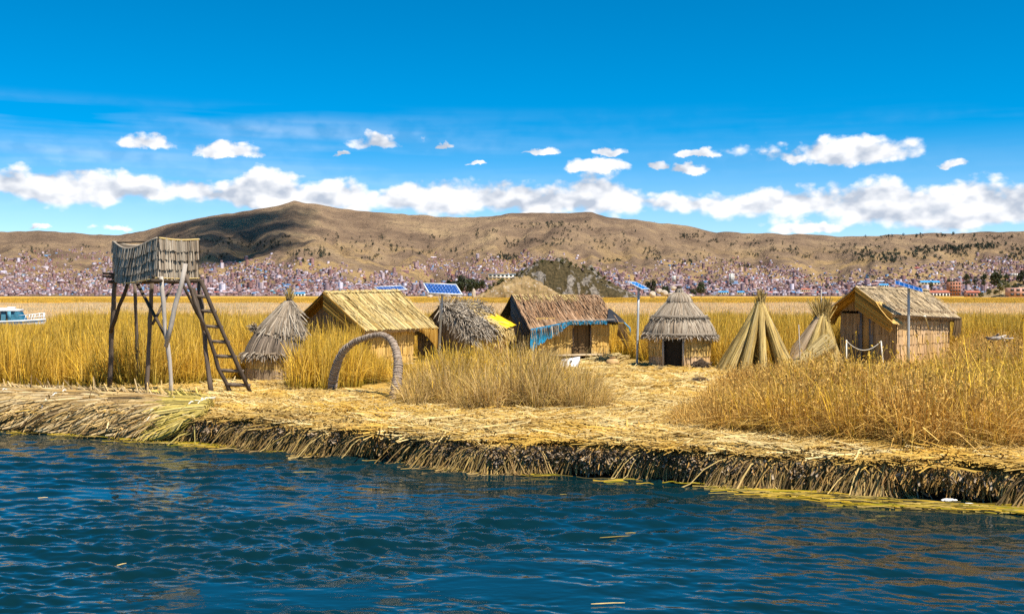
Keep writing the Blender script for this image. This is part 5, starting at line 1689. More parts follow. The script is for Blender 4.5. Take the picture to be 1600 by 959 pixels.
# ---- solar panels on posts
def solar(name, label, corners, pole, cols, rows, cell='solar_cell', guy=None, group=None, pole_mat='steel', pr=0.045, fw=0.02, fmat='aluminium', grid='cell_line'):
    c = [np.array(q) for q in corners]          # top-left, top-right, bottom-right, bottom-left as seen
    base = np.array(pole[0])
    t = thing(name, label, 'solar panel', base)
    N_ = nrm(np.cross(c[1] - c[0], c[3] - c[0]))
    if N_[2] < 0: N_ = -N_
    b = B()
    f = 0.035
    mid = sum(c) / 4
    # frame: four bars
    for i in range(4):
        a, d = c[i], c[(i + 1) % 4]
        u = (d - a) / 2; inw = nrm(np.cross(N_, u)); inw = inw if np.dot(inw, mid - (a + d) / 2) > 0 else -inw
        k = 0.98 if i % 2 else 1.0
        b.box((a + d) / 2 + inw * fw, u * k, inw * fw, N_ * ((0.025 if i % 2 == 0 else 0.023) * fw / 0.02))
    b.build('frame', MATS[fmat], t)
    B().quad(*[q + (mid - q) * 0.03 + N_ * 0.004 for q in c]).build('backing', MATS[grid], t)
    B().quad(*[q + (mid - q) * 0.03 - N_ * 0.015 for q in c[::-1]]).build('rear_sheet', MATS['white_plastic'], t)
    me = None
    u, v = (c[1] - c[0]), (c[3] - c[0]); o = c[0]
    first = None
    for i in range(cols):
        for j in range(rows):
            p = o + u * (0.04 + 0.92 * (i + .5) / cols) + v * (0.05 + 0.90 * (j + .5) / rows) + N_ * 0.010
            if first is None:
                bb = B(); bb.box(p, u * 0.92 / cols * 0.455, v * 0.90 / rows * 0.455, N_ * 0.003)
                first = bb.build('cell', MATS[cell], t); fp = p
            else:
                q = link('cell', first.data, None, t); q.location = [float(z) for z in (p - fp)]
    B().tube(line(base - UP * 0.3, np.array(pole[1]) - UP * 0.03, 4), pr, 10).build('post', MATS[pole_mat], t, True)
    top = np.array(pole[1])
    B().box(top - UP * 0.02, nrm(u) * np.linalg.norm(u) * 0.12, nrm(np.cross(N_, u)) * np.linalg.norm(v) * 0.3, N_ * 0.02).build('bracket', MATS['steel'], t)
    return t


def pan(cx, cy, Y, u, v):
    """panel with centre at pixel (cx, cy): u is the across vector, v the fall towards the viewer"""
    m = P(cx, cy, Y); u = np.array(u); v = np.array(v)
    return [m - u / 2 - v / 2, m + u / 2 - v / 2, m + u / 2 + v / 2, m - u / 2 + v / 2], m


c, m = pan(691.5, 451.5, 44.0, (1.37, 0.0, -0.055), (0.29, -0.62, -0.42))
solar('solar_panel', 'large blue solar panel with white frame on steel post between pale and grey huts', c, (G(684, 575), m), 9, 4)
c, m = pan(610, 450.5, 54.0, (1.36, 0.3, 0.07), (0.36, -0.75, -0.20))
solar('solar_panel', 'flat dark blue solar panel peeking over the pale hut roof ridge', c, ((m[0], m[1], 0.6), m), 7, 4)
c, m = pan(998, 446, 46.0, (0.40, 0.50, 0.0), (0.58, -0.30, -0.33))
solar('solar_panel', 'small bright blue solar panel on tall post beside the round hut', c, (G(995, 574), m), 2, 4, 'solar_cell_bright', pr=0.05, fw=0.012)
c, m = pan(1420, 447.3, 47.0, (0.20, 0.60, 0.17), (1.08, -0.30, -0.36))
solar('solar_panel', 'solar panel on grey post standing before the right hut roof', c, ((m[0] - 0.03, m[1], 0.6), m), 3, 5, 'solar_cell', pr=0.06, fw=0.009, fmat='frame_grey', grid='solar_cell')


# ---- reed bundle teepees
def bundle_geo(b, foot, head, r_foot, r_head, n, mat_w=0.04):
    foot, head = np.asarray(foot, dtype=float), np.asarray(head, dtype=float)
    ax = nrm(head - foot); s = nrm(np.cross(ax, (0.3, 0.9, 0.1))); q = np.cross(ax, s)
    an = RNG.random(n) * 2 * PI; rr = np.sqrt(RNG.random(n)) * 0.45 + 0.68
    t = np.linspace(0, 1, 6)
    prof = r_foot * (1 - t) ** 1.4 + r_head * (1 - (1 - t) ** 1.4); prof = prof * (1 - 0.12 * np.exp(-((t - 0.33) / 0.06) ** 2))
    Pt = foot + (head - foot) * t[None, :, None] + (rr[:, None] * prof[None, :])[..., None] * (np.cos(an)[:, None, None] * s + np.sin(an)[:, None, None] * q)
    Pt += RNG.standard_normal((n, 6, 3)) * 0.012
    Pt[:, 0] += -ax * RNG.uniform(-0.10, 0.20, (n, 1))
    Pt[:, -1] += ax * RNG.uniform(-0.1, 0.15, (n, 1))
    S = -np.sin(an)[:, None] * s + np.cos(an)[:, None] * q
    Nn = np.cos(an)[:, None] * s + np.sin(an)[:, None] * q
    b.ribbons(Pt, mat_w * RNG.uniform(0.7, 1.4, (n, 1)), S, Nn, 0.012)
    b.tube(foot + (head - foot) * t[:, None], prof * 0.6, 8)
    return prof


def bundle(parent, foot, head, r_foot, r_head, n, mat='bundle_reed', tie=(0.33,), mat_w=0.04):
    b = B(); prof = bundle_geo(b, foot, head, r_foot, r_head, n, mat_w)
    o = b.build('reed_bundle', MATS[mat], parent)
    foot, head = np.asarray(foot), np.asarray(head)
    for f in tie:
        r = r_foot * (1 - f) ** 1.4 + r_head * (1 - (1 - f) ** 1.4)
        c = lerp(foot, head, f); d = nrm(head - foot)
        bb = B(); bb.tube([c - d * 0.025, c - d * 0.01, c + d * 0.01, c + d * 0.025], [r * 0.95, r * 1.04, r * 1.04, r * 0.95], 12, cap=False)
        k = bb.build('tie', MATS['rope_tan'], parent)
        k.parent = o; k.location = (0, 0, 0)
    return o


def teepees():
    Y = 42.3; k = Y / F
    c = np.array(((1183 - 800) * k, Y, 0.6)); ap = np.array(((1188 - 800) * k, Y, CH - (480 - HY) * k))
    t = thing('reed_stack', 'conical stack of tied reed bundles standing left of the right hut', 'reed stack', c)
    for q in range(11):
        an = -PI / 2 + (q - 5) * 2 * PI / 11 + RNG.normal() * 0.12
        R = 1.24 * (1.0 + 0.12 * math.sin(3 * q) + 0.06 * RNG.normal())
        f = c + np.array((math.cos(an) * R * 1.08, math.sin(an) * R, 0.02))
        h = ap + np.array((math.cos(an) * 0.10, math.sin(an) * 0.10, RNG.normal() * 0.06))
        bundle(t, f, h, 0.195 + 0.035 * RNG.normal(), 0.10, 120, 'bundle_reed', (0.36 + 0.1 * RNG.random(), 0.68))
    b = B(); o = ap - UP * 0.12 + RNG.standard_normal((220, 3)) * 0.05
    loose(b, o, np.tile((0.03, 0, 1.0), (220, 1)), 1, 0.62, 0.035, 0.14)
    b.build('tip_tuft', MATS['bundle_reed'], t)
    B().lathe([(0.17, ap[2] - 0.05), (0.185, ap[2] - 0.02), (0.185, ap[2] + 0.03), (0.16, ap[2] + 0.06)], ap, 14).build('top_tie', MATS['rope'], t)
    # second stack, leaning against the right hut
    Y = 45.2; k = Y / F
    c = np.array(((1270 - 800) * k, Y, 0.6)); ap = np.array(((1284 - 800) * k, Y, CH - (494 - HY) * k))
    t = thing('reed_stack', 'untidy reed bundle stack with thick brushy top touching the right hut', 'reed stack', c)
    for q in range(9):
        an = math.radians(-175 + q * 32)
        f = c + np.array((math.cos(an) * 1.15 - 0.1, math.sin(an) * 0.8, 0.05)); h = ap + np.array((math.cos(an) * .12, math.sin(an) * .12, 0))
        bundle(t, f, h, 0.22, 0.10, 90, 'bundle_reed' if q > 1 else 'mat_grey', (0.5,))
    b = B(); o = ap - UP * 0.2 + RNG.standard_normal((340, 3)) * np.array((0.11, 0.09, 0.05))
    loose(b, o, np.concatenate([np.tile((-0.45, 0, 0.9), (90, 1)), np.tile((0.10, 0, 1.0), (250, 1))]), 1, 0.80, 0.04, 0.18)
    b.build('tip_tuft', MATS['bundle_reed'], t)
    lb = thing('reed_bundle', 'big pale reed bundle lying tilted before the right hut with cut ends outward', 'reed bundle', P(1265, 558, 43.8))
    b = B(); h_ = P(1233, 580, 43.6); f_ = P(1292, 538, 43.9)
    bundle_geo(b, f_, h_, 0.36, 0.20, 320, 0.04)
    b.build('reeds', MATS['straw_pale'], lb)
    bb = B(); cc = lerp(f_, h_, 0.3); d = nrm(h_ - f_); bb.tube([cc - d * .02, cc + d * .02], [0.33, 0.33], 12, cap=False); bb.build('tie', MATS['rope_tan'], lb)


teepees()


# ---- the moored boat at the left edge
def boat():
    Y = 108.0; k = Y / F
    x = lambda px: (px - 800) * k
    z = lambda py: CH - (py - HY) * k
    t = thing('motor_boat', 'white cabin motorboat with blue curtained windows half hidden by reeds at left edge', 'boat', (x(-30), Y, 0))
    # hull: stations from stern to bow
    st = [(-150, 1.25, 0.0), (-100, 1.3, 0.0), (-40, 1.3, 0.0), (10, 1.2, 0.02), (40, 0.85, 0.08), (58, 0.45, 0.15), (72, 0.06, 0.22)]
    V = []
    for px, hw, lift in st:
        zt = z(501.5) + lift; zk = -0.3
        for s in (-1, 1):
            pass
        V += [(x(px), Y - hw, zt), (x(px), Y - hw * 0.97, zt - 0.35), (x(px), Y - hw * 0.6, 0.1), (x(px), Y, zk), (x(px), Y + hw * 0.6, 0.1), (x(px), Y + hw * 0.97, zt - 0.35), (x(px), Y + hw, zt)]
    n = len(st); i = np.arange(n - 1)[:, None] * 7 + np.arange(6)[None, :]
    b = B(); b.add(V, np.stack([i, i + 7, i + 8, i + 1], -1).reshape(-1, 4))
    for q in range(n - 1):
        b.add([V[q * 7], V[q * 7 + 6], V[q * 7 + 13], V[q * 7 + 7]], np.array([(0, 1, 2, 3)]))
    b.build('hull', MATS['boat_white'], t)
    B().tube([(x(p), Y - h - 0.03, z(501.5) + l - 0.05) for p, h, l in st], 0.09, 6).build('rub_rail', MATS['white_plastic'], t)
    zb, zr = z(500.5), z(486)
    # cabin windows band with raked front
    B().add([(x(-140), Y - 1.0, zb), (x(37), Y - 0.95, zb), (x(29), Y - 0.85, zr), (x(-140), Y - 0.9, zr), (x(-140), Y + 1.0, zb), (x(37), Y + 0.95, zb), (x(29), Y + 0.85, zr), (x(-140), Y + 0.9, zr)],
            np.array([(0, 1, 2, 3), (5, 4, 7, 6), (1, 5, 6, 2), (4, 0, 3, 7)])).build('cabin_windows', MATS['cabin_glass'], t)
    for p0, p1 in ((-30, -22), (-12, 6), (19, 24)):
        B().box((x((p0 + p1) / 2), Y - 0.985, (zb + zr) / 2 - 0.02), ((p1 - p0) / 2 * k, 0, 0), (0, 0.03, 0), (0, -0.03, (zr - zb) / 2 * 0.95)).build('curtain', MATS['curtain'], t)
    for p0 in (-40, -18, 8, 18):
        B().box((x(p0), Y - 0.99, (zb + zr) / 2), (0.045, 0, 0), (0, 0.04, 0), (0, 0.04, (zr - zb) / 2)).build('window_pillar', MATS['dark_opening'], t)
    B().box((x(-56), Y, zr + 0.09), (86 * k, 0, 0), (0, 1.0, 0), (0, 0, 0.10)).build('cabin_roof', MATS['boat_white'], t)
    B().box((x(-62), Y, zr + 0.25), (80 * k, 0, 0), (0, 0.8, 0), (0, 0, 0.07)).build('roof_top', MATS['boat_white'], t)
    B().box((x(18), Y, zr + 0.30), (3.4 * k, 0, 0), (0, 0.5, 0), (0, 0, 0.12)).build('roof_hatch', MATS['white_plastic'], t)
    b = B()
    for s in (-1, 1):
        top = [(x(36), Y + s * 0.95, z(492.5)), (x(52), Y + s * 0.6, z(491)), (x(69), Y + s * 0.12, z(488.8))]
        b.tube(top, 0.032, 6)
        b.tube([(x(p[0] * 0 + q), Y + s * w_, zz) for q, w_, zz, p in ((50, .6, z(495.5), (0,)), (69, .12, z(493), (0,)))], 0.028, 6)
        for px, hw, d in ((46, 0.72, 3), (51, 0.62, 3), (64, 0.3, 2), (69, 0.12, 0)):
            b.tube([(x(px - d), Y + s * hw, z(500.5)), (x(px), Y + s * hw, z(491.5 if px < 60 else 489.2))], 0.032, 6)
    b.build('bow_rail', MATS['boat_white'], t)


boat()


# ---- small things lying about
def clod(seed, p, sx, sy, sz, label):
    t = thing('root_clod', label, 'clod', p)
    import bmesh
    bm = bmesh.new(); bmesh.ops.create_icosphere(bm, subdivisions=4, radius=1)
    for v in bm.verts:
        c = v.co; k = 1 + 0.22 * mnoise.noise(c * 1.7 + Vector((seed, 0, 0))) + 0.12 * mnoise.noise(c * 5 + Vector((0, seed, 0))) + 0.06 * mnoise.noise(c * 13)
        v.co = Vector((c.x * sx, c.y * sy, max(c.z, -0.4) * sz)) * k
    me = bpy.data.meshes.new('peat_block'); bm.to_mesh(me); bm.free()
    o = link('peat_block', me, MATS['clod'], t); o.location = (0, 0, sz * 0.35)
    b = B(); d = nrm(RNG.standard_normal((90, 3))); d[:, 2] = np.abs(d[:, 2])
    loose(b, np.array(p) + d * np.array((sx, sy, sz)) * 0.95 + UP * sz * 0.3, d, 1, 0.14, 0.015, 0.6)
    b.build('root_stubs', MATS['thatch_dark'], t)


clod(1.0, G(1096, 578), 0.40, 0.26, 0.30, 'dark root clod leaning on the round hut wall')
clod(2.3, G(1093, 603), 0.36, 0.24, 0.22, 'dark root clod lying in the open straw yard')
clod(3.7, G(1140, 601), 0.20, 0.18, 0.24, 'small dark root clod at the edge of the tall grass')
clod(4.4, G(1062, 652), 0.13, 0.11, 0.13, 'small charred clod on the path nearest the water')
clod(5.1, G(1033, 581), 0.18, 0.15, 0.13, 'low dark clod at the round hut doorway')
clod(6.2, G(1160, 588), 0.50, 0.20, 0.12, 'flat brown root heap before the conical reed stack')


def yard_things():
    # white box on thin metal legs before the red-brown hut
    c = G(889, 578); c[2] += 0.22
    t = thing('ice_box', 'battered white box with thin metal legs lying before the red-brown hut', 'box', c)
    u, v, w = np.array((0.36, -0.1, 0.06)), np.array((0.10, 0.30, 0.16)), np.array((-0.02, -0.08, 0.16))
    B().box(c, u, v, w * 0.6).build('white_panel', MATS['white_plastic'], t)
    for s in (-1, 1):
        B().tube([c + u * s + v * 0.7, c + u * s * 1.02 - v * 1.0 - UP * 0.04, c + u * s * 1.02 - v - UP * 0.24], 0.02, 6).build('leg', MATS['steel'], t)
    for q in (-0.35, 0.25):
        B().box(c + u * q + w * 0.64, u * 0.10, v * 0.3, w * 0.03).build('dark_stain', MATS['dark_opening'], t)
    # clay jar half under pale reeds
    c = G(957, 573)
    t = thing('clay_jar', 'tan clay jar lying under pale cut reeds right of the hut door', 'jar', c)
    b = B(); b.lathe([(0.02, c[2]), (0.22, c[2] + 0.03), (0.30, c[2] + 0.16), (0.24, c[2] + 0.30), (0.12, c[2] + 0.36), (0.13, c[2] + 0.40)], c, 18)
    b.build('jar_body', MATS['clay'], t, True)
    B().lathe([(0.13, c[2] + 0.40), (0.155, c[2] + 0.42), (0.12, c[2] + 0.43)], c, 18).build('rim', MATS['clay'], t, True)
    b = B(); o = P(968, 556, 47.6) + RNG.standard_normal((170, 3)) * np.array((0.25, 0.18, 0.05))
    d = np.tile((-0.9, -0.30, -0.22), (170, 1)); loose(b, o, d, 1, 1.0, 0.04, 0.22, droop=0.12)
    q = b.build('reed_heap', MATS['straw_pale']); tag(q, 'heap of pale cut reeds thrown over the clay jar', 'reed heap')
    b = B(); o = P(935, 563, 47.5) + RNG.standard_normal((30, 3)) * np.array((0.3, 0.1, 0.03))
    loose(b, o, np.tile((0.1, 0, 1.0), (30, 1)), 1, 0.5, 0.03, 0.35)
    q = b.build('reed_tuft', MATS['straw_pale']); tag(q, 'few upright cut reeds leaning at the hut step boards', 'reeds')
    # white sign or stone behind the brown hut
    # posts with a slack rope before the right hut
    a0, a1 = P(1322.5, 575, 45.0), P(1322.5, 531, 45.0); b0, b1 = P(1382, 578, 45.0), P(1376.5, 532, 45.0)
    B_ = lambda pts, r: B().tube(pts, r, 7)
    t = thing('rope_fence', 'two thin white posts joined by a slack rope before the right hut', 'rope fence', a0)
    for p, q in ((a0, a1), (b0, b1)):
        B_([p - UP * .4, q], 0.028).build('post', MATS['rope'], t)
    s = np.linspace(0, 1, 12)
    B_([lerp(a1, b1, k) - UP * (0.38 * (1 - (2 * k - 1) ** 2) + 0.03) for k in s], 0.013).build('rope', MATS['rope'], t)
    for px, py, lab in ((1480, 554, 'short dark post in the grass right of the right hut, left of a pair'), (1488, 553, 'short dark post in the grass right of the right hut, right of a pair')):
        p = P(px, py, 46); q = p.copy(); q[2] = 0.5
        o = B().tube([q, lerp(q, p, .5) + np.array((0.01, 0, 0)), p], [0.045, 0.04, 0.035], 7).build('post', MATS['dark_wood'])
        tag(o, lab, 'post')
    p = P(1248, 507, 43.5); q = p.copy(); q[0] += 0.05; q[2] = 0.5
    tag(B().tube([q, lerp(q, p, .5) + np.array((0.012, 0, 0)), p], [0.028, 0.024, 0.018], 6).build('stake', MATS['silver_wood']), 'thin upright stake between the two reed stacks', 'stake')
    p = P(1283.5, 452, 46.5); q = p.copy(); q[2] = 0.5
    tag(B().tube([q, p], [0.03, 0.02], 6).build('stake', MATS['silver_wood']), 'tall thin stake rising from the untidy reed stack', 'stake')
    # dead branches
    c = P(1560, 531, 42)
    t = thing('branch_pile', 'heap of pale dead branches in the reeds at the right edge', 'branches', c)
    for a, b_, r in (((1543, 530), (1572, 524), .05), ((1540, 527), (1560, 525), .04), ((1552, 531), (1583, 528), .05), ((1560, 522), (1548, 534), .045), ((1566, 526), (1574, 541), .05), ((1572, 531), (1577, 524), .03), ((1568, 538), (1578, 532), .04)):
        p, q = P(*a, 42 + RNG.normal() * .2), P(*b_, 42 + RNG.normal() * .2)
        m = line(p, q, 5); m[1:-1] += RNG.standard_normal((3, 3)) * 0.03
        B().tube(m, np.linspace(r, r * .6, 5), 6).build('branch', MATS['silver_wood' if r > .045 else 'pole_wood'], t)


yard_things()
# ------------------------------------------------------------------ the bank: tied bundles, hanging straw, litter
def roll_pt(X, v, out=0.0):
    """point on the rounded bank: v=0 on top at the back, v=1 at the water"""
    X = np.asarray(X, dtype=float); v = np.asarray(v, dtype=float)
    ye = yedge(X)
    k = [-0.3, 0.0, 0.15, 0.3, 0.5, 0.72, 0.88, 1.0]
    y = ye + np.interp(v, k, [1.6, 1.0, 0.72, 0.42, 0.08, -0.18, -0.28, -0.32]) - out * np.interp(v, [0, 0.5, 1], [0.1, 0.7, 1.0])
    z = np.interp(v, k, [0.62, 0.78, 0.84, 0.80, 0.64, 0.38, 0.16, 0.02]) + out * np.interp(v, [0, 0.5, 1], [1.0, 0.7, 0.2])
    return np.stack([X + 0 * v, y, z], -1)


def shore_bundles():
    spots = [(-60, 1), (-22, 1), (24, 1), (66, 1), (107, 1), (150, 1), (190, 1), (232, 1), (272, 1), (320, 2)]
    labs = ['reed bundle lying on the bank at the far left edge, cut by the frame', 'reed bundle on the bank, second from the left edge', 'reed bundle with white and teal rope near the left edge of the bank',
            'reed bundle on the bank between the teal rope and the next white rope', 'reed bundle tied with thick white rope below the left reeds', 'tan reed bundle fanning over the bank left of the tower pole',
            'tan reed bundle on the bank under the leftmost tower pole', 'tan reed bundle on the bank below the second tower pole', 'reed bundle with loose white rope end below the silver tower pole', 'greenish reed bundle with white rope at the right end of the tied row']
    for (px, kd), lab in zip(spots, labs):
        Yt = np.interp(px, [-60, 320], [31.5, 27.2])
        Xk = (px - 800) / F * Yt
        n = 520
        u = RNG.random(n)                          # 0 back/top .. 1 front/low
        L = RNG.uniform(1.5, 2.3, n) * (1.0 if kd == 1 else 0.95)
        v0 = 0.04 + 0.50 * u
        v1 = np.clip(-0.32 + 1.45 * u + RNG.normal(size=n) * 0.05, -0.25, 1.02)
        s = np.linspace(0, 1, 7)[None, :]
        X = Xk + 0.15 * RNG.random((n, 1)) - L[:, None] * s * (1 - 0.42 * np.clip(u[:, None] - 0.5, 0, 1))
        v = v0[:, None] + (v1 - v0)[:, None] * (1 - (1 - s) ** 1.5)
        out = RNG.uniform(-0.03, 0.20, (n, 1)) + 0.05 * np.sin(s * PI)
        # a few straws hang free
        Pt = roll_pt(X, np.clip(v, -0.3, 1.0), out)
        Pt[..., 2] += np.where(v < 0, 0.06 + 0.10 * RNG.random((n, 1)) * s, 0)
        Pt[..., 2] = np.maximum(Pt[..., 2], 0.01)
        D = nrm(Pt[:, -1] - Pt[:, 0]); S = nrm(np.cross(D, np.tile((0, -0.7, 0.7), (n, 1))))
        t = thing('shore_bundle', lab, 'reed bundle', (Xk - 0.7, float(yedge(Xk - 0.7)) + 0.4, 0.4), 'tied reed bundles along the left bank')
        b = B()
        b.ribbons(Pt, 0.036 * RNG.uniform(0.6, 1.5, (n, 1)) * np.linspace(0.8, 1.15, 7)[None, :], S, np.tile((0, -0.6, 0.6), (n, 1)), 0.010)
        o = roll_pt(Xk - 1.2 * RNG.random(140), RNG.random(140) * 0.9, 0.16)
        loose(b, o, np.tile((-0.8, -0.15, -0.35), (140, 1)), 1, 0.55, 0.034, 0.55, droop=0.35)
        o = roll_pt(Xk - 0.9 * RNG.random(60), 0.02 + 0.1 * RNG.random(60), 0.10)
        loose(b, o, np.tile((-0.6, 0.5, 0.40), (60, 1)), 1, 0.45, 0.036, 0.3)
        b.build('reeds', MATS['bundle_tan' if kd == 1 else 'bundle_green'], t)
        # rope: over the neck from the top right to the lower left
        q = np.linspace(0, 1, 12)
        rp = roll_pt(Xk + 0.12 - 0.62 * q, 0.05 + 0.72 * q, 0.20)
        rp = rp + RNG.standard_normal(rp.shape) * 0.02
        if kd == 2 or RNG.random() < 0.75: B().tube(rp, 0.013, 6).build('rope', MATS['rope' if px in (24, 107, 272, 320) else 'rope_tan'], t)
        if kd == 2 or px in (24, 107, 272):
            rp = roll_pt(Xk + 0.16 - 0.60 * q, 0.06 + (0.35 + 0.3 * RNG.random()) * q, 0.21) + RNG.standard_normal((12, 3)) * 0.02
            B().tube(rp, 0.018, 6).build('rope', MATS['rope'], t)


shore_bundles()


def fringe():
    """straw hanging over the cut edge of the island, grey root stubs in its face"""
    x0, x1 = -8.6, 12.5
    n = 9000
    X = x0 + (x1 - x0) * RNG.random(n)
    clump = VN.fbm(X * 1.1, X * 0 + 9, 3)
    kp = RNG.random(n) < np.clip(0.55 + 0.8 * clump, 0.28, 1); X, clump = X[kp], clump[kp]; n = len(X)
    Ln = 0.16 + 0.36 * np.clip(0.40 + clump * 0.9, 0.05, 1.1) * RNG.uniform(0.1, 1.6, n)
    ye = yedge(X)
    k = RNG.random(n)
    z0 = 0.50 + 0.06 * RNG.random(n) - 0.12 * (k > 0.8)
    d = np.stack([RNG.normal(size=n) * 1.0, -0.50 - 0.3 * RNG.random(n), -0.35 * RNG.random(n)], -1)
    t = np.linspace(0, 1, 5)[None, :, None]
    o = np.stack([X, ye + 0.02 - 0.10 * RNG.random(n), z0], -1)
    Pt = o[:, None] + d[:, None] * (Ln * 0.8)[:, None, None] * (t - 0.2 * t ** 2) - UP * (Ln[:, None, None] * t ** 2 * 1.3)
    Pt[..., 2] = np.maximum(Pt[..., 2], 0.005)
    S = nrm(np.cross(d, RNG.normal(size=(n, 3))))
    b = B(); b.ribbons(Pt, 0.022 * RNG.uniform(0.6, 1.5, (n, 1)), S, nrm(np.cross(S, d)), 0.007)
    tag(b.build('hanging_straw', MATS['hanging_straw']), 'ragged yellow straw hanging over the dark cut edge of the reed island', 'straw', kind='stuff')
    # short brown matted straw under the rim
    n = 9000
    X = x0 + (x1 - x0) * RNG.random(n); ye = yedge(X)
    z = 0.30 + 0.26 * RNG.random(n)
    o = np.stack([X, ye - 0.06 + np.interp(z, [0.3, 0.4, 0.56], [-0.02, -0.06, 0.06]), z], -1)
    d = np.stack([RNG.normal(size=n) * 1.0, -0.6 * np.ones(n), -0.5 + 0.5 * RNG.normal(size=n)], -1)
    b = B(); loose(b, o, d, 1, 0.17, 0.024, 0.3, droop=0.7)
    tag(b.build('rim_straw', MATS['rim_straw']), 'short brown matted straw along the upper rim of the island edge', 'straw', kind='stuff')
    # stubs
    n = 17000
    X = x0 + (x1 - x0) * RNG.random(n)
    g = VN.fbm(X * 0.7 + 3, X * 0 + 2, 3)
    z = 0.06 + 0.44 * RNG.random(n) ** 0.9
    keep = RNG.random(n) < np.clip(0.45 + g * 1.3 + 0.25 * (X > 1), 0.08, 1) * np.clip((z - 0.03) / 0.18, 0.15, 1)
    X, z = X[keep], z[keep]; n = len(X)
    ye = yedge(X)
    o = np.stack([X, ye + np.interp(z, [0, 0.12, 0.28, 0.4, 0.5], [0.10, 0.02, -0.08, -0.10, -0.04]) - 0.05, z], -1)
    d = nrm(np.stack([RNG.normal(size=n) * 0.7, -np.ones(n), -0.55 + 0.8 * RNG.normal(size=n)], -1))
    L = RNG.uniform(0.07, 0.20, (n, 1, 1)); t = np.linspace(0, 1, 2)[None, :, None]
    Pt = o[:, None] + d[:, None] * L * t
    S = nrm(np.cross(d, RNG.normal(size=(n, 3))))
    b = B(); b.ribbons(Pt, 0.036 * RNG.uniform(0.4, 1.5, (n, 1)), S, nrm(np.cross(S, d)), 0.010)
    tag(b.build('root_stubs', MATS['grey_stub']), 'grey cut root stubs bristling from the dark face of the reed island', 'roots', kind='stuff')


fringe()


def floating():
    b = B()
    def patch(n, f, L, spread):
        u = RNG.random(n)
        pts = np.array([f(q) for q in u]); n_ = len(pts)
        a = RNG.normal(size=n_) * spread
        d = np.stack([np.cos(a), np.sin(a) * 0.9 - 0.28, np.zeros(n_)], -1)
        Ls = L * RNG.uniform(0.4, 1.3, (n_, 1, 1)); t = np.linspace(-0.5, 0.5, 5)[None, :, None]
        Pt = pts[:, None] + d[:, None] * Ls * t
        Pt[..., 1] += (RNG.normal(size=(n_, 1)) * 0.10) * (t[..., 0] ** 2) * 4
        Pt[..., 2] = 0.018 + 0.03 * RNG.random((n_, 1)) + 0.012 * np.sin(t[..., 0] * 6)
        b.ribbons(Pt, 0.023 * RNG.uniform(0.5, 1.4, (n_, 1)), np.tile((0, 0.95, 0.3), (n_, 1)), np.tile((0, -0.3, 0.9), (n_, 1)), 0.012)
    def right(q):
        px = 1125 + (q ** 0.75) * 520
        py = np.interp(px, [1120, 1200, 1300, 1400, 1500, 1640], [764, 769, 778, 788, 795, 803]) + RNG.normal() * np.interp(px, [1120, 1200, 1400, 1640], [1, 4.2, 4.6, 2.4])
        py = max(py, np.interp(px, [1120, 1600, 1640], [757, 789, 792]) - 1)
        return G(px, py, 0.0)
    patch(230, right, 1.0, 0.13)
    def left(q):
        px = -40 + q * 400
        py = np.interp(px, [-40, 0, 100, 200, 310, 360], [668, 671, 678, 686, 696, 699]) + RNG.normal() * 2.2
        return G(px, py, 0.0)
    patch(200, left, 0.7, 0.12)
    def mid(q):
        px = 360 + q * 720
        py = np.interp(px, [310, 400, 500, 640, 770, 800, 900, 1080], [693, 701, 711, 725, 739, 737, 745, 757]) + abs(RNG.normal()) * 3
        return G(px, py, 0.0)
    patch(34, mid, 0.6, 0.2)
    tag(b.build('floating_reeds', MATS['floating_reed']), 'yellow green reed stalks floating along the edge of the island', 'floating reeds', kind='stuff')
    # single drifting reeds
    for k, (px, py, L, an, lab) in enumerate([(472, 737, 0.55, 0.05, 'yellow reed drifting in the dark water left of the middle bank'), (420, 730, 0.16, 0.2, 'orange reed scrap drifting just below the left bank'), (962, 838, 0.50, 0.25, 'green reed leaf drifting on open water below the middle of the bank'),
                                       (985, 832, 0.16, 0.1, 'tiny yellow reed scrap beside the drifting green leaf'), (950, 942, 0.40, 0.12, 'pale reed drifting at the bottom edge of the picture'), (67, 777, 0.16, 0.3, 'short white reed scrap on the water at left'),
                                       (190, 881, 0.14, 0.9, 'short pale reed scrap on the water near the lower left'), (1128, 770, 0.5, 0.1, 'yellow reed drifting just left of the floating reed raft'), (880, 772, 0.12, 0.1, 'tiny reed scrap on the water below the middle bank')]):
        p = G(px, py, 0.02); d = np.array((math.cos(an), math.sin(an), 0)) * L / 2
        bb = B(); bb.ribbons(np.array([[p - d, p - d * 0.4 + (0, 0.008, 0), p + d * 0.3 + (0, 0.004, 0.004), p + d]]), [[0.010, 0.022, 0.020, 0.008]], [(-math.sin(an) * 0.9, math.cos(an) * 0.9, 0.35)], [(0, -0.3, 0.9)], 0.006)
        tag(bb.build('drifting_reed', MATS['floating_reed'] if k not in (5, 6, 4) else MATS['straw_pale']), lab, 'reed')


floating()


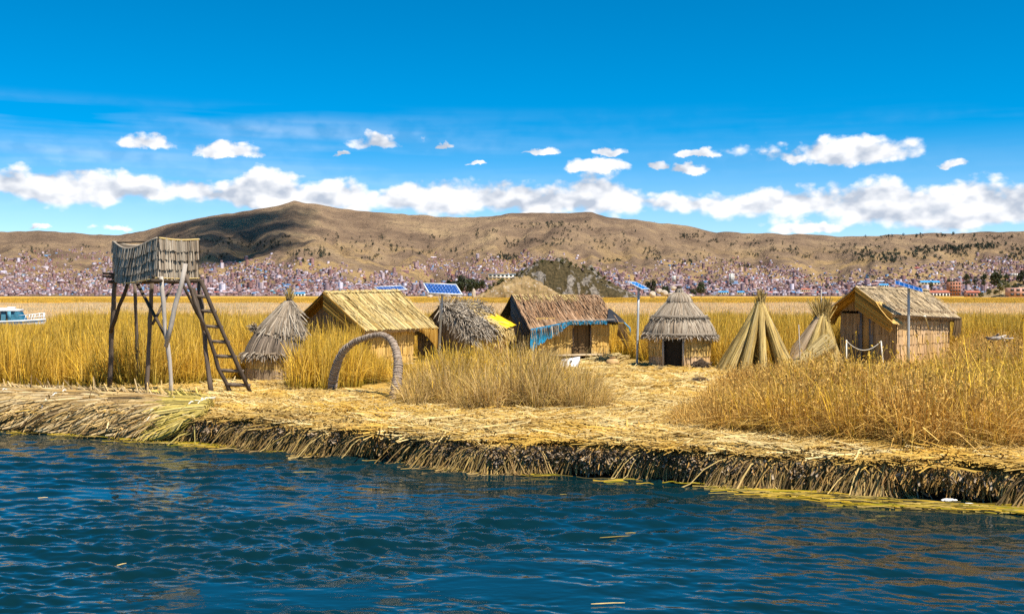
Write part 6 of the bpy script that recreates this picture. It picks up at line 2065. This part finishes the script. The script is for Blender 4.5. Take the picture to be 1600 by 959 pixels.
def litter():
    c = G(1243, 762, 0.03); c[1] += 0.05
    t = thing('plastic_bottle', 'clear crushed plastic bottle with blue cap floating against the dark bank', 'bottle', c)
    b = B(); x = np.linspace(-0.19, 0.14, 9)
    b.tube(np.stack([c[0] + x, c[1] + 0 * x + 0.01 * np.sin(x * 30), np.full(9, 0.055)], -1), [0.03, 0.055, 0.058, 0.05, 0.057, 0.052, 0.058, 0.055, 0.028], 12)
    b.build('bottle_body', MATS['bottle'], t, True)
    B().tube([(c[0] + 0.14, c[1], 0.055), (c[0] + 0.165, c[1], 0.055), (c[0] + 0.195, c[1], 0.055)], [0.027, 0.027, 0.026], 10).build('cap', MATS['cap_blue'], t)
    import bmesh
    for px, py, z, s, lab, nm in ((1301, 699, 0.6, (0.075, 0.06, 0.045), 'crumpled white plastic bag on the straw edge of the bank', 'plastic_bag'), (1483, 781, 0.02, (0.13, 0.06, 0.03), 'flat white foam scrap at the foot of the bank on floating reeds', 'foam_scrap'),
                                  (1513, 787, 0.02, (0.09, 0.04, 0.02), 'small white foam scrap right of the larger one at the bank foot', 'foam_scrap')):
        bm = bmesh.new(); bmesh.ops.create_icosphere(bm, subdivisions=3, radius=1)
        for v in bm.verts:
            k = 1 + 0.35 * mnoise.noise(v.co * 2.1 + Vector((px, 0, 0))) + 0.15 * mnoise.noise(v.co * 6)
            v.co = Vector((v.co.x * s[0], v.co.y * s[1], v.co.z * s[2])) * k
        me = bpy.data.meshes.new(nm); bm.to_mesh(me); bm.free()
        o = link(nm, me, MATS['white_plastic']); o.location = G(px, py, z + s[2] * 0.7)
        tag(o, lab, 'litter')


litter()


# ------------------------------------------------------------------ grass and reeds
TUFTS = bpy.data.collections.new('tuft_kinds')          # sources for the geometry-node stuff, not linked to the scene


def tuft_mesh(name, seed, n, radius, h0, h1, lean, bw, mat, broken=0.12, segs=4, tipw=0.25, heads=0.0):
    r = np.random.default_rng(seed)
    a = r.random(n) * 2 * PI; q = np.sqrt(r.random(n)) * radius
    base = np.stack([q * np.cos(a), q * np.sin(a), np.full(n, -0.05)], -1)
    h = r.uniform(h0, h1, n)
    la = a + r.normal(size=n) * 1.3
    ln = np.abs(r.normal(size=n)) * lean
    bk = r.random(n) < broken
    ln = np.where(bk, ln + r.uniform(0.5, 1.2, n), ln)
    t = np.linspace(0, 1, segs + 1)[None, :]
    dx = h[:, None] * (ln[:, None] * t ** np.where(bk, 3, 1.7)[:, None])
    zz = h[:, None] * (t - np.where(bk, 0.35, 0.0)[:, None] * t ** 3 - 0.22 * np.minimum(ln, 1)[:, None] * t ** 2)
    Pt = base[:, None] + np.stack([dx * np.cos(la)[:, None], dx * np.sin(la)[:, None], zz], -1)
    sa_ = r.random(n) * 2 * PI
    S = np.stack([np.cos(sa_), np.sin(sa_), np.zeros(n)], -1)
    W = bw * r.uniform(0.6, 1.3, (n, 1)) * np.linspace(1, tipw, segs + 1)[None, :]
    b = B(); b.ribbons(Pt, W, S)
    if heads:
        k = np.where((r.random(n) < heads) & ~bk)[0]
        for _ in range(3):
            d = nrm(r.normal(size=(len(k), 3))) * 0.024
            o = Pt[k, -1] - np.array((0, 0, 1)) * r.uniform(0, 0.06, (len(k), 1))
            b.ribbons(np.stack([o - d, o + d], 1), 0.020, nrm(np.cross(d, r.normal(size=(len(k), 3)))))
            b.T[-1][:] = 1.0
    V = np.concatenate(b.V)
    me = mesh_data(name, V, [np.concatenate(f) for f in b.F.values()], {'tt': np.concatenate(b.T)})
    me.materials.append(MATS[mat])
    return me


def straw_mat_mesh(name, seed, n, size, mat, bw=0.022, L=0.7):
    r = np.random.default_rng(seed)
    p = np.stack([r.uniform(-size, size, n), r.uniform(-size, size, n), r.uniform(0, 0.055, n)], -1)
    a = r.normal(size=n) * 0.45 + (r.random(n) < 0.25) * 1.4
    d = np.stack([np.cos(a), np.sin(a), r.normal(size=n) * 0.07], -1)
    t = np.linspace(-0.5, 0.5, 4)[None, :, None]
    Ls = L * r.uniform(0.3, 1.3, (n, 1, 1))
    Pt = p[:, None] + d[:, None] * Ls * t + r.normal(size=(n, 4, 3)) * 0.008
    S = np.stack([-np.sin(a), np.cos(a), r.normal(size=n) * 0.3], -1)
    b = B(); b.ribbons(Pt, bw * r.uniform(0.5, 1.5, (n, 1)), S, np.tile((0, 0, 1.0), (n, 1)), 0.008)
    me = mesh_data(name, np.concatenate(b.V), [np.concatenate(f) for f in b.F.values()])
    me.materials.append(MATS[mat])
    return me


def kinds_collection(name, meshes):
    c = bpy.data.collections.new(name)
    for k, me in enumerate(meshes):
        o = bpy.data.objects.new(name + '_%02d' % k, me)
        c.objects.link(o)
    return c


def scatter(name, pts, rots, scales, coll, label, cat, tilt=0.0):
    """one object: points with instances of the tufts in coll"""
    me = bpy.data.meshes.new(name)
    n = len(pts)
    me.vertices.add(n); me.vertices.foreach_set('co', np.asarray(pts, dtype=np.float32).ravel())
    a = me.attributes.new('sc', 'FLOAT_VECTOR', 'POINT'); a.data.foreach_set('vector', np.asarray(scales, dtype=np.float32).ravel())
    a = me.attributes.new('rt', 'FLOAT_VECTOR', 'POINT'); a.data.foreach_set('vector', np.asarray(rots, dtype=np.float32).ravel())
    o = link(name, me)
    ng = bpy.data.node_groups.new(name + '_nodes', 'GeometryNodeTree')
    ng.interface.new_socket('Geometry', in_out='INPUT', socket_type='NodeSocketGeometry')
    ng.interface.new_socket('Geometry', in_out='OUTPUT', socket_type='NodeSocketGeometry')
    gi, go = ng.nodes.new('NodeGroupInput'), ng.nodes.new('NodeGroupOutput')
    m2p = ng.nodes.new('GeometryNodeMeshToPoints')
    ci = ng.nodes.new('GeometryNodeCollectionInfo'); ci.inputs['Collection'].default_value = coll
    ci.inputs['Separate Children'].default_value = True; ci.inputs['Reset Children'].default_value = True
    ip = ng.nodes.new('GeometryNodeInstanceOnPoints'); ip.inputs['Pick Instance'].default_value = True
    def attr(nm):
        q = ng.nodes.new('GeometryNodeInputNamedAttribute'); q.data_type = 'FLOAT_VECTOR'; q.inputs['Name'].default_value = nm; return q.outputs['Attribute']
    rnd = ng.nodes.new('FunctionNodeRandomValue'); rnd.data_type = 'INT'
    for s in rnd.inputs:
        if s.enabled and s.name == 'Max': s.default_value = len(coll.objects) - 1
        if s.enabled and s.name == 'Min': s.default_value = 0
    out = [s for s in rnd.outputs if s.enabled][0]
    L = ng.links.new
    L(gi.outputs[0], m2p.inputs['Mesh']); L(m2p.outputs[0], ip.inputs['Points']); L(ci.outputs[0], ip.inputs['Instance'])
    L(out, ip.inputs['Instance Index']); L(attr('sc'), ip.inputs['Scale'])
    e2r = ng.nodes.new('FunctionNodeEulerToRotation'); L(attr('rt'), e2r.inputs[0]); L(e2r.outputs[0], ip.inputs['Rotation'])
    L(ip.outputs[0], go.inputs[0])
    md = o.modifiers.new('scatter', 'NODES'); md.node_group = ng
    tag(o, label, cat, kind='stuff')
    return o


def to_px(X, Y, z=0.6):
    return 800 + X / Y * F, HY + (CH - z) / Y * F


HOLES = []      # plan rectangles kept clear: (centre, half a, half p, th)


def hole(E0, th, w, L, mg=0.1):
    a = np.array((math.cos(th), math.sin(th))); p = np.array((math.sin(th), -math.cos(th)))
    c = np.array(E0[:2]) - p * w + a * L / 2
    HOLES.append((c, a, p, L / 2 - 0.45 + mg, w - 0.45 + mg))


hole(P(571, 516, 45.0), math.radians(58), 2.27, 5.1); hole(P(738, 530, 48.5), math.radians(45), 2.2, 2.6)
hole(P(826, 508, 50.5), math.radians(24), 1.95, 4.75, 0.2); hole(P(1394, 492, 47.0), math.radians(45), 1.70, 7.2)
ROUND = [(((1061.5 - 800) / F * 45.3), 45.3, 1.35), ((427 - 800) / F * 38, 38, 1.02), ((1183 - 800) / F * 42.3, 42.3, 1.2)]


def clear(X, Y):
    ok = np.ones(len(X), dtype=bool)
    for c, a, p, ha, hp in HOLES:
        d = np.stack([X - c[0], Y - c[1]], -1)
        ok &= ~((np.abs(d @ a) < ha) & (np.abs(d @ p) < hp))
    for x, y, r in ROUND:
        ok &= (X - x) ** 2 + (Y - y) ** 2 > r * r
    return ok


def sample(poly, dens, seed):
    """points on the ground (world) whose base falls in the picture polygon; dens per square metre"""
    r = np.random.default_rng(seed)
    w = np.array([G(a, b) for a, b in poly])
    x0, x1, y0, y1 = w[:, 0].min(), w[:, 0].max(), w[:, 1].min(), w[:, 1].max()
    n = int((x1 - x0) * (y1 - y0) * dens)
    X, Y = r.uniform(x0, x1, n), r.uniform(y0, y1, n)
    px, py = to_px(X, Y)
    wob = 5 * VN.fbm(X * 0.8, Y * 0.8, 2)
    ok = poly_in(px, py + wob * np.clip(30 / Y, 0.2, 1.4), poly) & clear(X, Y)
    return X[ok], Y[ok], r


def put(name, poly, dens, coll, hs, label, cat='grass', seed=1, patch=0.35, zoff=0.0, wide=1.0, hx=None):
    X, Y, r = sample(poly, dens, seed)
    n = len(X)
    z = gz(X, Y) + zoff
    k = hs * (1 + patch * VN.fbm(X * 0.5 + seed, Y * 0.5, 3)) * r.uniform(0.75, 1.2, n)
    if hx: k = k * np.interp(to_px(X, Y)[0], *zip(*hx))
    lim = to_px(X, Y)[0] < 95
    k = np.where(lim, np.clip(np.minimum(k, CH - (508 - HY) / F * Y - 0.55), 0.2, None), k)
    sc = np.stack([k ** 0.5 * wide, k ** 0.5 * wide, k], -1)
    rt = np.stack([r.normal(size=n) * 0.10, r.normal(size=n) * 0.10, r.random(n) * 6.28], -1)
    return scatter(name, np.stack([X, Y, z], -1), rt, sc, coll, label, cat)


def make_grass():
    green = kinds_collection('green_tufts', [tuft_mesh('green_tuft', 500 + k, 75, 0.30, 0.50, 1.15, 0.26, 0.027, 'grass', 0.14) for k in range(6)])
    dry = kinds_collection('dry_tufts', [tuft_mesh('dry_tuft', 520 + k, 75, 0.30, 0.40, 1.12, 0.42, 0.025, 'grass_dry', 0.32, heads=0.4) for k in range(6)])
    grey = kinds_collection('grey_tufts', [tuft_mesh('grey_tuft', 540 + k, 75, 0.28, 0.40, 1.08, 0.42, 0.023, 'grass_grey', 0.30) for k in range(5)])
    bed = kinds_collection('bed_tufts', [tuft_mesh('bed_tuft', 560 + k, 80, 0.60, 0.70, 1.10, 0.16, 0.034, 'reed_bed', 0.05, 3) for k in range(5)])
    pale = kinds_collection('pale_tufts', [tuft_mesh('pale_tuft', 580 + k, 60, 0.80, 0.60, 1.10, 0.16, 0.06, 'reed_pale', 0.05, 3) for k in range(4)])
    farb = kinds_collection('far_tufts', [tuft_mesh('far_tuft', 600 + k, 90, 2.2, 0.75, 1.10, 0.06, 0.16, 'reed_bed', 0.02, 2, 0.5) for k in range(4)])
    mats = kinds_collection('straw_mats', [straw_mat_mesh('straw_mat', 620 + k, 130, 0.5, 'straw') for k in range(5)] + [straw_mat_mesh('straw_mat', 640 + k, 110, 0.5, 'straw_pale', 0.02, 0.9) for k in range(1)])
    # left reed stand behind the tower
    put('left_reeds', [(-60, 612), (0, 608), (120, 609), (235, 606), (300, 602), (352, 597), (395, 590), (470, 585), (480, 548), (-60, 548)], 5.5, green, 1.55, 'tall green and gold reeds standing behind the watchtower', seed=2)
    # clump behind the arch
    put('arch_grass', [(448, 606), (475, 612), (505, 613), (540, 607), (575, 603), (610, 606), (640, 614), (660, 606), (640, 592), (570, 580), (520, 572), (470, 575), (452, 590)], 8, green, 1.45, hx=[(440, 1), (550, 1.0), (585, 0.6), (605, 0.42), (640, 0.45), (700, 0.5)], label='tall grass clump behind and around the woven arch', seed=3)
    # middle clump
    put('middle_grass', [(624, 632), (660, 638), (720, 643), (790, 646), (850, 643), (905, 642), (948, 641), (955, 634), (915, 618), (880, 606), (850, 592), (780, 592), (700, 603), (640, 614)], 11, grey, 1.02, hx=[(624, 0.8), (700, 0.95), (840, 1.05), (900, 0.8), (955, 0.5)], label= 'greyish gold grass clump between the arch and the straw yard', seed=4, wide=1.0)
    put('middle_grass_tall', [(640, 620), (720, 628), (790, 630), (840, 622), (850, 596), (780, 592), (700, 603), (640, 612)], 5, green, 1.12, hx=[(624, 0.75), (700, 1), (840, 1)], label= 'taller green stems rising within the middle grass clump', seed=14)
    # right big stand
    put('right_grass', [(1052, 668), (1085, 674), (1120, 682), (1200, 690), (1300, 694), (1400, 700), (1500, 704), (1640, 712), (1640, 618), (1500, 622), (1250, 616), (1200, 606), (1140, 616), (1095, 640)], 12, dry, 1.02, hx=[(1050, 0.45), (1100, 0.55), (1180, 0.8), (1260, 1.0), (1640, 1.1)], label= 'dry tangled reeds filling the right foreground of the island', seed=5)
    put('right_green_grass', [(1130, 684), (1300, 694), (1400, 700), (1500, 704), (1640, 712), (1640, 622), (1500, 630), (1250, 624), (1180, 640)], 4.2, green, 0.94, hx=[(1100, 0.6), (1260, 1.0), (1640, 1.1)], label= 'greener stems standing among the dry reeds at right', seed=6)
    stalk = kinds_collection('stalk_tufts', [tuft_mesh('stalk_tuft', 660 + k, 12, 0.35, 1.0, 1.7, 0.35, 0.024, 'grass', 0.45, heads=0.5) for k in range(5)])
    put('right_stalks', [(1120, 682), (1300, 694), (1500, 704), (1640, 712), (1640, 640), (1250, 630), (1160, 650)], 3.0, stalk, 0.95, 'tall bent single stalks rising over the dry reeds at right', seed=16, hx=[(1100, 0.6), (1260, 1.0), (1640, 1.1)])
    put('middle_stalks', [(640, 632), (720, 640), (850, 640), (930, 636), (860, 610), (700, 612)], 2.2, stalk, 0.85, 'tall bent single stalks rising over the middle grass clump', seed=17)
    put('right_back_grass', [(1225, 598), (1250, 612), (1500, 620), (1640, 616), (1700, 545), (1515, 545), (1490, 578), (1225, 584)], 7, dry, 0.5, hx=[(1220, 0.8), (1460, 0.9), (1530, 2.0), (1640, 2.4)], label= 'dry reeds around the foot of the right hut', seed=7, patch=0.3)
    # grass around and behind the huts
    put('back_grass', [(-100, 562), (470, 575), (520, 570), (575, 560), (700, 553), (830, 550), (990, 556), (1010, 566), (1120, 574), (1220, 576), (1300, 560), (1700, 560), (1700, 530), (-100, 530)], 3.6, green, 1.5, 'tall golden reeds growing between and behind the huts', seed=8)
    # reed beds farther out
    r = np.random.default_rng(40)
    def strip(Ya, Yb, dens, half=0.56):
        n = int((Yb - Ya) * (Ya + Yb) * half * dens)
        Y = np.sqrt(r.uniform(Ya * Ya, Yb * Yb, n)); X = r.uniform(-half, half, n) * Y
        return X, Y
    X1, Y1_ = strip(58, 100, 1.5)
    # the boat lies in a cleared channel
    ok = ~((np.abs(Y1_ - 106) < 4) & (X1 < -40))
    X, Y = X1[ok], Y1_[ok]; n = len(X)
    k = 1.75 * (1 + 0.14 * VN.fbm(X * 0.12, Y * 0.12, 3)) * r.uniform(0.85, 1.15, n)
    k = np.where(X / Y * F + 800 < 85, np.minimum(k, (CH - (508 - HY) / F * Y - 0.2) * 0.9), k)
    scatter('near_reed_bed', np.stack([X, Y, 0.15 + 0 * X], -1), np.stack([r.normal(size=n) * .05, r.normal(size=n) * .05, r.random(n) * 6.28], -1), np.stack([0 * X + 1.2, 0 * X + 1.2, k], -1), bed, 'dense golden reed bed stretching behind the island', 'reed bed')
    # a pale thin belt: sparse reeds with open water between
    X, Y = strip(100, 330, 0.55)
    uu = X / Y * F + 800
    thin = VN.fbm(X * 0.02 + 3, Y * 0.03, 3)
    chan = (Y > 150) & (Y < 300)
    keep = (r.random(len(X)) < np.where(chan, np.where((uu < 420) | (uu > 1350), 0.62, 1.0) + thin * 0.4, 1.0)) & ~((np.abs(Y - 108) < 3.2) & (X < -44) & (X > -70))
    X, Y = X[keep], Y[keep]; n = len(X)
    k = 1.45 * (1 + 0.15 * VN.fbm(X * 0.06, Y * 0.06, 3)) * r.uniform(0.8, 1.2, n)
    k = np.where((X / Y * F + 800 < 85) & (Y < 109), np.clip(np.minimum(k, (CH - (508 - HY) / F * Y) * 0.85), 0.05, None), k)
    scatter('pale_reed_belt', np.stack([X, Y, 0 * X], -1), np.stack([0 * X, 0 * X, r.random(n) * 6.28], -1), np.stack([0 * X + 1.6, 0 * X + 1.6, k], -1), pale, 'pale thin reeds standing in shallow water beyond the golden bed', 'reed bed')
    X, Y = strip(330, 900, 0.05)
    n = len(X); k = 1.9 * (1 + 0.12 * VN.fbm(X * 0.02, Y * 0.02, 3)) * r.uniform(0.85, 1.15, n)
    scatter('far_reed_bed', np.stack([X, Y, 0 * X], -1), np.stack([0 * X, 0 * X, r.random(n) * 6.28], -1), np.stack([0 * X + 1.4, 0 * X + 1.4, k], -1), farb, 'broad ochre reed beds reaching towards the far shore', 'reed bed')
    # matted litter lying in the shallows between the thin reeds, open where the water shows
    ys = np.linspace(97, 720, 150) ** 1.0; us = np.linspace(-0.60, 0.60, 300)
    XX = us[None, :] * ys[:, None]; YY = np.repeat(ys[:, None], len(us), 1)
    ZZ = 0.10 + 0.05 * VN.fbm(XX * 0.2, YY * 0.2, 3)
    i = (np.arange(len(ys) - 1)[:, None] * len(us) + np.arange(len(us) - 1)[None, :])
    upx = (XX / YY * F + 800)[:-1, :-1]; yc = YY[:-1, :-1]
    opn = (VN.fbm(XX * 0.012, YY * 0.03, 3)[:-1, :-1] > -0.12) & (yc > 175) & (yc < 300) & ((upx < 430) | (upx > 1340))
    opn |= (yc < 116) & (XX[:-1, :-1] < -42)
    Fq = np.stack([i, i + 1, i + len(us) + 1, i + len(us)], -1)[~opn].reshape(-1, 4)
    me = mesh_data('reed_shallows', np.stack([XX, YY, ZZ], -1), Fq)
    mt, N = new_mat('reed_litter'); g = N.n('ShaderNodeNewGeometry')
    n1 = N.noise(N.mapping(g.outputs['Position'], (1, 0.5, 1)), 0.5, 5, 0.65)
    finish(N, N.ramp(n1, [(0.3, (0.50, 0.33, 0.10)), (0.55, (0.66, 0.48, 0.22)), (0.75, (0.74, 0.60, 0.38))]), 0.9, 0.1)
    tag(link('reed_shallows', me, mt), 'matted pale reed litter in the shallows beyond the golden bed', 'reed litter', kind='stuff')
    # beyond that the tops merge into one rough sheet
    ys = np.concatenate([np.linspace(700, 1100, 60), np.linspace(1115, 2445, 50)]); us = np.linspace(-0.62, 0.62, 260)
    XX = us[None, :] * ys[:, None]; YY = np.repeat(ys[:, None], len(us), 1)
    ZZ = 1.25 + 0.35 * VN.fbm(XX * 0.05, YY * 0.05, 3); ZZ[0] = -0.2; ZZ[-1] = -0.2
    i = np.arange(len(ys) - 1)[:, None] * len(us) + np.arange(len(us) - 1)[None, :]
    me = mesh_data('far_reed_tops', np.stack([XX, YY, ZZ], -1), np.stack([i, i + 1, i + len(us) + 1, i + len(us)], -1).reshape(-1, 4))
    mt, N = new_mat('far_reed_tops'); g = N.n('ShaderNodeNewGeometry')
    n1 = N.noise(N.mapping(g.outputs['Position'], (1, 0.3, 1)), 0.08, 6, 0.65)
    finish(N, N.ramp(n1, [(0.3, (0.48, 0.27, 0.035)), (0.6, (0.64, 0.39, 0.06)), (0.75, (0.72, 0.48, 0.11))]), 0.9, 0.1, bump(N, n1, 1.0, 1.0))
    tag(link('far_reed_tops', me, mt), 'unbroken ochre reed tops before the town waterfront', 'reed bed', kind='stuff')
    # straw litter on the ground
    poly = [(300, 690), (330, 612), (400, 596), (450, 606), (560, 604), (640, 612), (860, 600), (850, 580), (900, 572), (1000, 574), (1240, 590), (1180, 600), (1095, 640), (1055, 668), (1640, 712), (1640, 745), (1300, 704), (1100, 694), (800, 690), (600, 668), (400, 652)]
    w = []
    r = np.random.default_rng(50)
    X = r.uniform(-13.5, 12.5, 26000); Y = r.uniform(17, 54, 26000)
    px, py = to_px(X, Y)
    d = Y - yedge(X)
    ok = (d > 0.55) & (px > -60) & (px < 1660) & ((poly_in(px, py, [(-60, 612), (240, 608), (350, 600), (440, 600), (500, 612), (620, 612), (640, 640), (940, 642), (860, 585), (850, 570), (1010, 570), (1240, 588), (1130, 612), (1060, 668), (1200, 690), (1640, 712), (1640, 800), (-60, 800)])) | (d < 0.9)) & clear(X, Y)
    keep = r.random(len(X)) < np.where(d < 4, 1.0, 0.75)
    ok &= keep
    X, Y = X[ok], Y[ok]; n = len(X)
    print('straw mats', n)
    flow = 0.6 * VN.fbm(X * 0.15, Y * 0.15, 2)
    scatter('straw_litter', np.stack([X, Y, gz(X, Y) + 0.0], -1), np.stack([r.normal(size=n) * .05, r.normal(size=n) * .05, flow + r.normal(size=n) * 0.5 + (r.random(n) < 0.4) * PI], -1), np.stack([r.uniform(.8, 1.25, n)] * 3, -1), mats, 'trampled golden straw covering the island yard and bank top', 'straw')


make_grass()
